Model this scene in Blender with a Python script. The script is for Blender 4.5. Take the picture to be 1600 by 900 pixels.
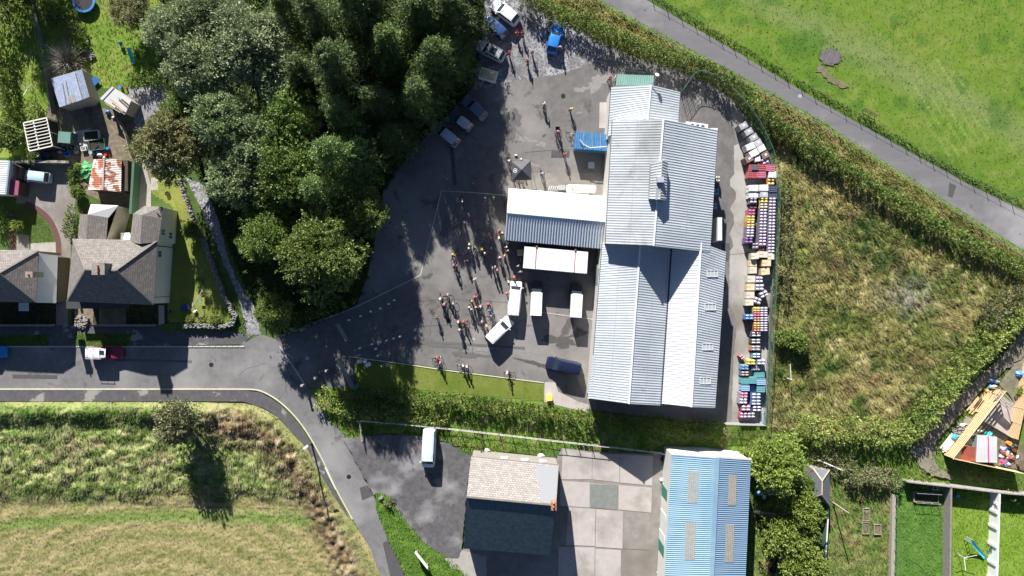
import bpy, math, random
import numpy as np
from mathutils import Vector, Matrix
random.seed(7); RNG = np.random.RandomState(11)
for o in list(bpy.data.objects): bpy.data.objects.remove(o)
scene = bpy.context.scene
C = scene.collection
PI = math.pi
# ---------------------------------------------------------------- camera, sky, sun, exposure
CAM_H = 100.0
cd = bpy.data.cameras.new('camera'); cd.lens = 24; cd.sensor_width = 36; cd.clip_end = 4000; cd.clip_start = 1
cam = bpy.data.objects.new('camera', cd); C.objects.link(cam); cam.location = (0, 0, CAM_H); scene.camera = cam
SUN_EL = math.radians(27.0); SUN_AZ = math.radians(-14.6)            # azimuth from +Y towards +X
sdir = Vector((math.sin(SUN_AZ)*math.cos(SUN_EL), math.cos(SUN_AZ)*math.cos(SUN_EL), math.sin(SUN_EL)))
world = bpy.data.worlds.new('World'); scene.world = world; world.use_nodes = True
wn = world.node_tree; sky = wn.nodes.new('ShaderNodeTexSky'); sky.sky_type = 'NISHITA'; sky.sun_disc = False
sky.sun_elevation = SUN_EL; sky.sun_rotation = SUN_AZ % (2*PI); sky.air_density = 0.5; sky.dust_density = 0.4; sky.ozone_density = 2.5
bg = wn.nodes['Background']; bg.inputs[1].default_value = 0.056; wn.links.new(sky.outputs[0], bg.inputs[0])
sl = bpy.data.lights.new('sun', 'SUN'); sl.energy = 5.0; sl.angle = math.radians(0.5); sl.color = (1.0, 0.96, 0.90)
so = bpy.data.objects.new('sun', sl); C.objects.link(so); so.rotation_euler = sdir.to_track_quat('Z', 'Y').to_euler(); so.location = (0, 0, 150)
vs = scene.view_settings; vs.view_transform = 'Standard'; vs.look = 'None'; vs.gamma = 1; vs.use_curve_mapping = False; vs.exposure = 1.2
scene.render.engine = 'CYCLES'; scene.cycles.max_bounces = 4; scene.cycles.diffuse_bounces = 2; scene.cycles.transparent_max_bounces = 4
scene.cycles.glossy_bounces = 2; scene.cycles.transmission_bounces = 2
# ---------------------------------------------------------------- helpers
def P(px, py, z=0.0):
    s = 0.09375*(CAM_H-z)/CAM_H
    return Vector(((px-800)*s, (450-py)*s, z))
def tag(o, label=None, cat=None, group=None, kind=None):
    if label: o['label'] = label
    if cat: o['category'] = cat
    if group: o['group'] = group
    if kind: o['kind'] = kind
    return o
def empty(name, loc=(0, 0, 0), rz=0, label=None, cat=None, group=None):
    o = bpy.data.objects.new(name, None); C.objects.link(o); o.location = loc; o.rotation_euler = (0, 0, rz); o.empty_display_size = .3
    return tag(o, label, cat, group)
class MB:
    def __init__(s): s.v = []; s.f = []; s.m = []; s.uv = {}
    def add(s, vs, fs, mat=0):
        b = len(s.v); s.v += [tuple(x) for x in vs]
        for f in fs: s.f.append(tuple(i+b for i in f)); s.m.append(mat)
        return s
    def box(s, c, d, rz=0, mat=0, rot=None, taper=1.0):
        hx, hy, hz = d[0]/2, d[1]/2, d[2]/2
        pts = []
        for sz, t in ((-1, 1), (1, taper)):
            for sx, sy in ((-1, -1), (1, -1), (1, 1), (-1, 1)): pts.append(Vector((sx*hx*t, sy*hy*t, sz*hz)))
        R = rot if rot is not None else Matrix.Rotation(rz, 3, 'Z')
        pts = [R @ p + Vector(c) for p in pts]
        return s.add(pts, [(3, 2, 1, 0), (4, 5, 6, 7), (0, 1, 5, 4), (1, 2, 6, 5), (2, 3, 7, 6), (3, 0, 4, 7)], mat)
    def cyl(s, a, b, r0, r1=None, n=8, mat=0, caps=True):
        a = Vector(a); b = Vector(b); r1 = r0 if r1 is None else r1
        d = (b-a)
        if d.length < 1e-6: return s
        q = d.to_track_quat('Z', 'Y').to_matrix(); pts = []
        for p, r in ((a, r0), (b, r1)):
            for i in range(n):
                t = 2*PI*i/n; pts.append(p + q @ Vector((math.cos(t)*r, math.sin(t)*r, 0)))
        fs = [(i, (i+1) % n, n+(i+1) % n, n+i) for i in range(n)]
        if caps: fs += [tuple(range(n-1, -1, -1)), tuple(range(n, 2*n))]
        return s.add(pts, fs, mat)
    def beam(s, a, b, w, h=None, mat=0):
        a = Vector(a); b = Vector(b); h = h or w; d = b-a
        x = d.normalized(); y = Vector((0, 0, 1)).cross(x)
        if y.length < 1e-3: y = Vector((0, 1, 0))
        y.normalize(); z = x.cross(y)
        pts = [p + y*(sy*w/2) + z*(sz*h/2) for p in (a, b) for sy, sz in ((-1, -1), (1, -1), (1, 1), (-1, 1))]
        return s.add(pts, [(3, 2, 1, 0), (4, 5, 6, 7), (0, 1, 5, 4), (1, 2, 6, 5), (2, 3, 7, 6), (3, 0, 4, 7)], mat)
    def prism(s, pts, z0, z1, mat=0, top=None):
        n = len(pts); lo = [(p[0], p[1], z0) for p in pts]; hi = [(p[0], p[1], z1) for p in (top or pts)]
        return s.add(lo+hi, [tuple(range(n-1, -1, -1)), tuple(range(n, 2*n))] + [(i, (i+1) % n, n+(i+1) % n, n+i) for i in range(n)], mat)
    def ball(s, c, r, n=8, m=5, mat=0, jit=0, zmin=-1, rnd=random):
        r = r if hasattr(r, '__len__') else (r, r, r); pts = []; c = Vector(c)
        for j in range(m+1):
            ph = PI*j/m
            for i in range(n):
                t = 2*PI*i/n; k = 1+jit*(rnd.random()-.5)
                pts.append(c+Vector((r[0]*k*math.sin(ph)*math.cos(t), r[1]*k*math.sin(ph)*math.sin(t), max(zmin, math.cos(ph))*r[2]*k)))
        fs = [(j*n+i, (j+1)*n+i, (j+1)*n+(i+1) % n, j*n+(i+1) % n) for j in range(m) for i in range(n)]
        return s.add(pts, fs, mat)
    def tube(s, pts, r, n=6, mat=0):
        for a, b in zip(pts[:-1], pts[1:]): s.cyl(a, b, r, r, n, mat)
        return s
    def poly(s, pts, mat=0): return s.add(pts, [tuple(range(len(pts)))], mat)
    def slab(s, pts, n, t, mat=0):                                     # planar polygon with thickness t along -n
        k = len(pts); lo = [Vector(p)-n*t for p in pts]
        return s.add([Vector(p) for p in pts]+lo, [tuple(range(k)), tuple(range(2*k-1, k-1, -1))]+[(i, k+i, k+(i+1) % k, (i+1) % k) for i in range(k)], mat)
    def build(s, name, mats, parent=None, smooth=False, loc=None, uv=None):
        me = bpy.data.meshes.new(name); me.from_pydata(s.v, [], s.f)
        if not isinstance(mats, (list, tuple)): mats = [mats]
        for m in mats: me.materials.append(m)
        if len(mats) > 1: me.polygons.foreach_set('material_index', s.m)
        if smooth: me.polygons.foreach_set('use_smooth', [True]*len(s.f))
        if uv:
            l = me.uv_layers.new(name='UVMap')
            for p in me.polygons:
                for li in p.loop_indices: l.data[li].uv = uv(me.vertices[me.loops[li].vertex_index].co, p)
        me.update()
        o = bpy.data.objects.new(name, me); C.objects.link(o)
        if parent: o.parent = parent
        if loc: o.location = loc
        return o
def copy_tree(o, parent=None, mats=None):
    c = o.copy(); C.objects.link(c); c.parent = parent
    k = o.name.split('.')[0]
    if mats and k in mats and c.type == 'MESH':
        c.material_slots[0].link = 'OBJECT'; c.material_slots[0].material = mats[k]
    for ch in list(o.children): copy_tree(ch, c, mats)
    return c
def paint(o, mats):
    k = o.name.split('.')[0]
    if k in mats and o.type == 'MESH':
        o.material_slots[0].link = 'OBJECT'; o.material_slots[0].material = mats[k]
    for ch in o.children: paint(ch, mats)
# ---------------------------------------------------------------- materials
def _n(nt, t, **kw):
    n = nt.nodes.new(t)
    for k, v in kw.items(): setattr(n, k, v)
    return n
def mk(name, c1, c2=None, scale=3.0, rough=.85, metal=0.0, bump=0.0, bscale=None, c3=None, s3=.12, t3=(.45, .62), spec=.3, co='Object', detail=6, voro=0, stretch=None, dist=.06, c4_=None, s4=.3, t4=(.6, .64)):
    m = bpy.data.materials.new(name); m.use_nodes = True; nt = m.node_tree; b = nt.nodes['Principled BSDF']
    b.inputs['Roughness'].default_value = rough; b.inputs['Metallic'].default_value = metal; b.inputs['Specular IOR Level'].default_value = spec
    def c4(c): return (c[0], c[1], c[2], 1)
    b.inputs['Base Color'].default_value = c4(c1); m.diffuse_color = c4(c1)
    if c2 is None and not bump: return m
    tc = _n(nt, 'ShaderNodeTexCoord'); src = tc.outputs[co]
    if stretch:
        mp = _n(nt, 'ShaderNodeMapping'); mp.inputs['Scale'].default_value = stretch[:3]
        if len(stretch) > 3: mp.inputs['Rotation'].default_value = (0, 0, stretch[3])
        nt.links.new(src, mp.inputs[0]); src = mp.outputs[0]
    if c2 is not None:
        if voro:
            ns = _n(nt, 'ShaderNodeTexVoronoi'); ns.inputs['Scale'].default_value = scale; nt.links.new(src, ns.inputs['Vector']); sep = _n(nt, 'ShaderNodeSeparateColor'); nt.links.new(ns.outputs['Color'], sep.inputs[0]); f = sep.outputs[0]; lo, hi = .1, .9
        else:
            ns = _n(nt, 'ShaderNodeTexNoise'); ns.inputs['Scale'].default_value = scale; ns.inputs['Detail'].default_value = detail; ns.inputs['Roughness'].default_value = .65; nt.links.new(src, ns.inputs['Vector']); f = ns.outputs[0]; lo, hi = .33, .67
        mr = _n(nt, 'ShaderNodeMapRange'); mr.inputs[1].default_value = lo; mr.inputs[2].default_value = hi; nt.links.new(f, mr.inputs[0])
        mx = _n(nt, 'ShaderNodeMix', data_type='RGBA'); mx.inputs[6].default_value = c4(c1); mx.inputs[7].default_value = c4(c2); nt.links.new(mr.outputs[0], mx.inputs[0]); out = mx.outputs[2]
        if c3 is not None:
            n3 = _n(nt, 'ShaderNodeTexNoise'); n3.inputs['Scale'].default_value = s3; n3.inputs['Detail'].default_value = 5; n3.inputs['Roughness'].default_value = .6; nt.links.new(tc.outputs[co], n3.inputs['Vector'])
            r3 = _n(nt, 'ShaderNodeMapRange'); r3.inputs[1].default_value = t3[0]; r3.inputs[2].default_value = t3[1]; nt.links.new(n3.outputs[0], r3.inputs[0])
            m3 = _n(nt, 'ShaderNodeMix', data_type='RGBA'); m3.inputs[7].default_value = c4(c3); nt.links.new(r3.outputs[0], m3.inputs[0]); nt.links.new(out, m3.inputs[6]); out = m3.outputs[2]
        if c4_ is not None:
            n3 = _n(nt, 'ShaderNodeTexNoise'); n3.inputs['Scale'].default_value = s4; n3.inputs['Detail'].default_value = 7; n3.inputs['Roughness'].default_value = .7; n3.inputs['Distortion'].default_value = .6; mp4 = _n(nt, 'ShaderNodeMapping'); mp4.inputs['Location'].default_value = (37, 11, 0); nt.links.new(tc.outputs[co], mp4.inputs[0]); nt.links.new(mp4.outputs[0], n3.inputs['Vector'])
            r3 = _n(nt, 'ShaderNodeMapRange'); r3.inputs[1].default_value = t4[0]; r3.inputs[2].default_value = t4[1]; r3.inputs[4].default_value = .85; nt.links.new(n3.outputs[0], r3.inputs[0])
            m3 = _n(nt, 'ShaderNodeMix', data_type='RGBA'); m3.inputs[7].default_value = c4(c4_); nt.links.new(r3.outputs[0], m3.inputs[0]); nt.links.new(out, m3.inputs[6]); out = m3.outputs[2]
        nt.links.new(out, b.inputs['Base Color'])
    if bump:
        nb = _n(nt, 'ShaderNodeTexNoise'); nb.inputs['Scale'].default_value = bscale or scale*3; nb.inputs['Detail'].default_value = 4; nt.links.new(src, nb.inputs['Vector'])
        bp = _n(nt, 'ShaderNodeBump'); bp.inputs['Strength'].default_value = bump; bp.inputs['Distance'].default_value = dist; nt.links.new(nb.outputs[0], bp.inputs['Height']); nt.links.new(bp.outputs[0], b.inputs['Normal'])
    return m
def leafmat(name, trans=.25, rough=.5, spec=.35):
    m = bpy.data.materials.new(name); m.use_nodes = True; nt = m.node_tree; b = nt.nodes['Principled BSDF']
    at = _n(nt, 'ShaderNodeAttribute', attribute_name='Col'); oi = _n(nt, 'ShaderNodeObjectInfo')
    hs = _n(nt, 'ShaderNodeHueSaturation'); mr = _n(nt, 'ShaderNodeMapRange'); mr.inputs[3].default_value = .8; mr.inputs[4].default_value = 1.2
    nt.links.new(oi.outputs['Random'], mr.inputs[0]); nt.links.new(mr.outputs[0], hs.inputs['Value']); nt.links.new(at.outputs[0], hs.inputs['Color'])
    nt.links.new(hs.outputs[0], b.inputs['Base Color']); b.inputs['Roughness'].default_value = rough; b.inputs['Specular IOR Level'].default_value = spec
    tr = _n(nt, 'ShaderNodeBsdfTranslucent'); nt.links.new(hs.outputs[0], tr.inputs[0]); mx = _n(nt, 'ShaderNodeMixShader'); mx.inputs[0].default_value = trans
    nt.links.new(b.outputs[0], mx.inputs[1]); nt.links.new(tr.outputs[0], mx.inputs[2]); nt.links.new(mx.outputs[0], nt.nodes['Material Output'].inputs[0])
    return m
def tilemat(name, ca, cb, cm, w=.35, h=.25, rough=.7, lich=None, bumps=.5, mort=.012, lt=(.52, .68)):
    m = bpy.data.materials.new(name); m.use_nodes = True; nt = m.node_tree; b = nt.nodes['Principled BSDF']; b.inputs['Roughness'].default_value = rough; b.inputs['Specular IOR Level'].default_value = .25
    tc = _n(nt, 'ShaderNodeTexCoord'); br = _n(nt, 'ShaderNodeTexBrick'); nt.links.new(tc.outputs['UV'], br.inputs['Vector'])
    br.inputs['Scale'].default_value = 1; br.inputs['Brick Width'].default_value = w; br.inputs['Row Height'].default_value = h; br.inputs['Mortar Size'].default_value = mort; br.inputs['Mortar Smooth'].default_value = .3; br.inputs['Bias'].default_value = 0
    br.inputs['Color1'].default_value = (*ca, 1); br.inputs['Color2'].default_value = (*cb, 1); br.inputs['Mortar'].default_value = (*cm, 1); out = br.outputs['Color']
    if lich:
        n3 = _n(nt, 'ShaderNodeTexNoise'); n3.inputs['Scale'].default_value = 1.3; n3.inputs['Detail'].default_value = 8; n3.inputs['Roughness'].default_value = .75; nt.links.new(tc.outputs['Object'], n3.inputs['Vector'])
        r3 = _n(nt, 'ShaderNodeMapRange'); r3.inputs[1].default_value = lt[0]; r3.inputs[2].default_value = lt[1]; r3.inputs[4].default_value = .75; nt.links.new(n3.outputs[0], r3.inputs[0])
        m3 = _n(nt, 'ShaderNodeMix', data_type='RGBA'); m3.inputs[7].default_value = (*lich, 1); nt.links.new(r3.outputs[0], m3.inputs[0]); nt.links.new(out, m3.inputs[6]); out = m3.outputs[2]
    nt.links.new(out, b.inputs['Base Color'])
    bp = _n(nt, 'ShaderNodeBump'); bp.inputs['Strength'].default_value = bumps; bp.inputs['Distance'].default_value = .03; bp.invert = True; nt.links.new(br.outputs['Fac'], bp.inputs['Height']); nt.links.new(bp.outputs[0], b.inputs['Normal'])
    return m
M = {}
M['asphalt'] = mk('asphalt', (.105, .10, .10), (.145, .138, .135), 1.2, .9, bump=.35, bscale=25, c3=(.20, .19, .185), s3=.09, t3=(.50, .70), dist=.02)
M['yard'] = mk('yard_asphalt', (.12, .115, .113), (.165, .158, .153), .9, .9, bump=.5, bscale=14, c3=(.235, .222, .21), s3=.06, t3=(.47, .62), dist=.03, c4_=(.085, .08, .078), s4=.28, t4=(.585, .66))
M['road'] = mk('road_asphalt', (.14, .137, .138), (.18, .176, .177), 1.3, .9, bump=.5, bscale=16, c3=(.25, .245, .24), s3=.10, t3=(.48, .66), dist=.03, c4_=(.11, .106, .105), s4=.35, t4=(.6, .66))
M['lane'] = mk('lane_asphalt', (.14, .138, .145), (.175, .17, .175), .6, .9, bump=.3, bscale=16, c4_=(.10, .098, .10), s4=.3, t4=(.62, .68), c3=(.27, .265, .27), s3=.07, t3=(.5, .64), stretch=(.25, 1.2, 1, math.radians(31)), dist=.02)
M['drive'] = mk('worn_tarmac', (.07, .068, .072), (.13, .125, .13), 1.5, .9, bump=.4, bscale=18, c3=(.25, .24, .245), s3=.22, t3=(.5, .68), dist=.03)
M['pavement'] = mk('pavement_tarmac', (.075, .073, .08), (.11, .105, .11), 1.4, .9, bump=.3, bscale=20, c3=(.26, .25, .24), s3=.25, t3=(.56, .6), dist=.02)
M['patch'] = mk('tarmac_patch', (.07, .068, .07), (.09, .088, .09), 2, .9)
M['concrete'] = mk('concrete', (.39, .355, .33), (.45, .41, .385), 1.2, .85, bump=.3, bscale=12, c3=(.28, .25, .23), s3=.25, t3=(.48, .68), c4_=(.15, .13, .11), s4=.8, t4=(.68, .74))
M['concrete_dark'] = mk('stained_concrete', (.20, .185, .165), (.28, .26, .24), .8, .85, bump=.2, bscale=9, c3=(.17, .15, .13), s3=.16, t3=(.45, .7))
M['apron'] = mk('apron_concrete', (.33, .315, .30), (.39, .375, .355), .5, .85, bump=.1, bscale=9, c3=(.2, .18, .15), s3=.09, t3=(.46, .62), stretch=(1, .35, 1), c4_=(.2, .18, .155), s4=.3, t4=(.64, .74))
M['slabs'] = mk('paving_slabs', (.38, .35, .32), (.3, .28, .26), 1.5, .85, bump=.2, bscale=8)
M['gravel'] = mk('gravel', (.12, .12, .135), (.40, .39, .40), 5.0, .95, bump=.9, bscale=9, voro=1, c3=(.22, .22, .24), s3=.25, t3=(.45, .7), dist=.06)
M['gravel_dark'] = mk('stony_tarmac', (.12, .12, .13), (.40, .39, .41), 4.5, .95, bump=.9, bscale=9, voro=1, c3=(.14, .135, .14), s3=.2, t3=(.42, .62), dist=.06)
M['dirt'] = mk('bare_dirt', (.13, .10, .07), (.24, .20, .15), 1.5, .95, bump=.6, bscale=6, c3=(.12, .13, .06), s3=.4, t3=(.5, .65))
M['track'] = mk('track_dirt', (.17, .15, .115), (.27, .24, .19), 1.2, .95, bump=.5, bscale=7, c3=(.12, .13, .06), s3=.2, t3=(.52, .68))
M['soil'] = mk('woodland_soil', (.03, .026, .018), (.05, .05, .025), 1.5, 1, bump=.7, bscale=4)
M['grass_base'] = mk('grass_base', (.045, .085, .018), (.085, .14, .03), .6, .95, bump=.7, bscale=5)
M['turf'] = leafmat('grass_turf', .0, .9, .1)
M['blade'] = leafmat('grass_blade', .3, .7, .2)
M['leaf'] = leafmat('leaf', .22, .5, .35)
M['ridge'] = mk('ridge_tile', (.16, .145, .135), (.24, .22, .20), 4, .9)
M['bark'] = mk('bark', (.10, .08, .06), (.18, .16, .13), 6, .9, bump=.6, bscale=14)
M['twig'] = mk('bare_twig', (.33, .30, .25), (.45, .41, .35), 6, .9)
M['roof_west'] = mk('grey_roof_sheet', (.40, .435, .47), (.46, .495, .525), .25, .55, .0, spec=.3, c3=(.35, .385, .42), s3=.1, t3=(.45, .6), stretch=(.3, 2.5, 1), c4_=(.29, .30, .30), s4=.7, t4=(.58, .7))
M['roof_mid'] = mk('weathered_roof_sheet', (.31, .335, .36), (.42, .445, .465), .35, .55, .0, spec=.3, c3=(.24, .25, .255), s3=.12, t3=(.46, .62), stretch=(.35, 2.5, 1), c4_=(.20, .205, .20), s4=.5, t4=(.58, .7))
M['roof_pale'] = mk('pale_roof_sheet', (.56, .57, .58), (.63, .64, .65), .3, .5, .0, spec=.3, c3=(.50, .51, .52), s3=.15, t3=(.45, .65), stretch=(.3, 2, 1))
M['roof_white'] = mk('white_roof_sheet', (.62, .64, .66), (.68, .70, .71), .3, .5)
M['roof_shed_shade'] = mk('shaded_roof_sheet', (.56, .62, .68), (.62, .67, .72), .3, .5)  # south slope copy of the white sheet, bluer to suggest grazing light
M['roof_blue'] = mk('blue_roof_sheet', (.185, .31, .39), (.24, .365, .44), .35, .6, c3=(.17, .29, .40), s3=.15, t3=(.45, .62), stretch=(.2, 3.5, 1), c4_=(.33, .42, .47), s4=.9, t4=(.6, .72))
M['roof_green'] = mk('green_roof_sheet', (.11, .22, .19), (.15, .27, .24), .5, .6)
M['clad'] = mk('wall_cladding', (.55, .54, .50), (.62, .6, .56), 1, .7)
M['flash'] = mk('ridge_flashing', (.60, .65, .70), (.66, .70, .75), 1, .5)
M['rooflight'] = mk('rooflight_panel', (.26, .25, .22), (.36, .34, .30), 3, .5)
M['skyl'] = mk('grp_rooflight', (.42, .46, .46), (.5, .53, .52), 3, .4)
M['gutter'] = mk('dark_gutter', (.05, .05, .055))
M['render_cream'] = mk('cream_render', (.82, .80, .60), (.85, .83, .66), 1, .9)
M['render_grey'] = mk('grey_render', (.20, .18, .16), (.28, .26, .23), 2, .9, bump=.3, bscale=12)
M['stone'] = mk('rubble_stone', (.13, .12, .10), (.34, .32, .29), 3.5, .95, bump=.9, bscale=5, voro=1)
M['stone_pale'] = mk('pale_stone', (.17, .16, .145), (.36, .345, .32), 3, .95, bump=.5)
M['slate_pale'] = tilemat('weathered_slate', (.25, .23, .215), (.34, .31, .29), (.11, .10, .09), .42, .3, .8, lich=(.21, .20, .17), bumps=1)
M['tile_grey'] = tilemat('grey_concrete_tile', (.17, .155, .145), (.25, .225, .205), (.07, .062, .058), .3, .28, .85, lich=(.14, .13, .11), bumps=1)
M['slate_shade'] = tilemat('shaded_slate', (.05, .08, .10), (.08, .115, .14), (.025, .035, .045), .42, .3, .5, lich=(.09, .13, .13), bumps=.7)  # south slope slates darkened in colour for the lack of sun
M['pantile'] = tilemat('blue_grey_tile', (.30, .36, .50), (.42, .48, .62), (.14, .17, .26), .26, .22, .55, bumps=.9)
M['paver'] = tilemat('red_brick_paver', (.20, .07, .05), (.26, .10, .07), (.12, .06, .05), .4, .2)
M['terrafelt'] = mk('rusted_tin', (.30, .09, .05), (.44, .17, .10), 3, .9, c3=(.62, .54, .5), s3=.7, t3=(.5, .56))
M['tinpale'] = mk('flaking_tin', (.66, .60, .55), (.72, .68, .63), 3, .85, c3=(.34, .13, .08), s3=1.1, t3=(.5, .54), stretch=(1, 1, 1))
M['felt_white'] = mk('white_flat_roof', (.55, .55, .56), (.62, .62, .64), .6, .7)
M['wood'] = mk('sawn_timber', (.55, .38, .21), (.68, .50, .30), 3, .8)
M['wood_grey'] = mk('weathered_timber', (.26, .23, .19), (.38, .34, .29), 5, .9)
M['wood_dark'] = mk('creosoted_timber', (.06, .045, .035), (.10, .08, .06), 5, .9)
M['wood_white'] = mk('white_painted_timber', (.66, .64, .58), (.74, .72, .66), 5, .8)
M['galv'] = mk('galvanised_steel', (.38, .40, .41), (.45, .47, .48), 4, .5, .3)
M['fence_green'] = mk('green_steel', (.07, .14, .10))
M['teal_paint'] = mk('teal_paint', (.05, .20, .15))
M['white'] = mk('white_paint', (.78, .78, .77), rough=.35, spec=.5)
M['offwhite'] = mk('dirty_white', (.62, .62, .60), (.72, .72, .70), 1.2, .6)
M['cont'] = mk('container_white', (.68, .69, .72), (.74, .75, .77), .8, .6, c3=(.52, .54, .58), s3=.3, t3=(.5, .7))
M['black'] = mk('black_rubber', (.015, .015, .016), rough=.7)
M['darkcloth'] = mk('black_fabric', (.035, .036, .04), rough=.85)
M['glass'] = mk('car_glass', (.02, .03, .04), rough=.08, spec=.6)
M['winglass'] = mk('window_glass', (.10, .16, .24), rough=.1, spec=.6)
M['chrome'] = mk('alloy', (.45, .45, .46), rough=.3, metal=.8)
M['lamp_glass'] = mk('lamp_glass', (.7, .7, .68), rough=.2)
M['red_glass'] = mk('red_lamp_glass', (.4, .02, .02), rough=.2)
M['skin'] = mk('skin', (.30, .175, .13), rough=.6)
M['hair'] = mk('hair', (.05, .035, .025))
M['linewhite'] = mk('road_marking_white', (.66, .65, .60), (.5, .49, .45), 4, .8)
M['kerb'] = mk('kerb_stone', (.44, .43, .40), (.54, .52, .48), 2, .9)
M['kerb_y'] = mk('pale_kerb', (.50, .46, .34), (.64, .60, .46), 3, .9)
def flat(name, c, r=.6, spec=.3):
    if name not in M: M[name] = mk(name, c, rough=r, spec=spec)
    return M[name]
COL = {'red': (.55, .03, .05), 'pink': (.72, .10, .25), 'magenta': (.5, .05, .25), 'blue': (.06, .22, .60), 'sky blue': (.22, .48, .75), 'navy': (.03, .05, .16), 'white': (.78, .78, .78), 'black': (.02, .02, .022), 'yellow': (.80, .66, .10), 'lime': (.55, .78, .12), 'green': (.08, .35, .12), 'neon green': (.35, .85, .15), 'orange': (.8, .32, .05), 'purple': (.25, .10, .40), 'lilac': (.50, .46, .66), 'grey': (.35, .36, .38), 'tan': (.62, .45, .26), 'maroon': (.22, .03, .05), 'teal': (.05, .40, .45), 'cyan': (.05, .62, .72), 'brown': (.20, .10, .06), 'silver': (.45, .48, .52), 'cream': (.7, .66, .5)}
def cloth(c): return flat('cloth_'+c.replace(' ', '_'), COL[c], .8)
def plastic(c): return flat('plastic_'+c.replace(' ', '_'), COL[c], .35, .5)
# ---------------------------------------------------------------- numpy utilities
def hsh(ix, iy, s):
    n = (ix.astype(np.int64)*374761393 + iy.astype(np.int64)*668265263 + s*974634533) & 0x7fffffff
    n = ((n ^ (n >> 13))*1274126177) & 0x7fffffff
    return ((n ^ (n >> 16)) & 0xffff)/65535.0
def vn(x, y, sc, s=0):
    x = x/sc; y = y/sc; ix = np.floor(x); iy = np.floor(y); fx = x-ix; fy = y-iy; fx = fx*fx*(3-2*fx); fy = fy*fy*(3-2*fy)
    a = hsh(ix, iy, s); b = hsh(ix+1, iy, s); c = hsh(ix, iy+1, s); d = hsh(ix+1, iy+1, s)
    return (a*(1-fx)+b*fx)*(1-fy)+(c*(1-fx)+d*fx)*fy
def fbm(x, y, sc, s=0, o=3): return sum(vn(x, y, sc/2**i, s+i)*.5**i for i in range(o))/sum(.5**i for i in range(o))
def inpoly(x, y, poly):
    r = np.zeros(x.shape, bool); n = len(poly)
    for i in range(n):
        x0, y0 = poly[i][0], poly[i][1]; x1, y1 = poly[(i+1) % n][0], poly[(i+1) % n][1]
        if y0 == y1: continue
        r ^= ((y0 > y) != (y1 > y)) & (x < (x1-x0)*(y-y0)/(y1-y0)+x0)
    return r
def dpoly(x, y, poly, closed=True):
    d = np.full(x.shape, 1e9); n = len(poly)
    for i in range(n if closed else n-1):
        x0, y0 = poly[i][0], poly[i][1]; x1, y1 = poly[(i+1) % n][0], poly[(i+1) % n][1]
        L = (x1-x0)**2+(y1-y0)**2+1e-9; t = np.clip(((x-x0)*(x1-x0)+(y-y0)*(y1-y0))/L, 0, 1)
        d = np.minimum(d, np.hypot(x-x0-t*(x1-x0), y-y0-t*(y1-y0)))
    return d
def cm(pts, n=6, closed=False):
    out = []; k = len(pts)
    for i in range(k if closed else k-1):
        g = (lambda j: pts[j % k]) if closed else (lambda j: pts[min(max(j, 0), k-1)])
        p0, p1, p2, p3 = g(i-1), g(i), g(i+1), g(i+2)
        for j in range(n):
            t = j/n
            out.append(tuple(.5*(2*p1[a]+(p2[a]-p0[a])*t+(2*p0[a]-5*p1[a]+4*p2[a]-p3[a])*t*t+(3*p1[a]-p0[a]-3*p2[a]+p3[a])*t**3) for a in (0, 1)))
    if not closed: out.append(tuple(pts[-1]))
    return out
def npmesh(name, V, F, mats, col=None, parent=None, smooth=False):
    V = np.asarray(V, np.float32); F = np.asarray(F, np.int32); k = F.shape[1]; me = bpy.data.meshes.new(name)
    me.vertices.add(len(V)); me.vertices.foreach_set('co', V.ravel()); me.loops.add(F.size); me.loops.foreach_set('vertex_index', F.ravel())
    me.polygons.add(len(F)); me.polygons.foreach_set('loop_start', np.arange(0, F.size, k, dtype=np.int32))
    if smooth: me.polygons.foreach_set('use_smooth', np.ones(len(F), bool))
    me.update(calc_edges=True)
    if col is not None:
        a = me.color_attributes.new('Col', 'FLOAT_COLOR', 'POINT'); c = np.ones((len(V), 4), np.float32); c[:, :3] = col; a.data.foreach_set('color', c.ravel())
    me.materials.append(mats); me.validate()
    o = bpy.data.objects.new(name, me); C.objects.link(o)
    if parent: o.parent = parent
    return o
def mixc(t, a, b): t = np.clip(t, 0, 1)[:, None]; return np.asarray(a)*(1-t)+np.asarray(b)*t
# ---------------------------------------------------------------- ground builders
def sheet(name, pts, z, mat, jit=0, px=True, seed=1):
    q = [P(*p) for p in pts] if px else [Vector((p[0], p[1], 0)) for p in pts]
    if jit:
        r = random.Random(seed); o = []
        for a, b in zip(q, q[1:]+q[:1]):
            n = max(1, int((b-a).length/.45))
            for i in range(n): o.append(a.lerp(b, i/n)+Vector(((r.random()-.5)*jit, (r.random()-.5)*jit, 0)))
        q = o
    me = bpy.data.meshes.new(name); me.from_pydata([(p.x, p.y, z) for p in q], [], [tuple(range(len(q)))]); me.materials.append(mat); me.update()
    if me.polygons[0].normal.z < 0: me.flip_normals()
    o = bpy.data.objects.new(name, me); C.objects.link(o); o['kind'] = 'structure'; return o
def ribbon(pts, w, z0, z1, mb=None, off=0):
    q = [P(*p) for p in pts]; mb = mb or MB(); L = []; R = []
    for i, p in enumerate(q):
        d = (q[min(i+1, len(q)-1)]-q[max(i-1, 0)]).normalized(); n = Vector((-d.y, d.x, 0)); L.append(p+n*(off+w/2)); R.append(p+n*(off-w/2))
    n = len(q); V = [(a.x, a.y, z) for z in (z0, z1) for s in (L, R) for a in s]; F = []
    for i in range(n-1): F += [(2*n+i, 2*n+i+1, 3*n+i+1, 3*n+i)[::-1], (i, i+1, 2*n+i+1, 2*n+i)[::-1], (n+i, n+i+1, 3*n+i+1, 3*n+i)]
    F += [(0, n, 3*n, 2*n), (n-1, 2*n-1, 4*n-1, 3*n-1)[::-1]]
    return mb.add(V, F)
def pxy(x, y): return x/.09375+800, 450-y/.09375
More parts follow.
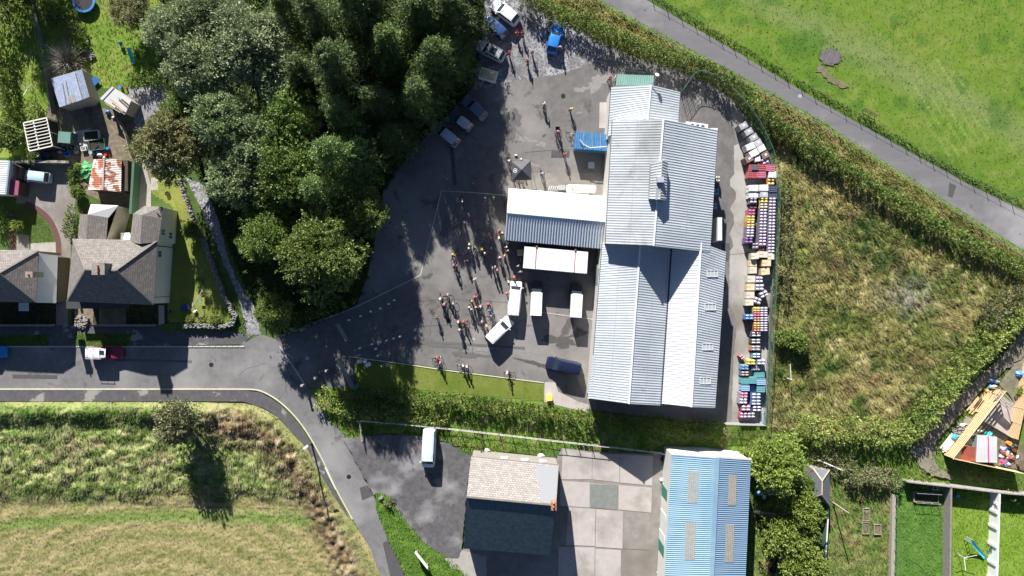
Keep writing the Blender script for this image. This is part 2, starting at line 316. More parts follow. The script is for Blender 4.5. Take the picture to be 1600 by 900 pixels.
def field(name, pts, colf, res=.4, amp=.1, asc=.9, z=.004, fade=1.0, ofs=0, extra=None):
    poly = [P(*p) for p in pts]; xs = [p.x for p in poly]; ys = [p.y for p in poly]
    gx = np.arange(min(xs)-res, max(xs)+res, res); gy = np.arange(min(ys)-res, max(ys)+res, res)
    X, Y = np.meshgrid(gx, gy); nx = len(gx); x = X.ravel(); y = Y.ravel()
    ins = inpoly(x, y, poly); d = dpoly(x, y, poly)*np.where(ins, 1, -1)
    h = fbm(x, y, asc, 5, 3)*amp
    if extra is not None: h = h+extra(*pxy(x, y))
    Z = z+h*np.clip((d-.1)/fade, 0, 1)
    ok = (d > -res).reshape(X.shape); q = ok[:-1, :-1] & ok[1:, :-1] & ok[:-1, 1:] & ok[1:, 1:]
    j, i = np.nonzero(q); a = j*nx+i; F = np.stack([a, a+1, a+1+nx, a+nx], 1)
    c = colf(*pxy(x, y), x, y); us, inv = np.unique(F, return_inverse=True)
    o = npmesh(name, np.stack([x, y, Z], 1)[us], inv.reshape(F.shape), M['turf'], c[us], smooth=True); o['kind'] = 'structure'
    return lambda xx, yy: z+((fbm(xx, yy, asc, 5, 3)*amp)+(extra(*pxy(xx, yy)) if extra is not None else 0))*np.clip((dpoly(xx, yy, poly)-.1)/fade, 0, 1)
def tufts(name, pts, dens, colf, hfun=None, size=(.10, .3), width=.05, label='', lean=(.2, -.5), spread=.8, mask=None, inset=0, per=3):
    poly = [P(*p) for p in pts]; xs = [p.x for p in poly]; ys = [p.y for p in poly]; x0, x1, y0, y1 = min(xs), max(xs), min(ys), max(ys)
    n = int((x1-x0)*(y1-y0)*dens/per); x = RNG.uniform(x0, x1, n); y = RNG.uniform(y0, y1, n); k = inpoly(x, y, poly)
    if inset: k &= dpoly(x, y, poly) > inset
    x = x[k]; y = y[k]
    if mask is not None: k = RNG.rand(len(x)) < mask(*pxy(x, y), x, y); x = x[k]; y = y[k]
    x = np.repeat(x, per); y = np.repeat(y, per); n = len(x); bx = x+RNG.normal(0, .07, n); by = y+RNG.normal(0, .07, n)
    z = hfun(bx, by) if hfun else np.full(n, .004); L = RNG.uniform(size[0], size[1], n); sw = fbm(x, y, 2.2, 31)*2-1
    a = RNG.uniform(0, 2*PI, n); dx = np.cos(a)*spread+lean[0]+sw; dy = np.sin(a)*spread+lean[1]+sw*.5; ln = np.hypot(dx, dy)+1e-6
    tx = bx+dx*L*.8; ty = by+dy*L*.8; tz = z+L*RNG.uniform(.5, 1, n); nx_, ny_ = -dy/ln*width*RNG.uniform(.6, 1.5, n), dx/ln*width
    V = np.empty((n, 3, 3)); V[:, 0] = np.stack([bx-nx_, by-ny_, z-.02], 1); V[:, 1] = np.stack([bx+nx_, by+ny_, z-.02], 1); V[:, 2] = np.stack([tx, ty, tz], 1)
    c = colf(*pxy(x, y), x, y)*RNG.uniform(.7, 1.35, n)[:, None]
    o = npmesh(name, V.reshape(-1, 3), np.arange(3*n).reshape(-1, 3), M['blade'], np.repeat(c, 3, 0)); return tag(o, label, 'grass', kind='stuff')
# leafy twigs: pts (n,3), outward dirs (n,3)
def leaves(pts, dirs, per, ls, tl, col, rs, spread=.12, up=.5, wide=.45):
    n = len(pts); t = rs.uniform(.0, 1, (n, per)); base = pts[:, None]+dirs[:, None]*(t*tl)[..., None]+rs.normal(0, spread, (n, per, 3)); N = n*per; b = base.reshape(-1, 3)
    d = np.repeat(dirs, per, 0)+rs.normal(0, .75, (N, 3)); d /= np.linalg.norm(d, axis=1)[:, None]
    nr = rs.normal(0, .6, (N, 3)); nr[:, 2] += up; w = np.cross(d, nr); w /= (np.linalg.norm(w, axis=1)[:, None]+1e-6)
    L = ls*rs.uniform(.6, 1.4, N)[:, None]; V = np.empty((N, 4, 3)); V[:, 0] = b; V[:, 1] = b+d*L*.5+w*L*wide*.5; V[:, 2] = b+d*L; V[:, 3] = b+d*L*.5-w*L*wide*.5
    cc = np.repeat(col, per, 0)*rs.uniform(.72, 1.3, N)[:, None]
    return V.reshape(-1, 3), np.arange(4*N).reshape(-1, 4), np.repeat(cc, 4, 0)
# ================================================================ GROUND
sheet('ground', [(-1500, -1500), (1500, -1500), (1500, 1500), (-1500, 1500)], 0.0, M['grass_base'], px=False)
# --- pasture top right
def c_past(px, py, x, y):
    n = fbm(x, y, 9, 3); f = fbm(x, y, 1.2, 9, 3); c = mixc(n*1.6-.3, (.09, .165, .018), (.13, .195, .028)); c = mixc((f-.5)*2.2+.1, c, (.16, .205, .045))
    t = np.clip(1-np.abs((px-1240)*.50-(py-30)+28*(vn(x, y, 6, 4)-.5))/42, 0, 1)*.75; c = mixc(t, c, (.16, .20, .075))                     # paler band across the top
    dk = np.clip((fbm(x, y, 3.0, 77)-.62)*5, 0, .6); c = mixc(dk, c, (.05, .12, .018))
    dv = (px-1480)*.84+(py-170)*(-.54); al = (px-1480)*.54+(py-170)*.84; st = np.clip(1-np.abs(((dv+200) % 13)-6.5)/2.0, 0, 1)*(np.abs(dv) < 42)*(np.abs(al) < 75)*vn(x, y, .8, 8); return mixc(st, c, (.22, .30, .10))
past = [(1008, -20), (1080, 39), (1160, 85), (1250, 140), (1340, 187), (1430, 232), (1520, 277), (1620, 334), (1660, 334), (1660, -20)]
hf = field('pasture', past, c_past, .3, .10, 1.4)
tufts('pasture_grass', past, 22, c_past, hf, (.05, .14), .045, 'short bright green grass of the pasture beyond the lane', lean=(.1, -.2))
# --- rough meadow right
mead = [(1212, 215), (1260, 235), (1330, 275), (1420, 330), (1520, 385), (1600, 430), (1600, 520), (1520, 560), (1440, 640), (1400, 680), (1300, 690), (1200, 672), (1205, 520), (1214, 300)]
def c_mead(px, py, x, y):
    n = fbm(x, y, 5, 13); f = fbm(x, y, 1.1, 19, 3); g = fbm(x, y, 2.3, 29)
    c = mixc((n-.35)*3, (.145, .17, .042), (.28, .245, .095)); c = mixc((f-.55)*4, c, (.36, .32, .15)); c = mixc((g-.57)*5, c, (.06, .105, .022))
    rd = np.clip((fbm(x, y, 3.5, 41)-.6)*5, 0, .4)*(px < 1470); c = mixc(rd, c, (.13, .07, .04))
    rk = np.exp(-(((px-1350)/55)**2+((py-400)/60)**2))*(vn(x*1.6, y*.8, 1.1, 6) > .62)*.85; c = mixc(rk, c, (.03, .075, .015))
    sw = np.clip((py-600)/60, 0, 1)*np.clip((1330-px)/80, 0, 1)*.7; c = mixc(sw, c, (.26, .25, .10))
    gr = np.exp(-(((px-1415)/34)**2+((py-462)/26)**2))*.75; c = mixc(gr*vn(x, y, .5, 2)*1.5, c, (.34, .32, .27)); return c
hm = field('meadow', mead, c_mead, .22, .55, 1.0, fade=.6)
tufts('meadow_grass', mead, 70, c_mead, hm, (.15, .5), .05, 'rough unmown meadow grass mixed green and straw', spread=.7)
tufts('rushes', [(1270, 320), (1400, 320), (1440, 470), (1300, 480)], 30, lambda px, py, x, y: mixc(vn(x, y, 1, 3), (.03, .075, .015), (.06, .11, .02)), hm, (.3, .6), .04, 'dark green rush clumps in the meadow', mask=lambda px, py, x, y: (vn(x*1.4, y*.7, 1.1, 6) > .64)*.9)
# --- bottom left field
fld = [(-40, 626), (150, 626), (300, 627), (400, 632), (433, 650), (458, 678), (480, 699), (500, 735), (529, 785), (549, 812), (580, 860), (602, 920), (-40, 920)]
def c_fld(px, py, x, y):
    n = fbm(x, y, 4, 53); f = fbm(x*.6, y, 1.0, 59, 3); c = mixc((f-.35)*3, (.135, .185, .05), (.27, .285, .12)); c = mixc((n-.6)*4, c, (.11, .18, .04)); c = mixc((fbm(x, y, 2.5, 95)-.58)*4, c, (.28, .25, .13))
    low = np.clip((py-(765+60*(fbm(x, y, 7, 1)-.5)))/26, 0, 1); r = np.hypot(px-250, (py-1080)*1.0); band = .5+.5*np.sin(r/5.2+1.5*vn(x, y, 5, 4)); dry = mixc(band*.5+fbm(x, y, .8, 5)*.8-.15, (.175, .18, .06), (.35, .29, .15)); c = mixc(low*.92, c, dry)
    gr = np.clip(1-np.abs(py-(806+np.abs(px-280)**2/(5200.)))/14, 0, 1)*(vn(x, y, 1.5, 6)*.4+.75); c = mixc(gr*low, c, (.14, .21, .05))
    tk = np.clip(1-np.abs(py-(792+np.abs(px-330)**2/4200.))/2.2, 0, 1)*vn(x, y, 2, 66); c = mixc(tk, c, (.07, .08, .03))
    bank = np.clip((662-py)/14, 0, 1)*.8; c = mixc(bank*vn(x, y, 1.2, 7)*1.5, c, (.06, .11, .02)); c = mixc(np.clip((636-py)/6, 0, 1)*.7, c, (.19, .20, .08))
    kd = dpoly(px, py, [(330, 655), (400, 665), (440, 695), (470, 745), (500, 790), (530, 850), (550, 920)], False); br = np.clip(1-kd/(28+14*vn(x, y, 3, 2)+18*(px < 430)), 0, 1)*1.35*np.clip((px-300)/40, 0, 1); c = mixc(br*1.3*(.3+.7*vn(x, y, .8, 21)), c, (.155, .11, .06)); c = mixc(np.clip(br*2-.7, 0, 1)*(vn(x, y, .45, 22) > .62)*.8, c, (.29, .24, .15))
    ed = dpoly(px, py, [(300, 632), (400, 636), (433, 654), (458, 682), (485, 715), (510, 765), (545, 830), (590, 910)], False); c = mixc(np.clip(1-ed/13, 0, 1)*.7, c, (.20, .21, .085))
    return c
def x_fld(px, py):
    lowm = np.clip((py-775)/25, 0, 1); b = lowm*(.12*fbm(px*.06, py*.094, .35, 33)+.04*(vn(px*.03, py*.094, .45, 35)))+.9*np.exp(-((py-643)/12)**2)*(px < 340)*np.clip(vn(px, py, 30, 3)+.4, 0, 1)
    kd = dpoly(px, py, [(330, 652), (400, 662), (440, 692), (470, 742), (500, 790), (530, 850), (550, 920)], False)
    tu = .95*fbm(px*.07, py*.094, 1.1, 71)*np.clip((790-py)/30, 0, 1)
    return b+.75*np.exp(-(kd/22)**2)*(.5+.8*vn(px*.094, py*.094, .7, 44))+tu
hb = field('hay_field', fld, c_fld, .2, .10, .9, fade=.6, extra=x_fld)
tufts('hay_field_grass', fld, 60, c_fld, hb, (.12, .42), .05, 'long tufted grass of the sloping field below the road', mask=lambda px, py, x, y: py < 778+30*(fbm(x, y, 3, 91)-.5)+8*(vn(x, y, .8, 92)-.5))
tufts('mown_grass', fld, 110, c_fld, hb, (.04, .13), .04, 'short mown hay stubble across the lower half of the field', mask=lambda px, py, x, y: py >= 758)
sheet('manhole_plot', [(89, 740), (115, 741), (114, 761), (90, 760)], .45, M['soil'], .12)
# --- roads
sheet('country_lane', [(925, -12)]+[(938, 0), (1050, 62), (1160, 120), (1280, 187), (1391, 258), (1515, 338), (1599, 391), (1640, 418), (1640, 352), (1599, 329), (1515, 289), (1409, 231), (1267, 151), (1160, 87), (1083, 42), (1010, 0), (985, -14)], .03, M['lane'], .10)
sheet('lane_patch', [(1483, 285), (1494, 290), (1488, 309), (1481, 307)], .034, M['patch'])
street = [(-40, 542), (120, 542), (372, 541), (408, 522), (430, 530), (455, 565), (483, 606), (497, 632), (512, 655), (544, 685), (561, 729), (583, 772), (608, 843), (636, 905), (650, 920), (604, 920), (593, 897), (579, 858), (551, 811), (526, 765), (501, 712), (472, 664), (440, 630), (424, 617), (408, 611), (380, 608), (-40, 608)]
sheet('village_street', street, .03, M['road'])
sheet('street_patch', [(562, 762), (576, 758), (584, 774), (566, 782)], .034, M['patch'])
sheet('street_patch', [(598, 848), (612, 842), (634, 898), (640, 910), (612, 910)], .034, M['patch'])
sheet('south_pavement', [(-40, 609), (380, 609), (408, 613), (438, 632), (470, 666), (499, 714), (524, 767), (548, 813), (535, 795), (497, 735), (480, 699), (458, 677), (433, 650), (412, 637), (380, 627), (-40, 627)], .13, M['pavement'], .05)
sheet('north_pavement', [(-40, 508), (380, 508), (398, 520), (380, 538), (215, 541), (-40, 541)], .05, M['pavement'])
for i, q in enumerate([[(-40, 523), (76, 523), (76, 540), (-40, 540)], [(116, 521), (206, 521), (200, 540), (117, 540)], [(252, 506), (365, 508), (372, 500), (378, 495), (384, 523), (370, 517), (252, 518)]]): sheet('verge', q, .07+.004*i, M['grass_base'], .08)
def c_verge(px, py, x, y): return mixc(vn(x, y, .8, 5), (.07, .15, .02), (.13, .22, .035))
k = ribbon([(-40, 608), (380, 608)]+cm([(380, 608), (408, 611), (440, 630), (472, 664), (501, 712), (526, 765), (551, 811)], 5), .15, 0, .15).build('kerb', M['kerb_y']); k['kind'] = 'structure'
m = MB()
for x in range(-40, 375, 9): ribbon([(x, 541.5), (x+8.2, 541.5)], .16, 0, .10 if 110 < x < 205 else .13, m)
k = m.build('kerb', M['kerb']); k['kind'] = 'structure'
m = MB(); ribbon([(492, 698), (506, 728)], .02, .02, .04, m); ribbon([(508, 730), (525, 765)], .12, .03, .155, m); k = m.build('kerb_edge_white', M['linewhite']); k['kind'] = 'structure'
ribbon([(437, 541), (478, 603)], .10, .02, .04).build('road_marking', M['linewhite'])['kind'] = 'structure'
# --- gate forecourt and yard
yard = [(430, 530), (445, 520), (500, 500), (556, 474), (572, 430), (588, 340), (596, 290), (630, 235), (680, 185), (730, 140), (750, 60), (755, -20), (810, -20), (860, 25), (905, 45), (960, 70), (1010, 90), (1060, 106), (1100, 124), (1140, 152), (1175, 195), (1205, 243), (1216, 290), (1213, 400), (1205, 520), (1197, 664), (1130, 664), (920, 640), (850, 626), (850, 597), (700, 577), (640, 568), (556, 557), (552, 606), (484, 606)]
sheet('yard', yard, .02, M['yard'])
sheet('gravel_parking', [(752, -20), (812, -20), (860, 24), (905, 44), (962, 73), (940, 93), (870, 117), (800, 128), (742, 140), (748, 60)], .024, M['gravel_dark'], .25)
ap = [(1147, 228), (1158, 222), (1175, 215), (1205, 255), (1214, 292), (1211, 400), (1203, 520), (1196, 662), (1143, 662), (1146, 560), (1152, 505), (1139, 470), (1140, 415), (1141, 392), (1146, 385), (1143, 371), (1139, 365), (1147, 350), (1146, 336), (1140, 326), (1149, 312), (1150, 300), (1141, 290), (1140, 281), (1147, 272)]
sheet('concrete_apron', ap, .024, M['apron'], .12)
sheet('concrete_pad', [(937, 160), (952, 160), (952, 200), (936, 200)], .026, M['concrete'])
sheet('concrete_pad', [(851, 597), (868, 597), (872, 612), (905, 628), (921, 632), (919, 645), (850, 628)], .026, M['concrete'])
sheet('concrete_strip', [(896, 562), (932, 560), (932, 640), (918, 632), (905, 600)], .028, M['concrete_dark'], .1)
sheet('concrete_strip', [(1064, 120), (1100, 130), (1140, 165), (1150, 220), (1120, 205), (1064, 190)], .024, M['asphalt'], .1)
sheet('shed_slab', [(790, 270), (955, 270), (955, 310), (790, 310)], .026, M['concrete_dark'])
for i, q in enumerate([[(657, 430), (690, 298), (740, 301), (800, 306)], [(437, 526), (500, 502), (560, 478), (657, 430)], [(846, 488), (926, 499)], [(858, 488), (905, 492)]][:3]):
    ribbon(q, .11 if i < 2 else .10, .02, .046+.004*i).build('drain_channel', M['kerb'])['kind'] = 'structure'
ribbon([(545, 557), (640, 570), (700, 579), (850, 598)], .12, .0, .10).build('kerb', M['kerb_y'])['kind'] = 'structure'
m = MB()
for a in ([(560, 500), (640, 475), (700, 468), (800, 473)], [(820, 238), (885, 234), (950, 236)], [(1140, 398), (1172, 395)], [(640, 513), (700, 508), (790, 521)]): ribbon(cm(a, 5), .05, .03, .034, m)
k = m.build('tar_seam', M['patch']); k['kind'] = 'structure'
BM = {'light': mk('cement_dust', (.20, .19, .18), (.27, .26, .245), 2.5, .9), 'dark': mk('damp_tarmac', (.07, .067, .066), (.10, .096, .094), 2.5, .7), 'mid': mk('relaid_tarmac', (.11, .107, .107), (.135, .13, .128), 3, .9)}
def blob(px, py, rx, ry, m, seed, z, rot=0):
    r = random.Random(seed); ph = [r.uniform(0, 6.28) for _ in range(6)]; q = []
    for i in range(70):
        t = i/70*2*PI; k = 1+.28*math.sin(2*t+ph[0])+.2*math.sin(3*t+ph[1])+.15*math.sin(5*t+ph[2])+.12*math.sin(9*t+ph[3])+.08*math.sin(14*t+ph[4]); x, y = rx*k*math.cos(t), ry*k*math.sin(t); q.append((px+x*math.cos(rot)-y*math.sin(rot), py+x*math.sin(rot)+y*math.cos(rot)))
    sheet('yard_stain', q, z, BM[m])
for i, a in enumerate([(935, 128, 18, 10, 'light'), (908, 140, 9, 5, 'light'), (822, 218, 14, 4, 'light'), (846, 226, 9, 3, 'light'), (826, 254, 20, 2.5, 'light'), (905, 176, 4, 2, 'light'), (838, 549, 16, 4, 'light'), (875, 533, 22, 9, 'dark'), (905, 520, 12, 6, 'dark'), (842, 570, 26, 4, 'dark'), (668, 432, 7, 4, 'dark'), (850, 212, 3, 2, 'dark'), (735, 555, 30, 4, 'mid'), (690, 540, 34, 3, 'mid'), (700, 350, 8, 22, 'mid'), (800, 190, 12, 20, 'mid'), (1136, 240, 6, 16, 'mid'), (1132, 330, 5, 18, 'mid'), (985, 108, 26, 4, 'light'), (1095, 150, 7, 12, 'light'), (585, 545, 14, 5, 'mid'), (760, 545, 12, 4, 'light')]): blob(*a, 50+i, .0275+.0009*i if i < 4 else .0285+.0006*i, .15*(i % 5)-.3)
for i, (x, y, r) in enumerate([(700, 500, .32), (845, 300, .3), (880, 150, .35), (605, 570, .3), (1130, 450, .3), (740, 530, .25), (330, 570, .33), (480, 560, .3), (545, 745, .33), (1250, 150, .3)]):
    p = P(x, y, .04); k = MB().cyl((p.x, p.y, .02), (p.x, p.y, .042), r, r, 14).build('drain_cover', M['galv'] if i % 2 else M['black']); tag(k, None, None, kind='structure')
m = MB()
for i in range(16):
    r = random.Random(90+i); x, y = (r.uniform(620, 920), r.uniform(140, 560)) if i < 10 else (r.uniform(20, 470), r.uniform(550, 600)); q = [(x, y)]; a = r.uniform(0, 3.1)
    for k in range(6): a += r.uniform(-.5, .5); x += 8*math.cos(a); y += 8*math.sin(a); q.append((x, y))
    if all(not inpoly(np.array([u]), np.array([v]), [(788, 290), (955, 300), (955, 440), (788, 430)])[0] for u, v in q): ribbon(q, .05, .03, .0365, m)
k = m.build('cracks', M['patch']); k['kind'] = 'structure'
for i, q in enumerate([[(700, 200), (706, 200), (714, 290), (708, 290)], [(640, 530), (820, 542), (820, 546), (640, 534)], [(1128, 380), (1140, 380), (1138, 408), (1126, 408)], [(180, 560), (300, 563), (300, 567), (180, 564)], [(20, 585), (90, 586), (90, 592), (20, 591)], [(455, 585), (470, 600), (466, 605), (451, 590)], [(862, 236), (890, 236), (889, 246), (861, 246)]]): sheet('trench_patch', q, .0415+.0008*i, M['patch'] if i % 2 == 0 else BM['mid'], .03)
lawn = [(556, 560), (640, 572), (700, 581), (849, 600), (849, 626), (700, 612), (556, 602)]
def c_lawn(px, py, x, y): return mixc(fbm(x, y, 2, 3)*1.4-.2, (.12, .17, .028), (.19, .22, .05))
hl = field('lawn', lawn, c_lawn, .3, .03, .6, z=.03); tufts('lawn_grass', lawn, 60, c_lawn, lambda x, y: .03+x*0, (.04, .10), .04, 'mown lawn strip along the south side of the yard', lean=(.1, -.2))
# --- verge and hidden path between the yard hedge and the lower fence
mid = [(486, 608), (556, 606), (700, 614), (850, 630), (920, 645), (1130, 668), (1200, 668), (1300, 692), (1400, 684), (1470, 700), (1480, 745), (1400, 745), (1290, 735), (1180, 715), (1040, 708), (880, 700), (735, 706), (700, 689), (650, 679), (600, 677), (544, 684), (512, 655), (497, 632)]
def c_mid(px, py, x, y): c = mixc(fbm(x, y, 1.6, 5)*1.5-.25, (.07, .15, .02), (.16, .23, .045)); return mixc((fbm(x, y, .9, 8)-.58)*5, c, (.22, .2, .09))
hmid = field('grass_bank', mid, c_mid, .3, .25, .9, z=.006); tufts('bank_grass', mid, 55, c_mid, hmid, (.1, .35), .05, 'lush verge grass between the yard hedge and lower fence')
0 and sheet('footpath', [(620, 640), (760, 648), (930, 662), (1130, 682), (1250, 694), (1390, 700), (1440, 680), (1450, 690), (1400, 712), (1250, 708), (1130, 696), (930, 676), (760, 661), (620, 652)], .22, M['track'], .3)
sheet('farm_track', [(1640, 470), (1600, 510), (1560, 560), (1500, 612), (1440, 672), (1420, 700), (1438, 730), (1455, 742), (1486, 750), (1488, 744), (1466, 732), (1458, 715), (1462, 690), (1490, 655), (1530, 610), (1570, 575), (1600, 555), (1640, 540)], .31, M['track'], .35)
# --- lower premises
sheet('tarmac_drive', [(536, 684), (560, 683), (600, 678), (650, 680), (700, 690), (722, 706), (736, 712), (730, 760), (722, 858), (712, 880), (690, 868), (655, 842), (628, 808), (606, 775), (590, 768), (584, 772), (561, 729)], .32, M['drive'], .2)
isl = [(588, 768), (600, 768), (612, 776), (640, 815), (665, 846), (700, 868), (735, 900), (740, 925), (655, 925), (636, 900), (608, 840), (588, 790)]
hi_ = field('grass_island', isl, c_verge, .3, .15, .8, z=.30); tufts('island_grass', isl, 90, c_verge, hi_, (.08, .25), .05, 'bright grass of the wedge island beside the street')
sheet('stone_flags', [(676, 868), (716, 872), (722, 858), (760, 868), (760, 925), (736, 925), (700, 895), (680, 880)], .325, M['slabs'], .1)
sheet('concrete_yard_base', [(860, 735), (878, 699), (926, 705), (1022, 709), (1044, 710), (1044, 925), (718, 925), (718, 858), (840, 840)], .30, M['concrete_dark'])
cell = [((879, 700), (925, 707), (924, 748), (877, 748)), ((926, 707), (967, 709), (967, 753), (925, 748)), ((968, 709), (1022, 712), (1020, 758), (968, 753)), ((875, 750), (921, 753), (921, 792), (874, 789)), ((922, 754), (965, 757), (964, 795), (922, 792)), ((966, 757), (1019, 761), (1017, 800), (966, 795)), ((888, 791), (930, 794), (929, 852), (884, 850)), ((931, 794), (973, 798), (972, 856), (930, 853)), ((974, 798), (1016, 802), (1015, 858), (973, 856)), ((872, 853), (929, 854), (928, 925), (872, 925)), ((930, 856), (970, 858), (969, 925), (929, 925)), ((971, 858), (1014, 860), (1013, 925), (970, 925))]
for i, q in enumerate(cell): sheet('concrete_bay', q, .335+.0006*(i % 3), M['patch_g'] if False else (M['concrete'] if i not in (8, 11) else M['concrete_dark']))
sheet('concrete_bay', [(922, 755), (965, 757), (964, 794.5), (922, 792)], .342, mk('grey_screed', (.17, .18, .175), (.22, .23, .22), 2, .9))
sheet('side_path', [(1020, 704), (1046, 706), (1046, 925), (1012, 925)], .338, M['concrete_dark'])
# --- left gardens
def c_gard(px, py, x, y): c = mixc(fbm(x, y, 2.5, 6)*1.5-.25, (.09, .17, .02), (.19, .24, .045)); return mixc((fbm(x, y, .8, 9)-.6)*4, c, (.21, .2, .08))
g1 = [(115, 15), (240, 30), (250, 120), (215, 135), (190, 142), (165, 135), (150, 110), (118, 60)]
hg = field('back_garden', [(-40, -20), (260, -20), (262, 125), (230, 140), (190, 145), (150, 130), (75, 120), (78, 160), (40, 240), (-40, 250)], c_gard, .35, .08, .8, z=.006)
tufts('garden_grass', [(-40, -20), (260, -20), (255, 120), (190, 142), (150, 130), (75, 120), (70, 160), (40, 180), (-40, 250)], 45, c_gard, hg, (.06, .2), .045, 'garden grass behind the outbuildings')
def c_front(px, py, x, y): c = mixc(fbm(x, y, 2, 16)*1.5-.25, (.13, .18, .03), (.22, .23, .06)); return mixc(((px-312)**2+(py-441)**2 < 81)*.8, c, (.07, .13, .025))
gf = [(236, 272), (286, 280), (300, 340), (322, 400), (350, 450), (356, 500), (262, 500), (268, 400), (274, 325), (236, 300)]
field('house_lawn', gf, c_front, .3, .04, .5, z=.012); tufts('house_lawn_grass', gf, 60, c_front, lambda x, y: .012+x*0, (.04, .11), .04, 'sunlit lawn on the east side of the cream house')
sheet('concrete_pad', [(236, 278), (247, 278), (247, 297), (236, 297)], .03, M['concrete'])
ln = cm([(198, 133), (222, 126), (250, 124), (262, 150), (272, 190), (262, 250), (300, 282), (318, 290), (340, 340), (356, 400), (378, 450), (398, 480), (408, 524)], 4)+cm([(382, 524), (377, 477), (352, 417), (322, 345), (297, 290), (275, 268), (238, 262), (224, 235), (206, 180)], 4)
sheet('gravel_lane', ln, .03, M['gravel'], .25)
sheet('garden_earth', [(75, 165), (125, 160), (205, 180), (222, 225), (236, 262), (236, 300), (210, 330), (190, 330), (130, 300), (118, 262), (84, 250), (70, 200)], .02, M['dirt'], .2)
sheet('concrete_path', [(76, 195), (87, 193), (89, 212), (142, 200), (142, 232), (95, 238), (84, 212)], .028, M['concrete'], .05)
sheet('side_path', [(214, 254), (226, 254), (236, 290), (236, 326), (214, 326)], .034, M['slabs'])
sheet('driveway', [(26, 254), (118, 254), (118, 330), (112, 372), (108, 450), (106, 512), (88, 512), (90, 470), (96, 390), (90, 365), (76, 345), (55, 330), (40, 318), (26, 318)], .03, M['concrete_dark'], .04)
c = ribbon(cm([(40, 318), (60, 328), (78, 345), (90, 372), (92, 398), (92, 440)], 5), .8, .03, .045).build('brick_edging', M['paver']); c['kind'] = 'structure'
gl = [(44, 330), (60, 337), (76, 352), (84, 380), (46, 380)]
sheet('small_lawn', gl, .026, M['grass_base']); tufts('small_lawn_grass', gl, 130, c_gard, lambda x, y: .03+x*0, (.04, .11), .04, 'small green lawn inside the curved brick edge')
sheet('patio', [(48, 380), (92, 378), (92, 398), (48, 398)], .032, M['slabs'])
sheet('brick_path', [(16, 330), (24, 330), (24, 402), (15, 402)], .034, M['paver'])
sheet('patio', [(26, 365), (46, 368), (46, 396), (26, 396)], .033, M['concrete_dark'])
fg = [(-20, 474), (104, 474), (104, 508), (-20, 508)]
sheet('front_garden', fg, .02, M['soil']); sheet('front_garden', [(112, 473), (262, 473), (262, 508), (112, 508)], .022, M['soil'])
sheet('front_path', [(88, 474), (105, 474), (105, 512), (88, 512)], .042, M['concrete_dark']); sheet('front_path', [(248, 477), (257, 477), (257, 520), (248, 520)], .042, M['concrete'])
sheet('front_path', [(134, 474), (147, 480), (145, 510), (118, 512), (116, 474)], .04, M['dirt']); sheet('gravel_bed', [(155, 480), (197, 480), (197, 507), (155, 507)], .04, M['track'])
tufts('garden_plants', [(0, 476), (86, 476), (86, 506), (0, 506)], 60, c_gard, None, (.1, .4), .06, 'low shaded planting in front of the left house', mask=lambda px, py, x, y: vn(x, y, 1, 3) > .5)
tufts('garden_plants', [(200, 478), (246, 478), (246, 506), (200, 506)], 60, c_gard, None, (.1, .4), .06, 'low shaded planting in front of the cream house', mask=lambda px, py, x, y: vn(x, y, 1, 3) > .5)
tufts('verge_grass', [(116, 521), (206, 521), (200, 540), (117, 540)], 160, c_verge, lambda x, y: .075+x*0, (.06, .16), .045, 'grass verge strip beside the parked off-roader')
tufts('verge_grass', [(-20, 523), (76, 523), (76, 540), (-20, 540)], 160, c_verge, lambda x, y: .072+x*0, (.06, .16), .045, 'shaded grass verge strip at the far left of the street')
tufts('verge_grass', [(362, 492), (384, 496), (384, 523), (370, 517)], 160, c_verge, lambda x, y: .08+x*0, (.06, .2), .045, 'grass wedge at the corner of the stone garden wall')
# --- lower right gardens
def c_g1(px, py, x, y): c = mixc(fbm(x, y, 1.3, 36)*1.6-.3, (.10, .18, .03), (.24, .25, .09)); return mixc((fbm(x, y, .7, 39)-.6)*5, c, (.30, .22, .12))
def c_g2(px, py, x, y): return mixc(fbm(x, y, 1.0, 46)*1.6-.3, (.07, .17, .025), (.12, .22, .045))
def c_g3(px, py, x, y): return mixc(fbm(x, y, 1.5, 56)*1.6-.3, (.12, .21, .02), (.17, .25, .04))
for nm, q, cf, L, amp in (('allotment', [(1176, 800), (1285, 735), (1395, 745), (1394, 925), (1170, 925)], c_g1, 'patchy tussocky grass of the overgrown garden', .3), ('garden_plot', [(1395, 745), (1478, 752), (1476, 925), (1394, 925)], c_g2, 'even green grass of the narrow garden with cold frame', .12), ('garden_plot', [(1490, 760), (1546, 768), (1543, 925), (1488, 925)], c_g3, 'smooth mown lawn around the turquoise slide', .03), ('garden_plot', [(1558, 765), (1660, 772), (1660, 925), (1556, 925)], c_g3, 'smooth mown lawn right of the white wall', .03)):
    h_ = field(nm, q, cf, .3, amp, .8, z=.02); tufts('garden_grass', q, 60, cf, h_, (.05, .14+amp), .045, L)
cg = [(1462, 700), (1545, 600), (1600, 540), (1660, 520), (1660, 770), (1600, 770), (1520, 755)]
hc = field('compound_grass', cg, c_mid, .3, .15, .8, z=.01); tufts('track_weeds', [(1440, 672), (1500, 612), (1560, 560), (1600, 545), (1530, 612), (1490, 655), (1462, 690), (1486, 748), (1438, 735)], 25, c_mid, lambda x, y: .31+x*0, (.06, .2), .045, 'weeds breaking up the farm track beside the compound', mask=lambda px, py, x, y: vn(x, y, 1.4, 15) > .55)
tufts('compound_weeds', cg, 45, c_mid, hc, (.1, .3), .05, 'weedy grass around the timber storage compound', mask=lambda px, py, x, y: ~inpoly(px, py, [(1474, 711), (1555, 608), (1600, 600), (1600, 690), (1582, 733)]))
sheet('compound_slab', [(1533, 655), (1556, 612), (1590, 636), (1578, 684)], .24, M['concrete'])
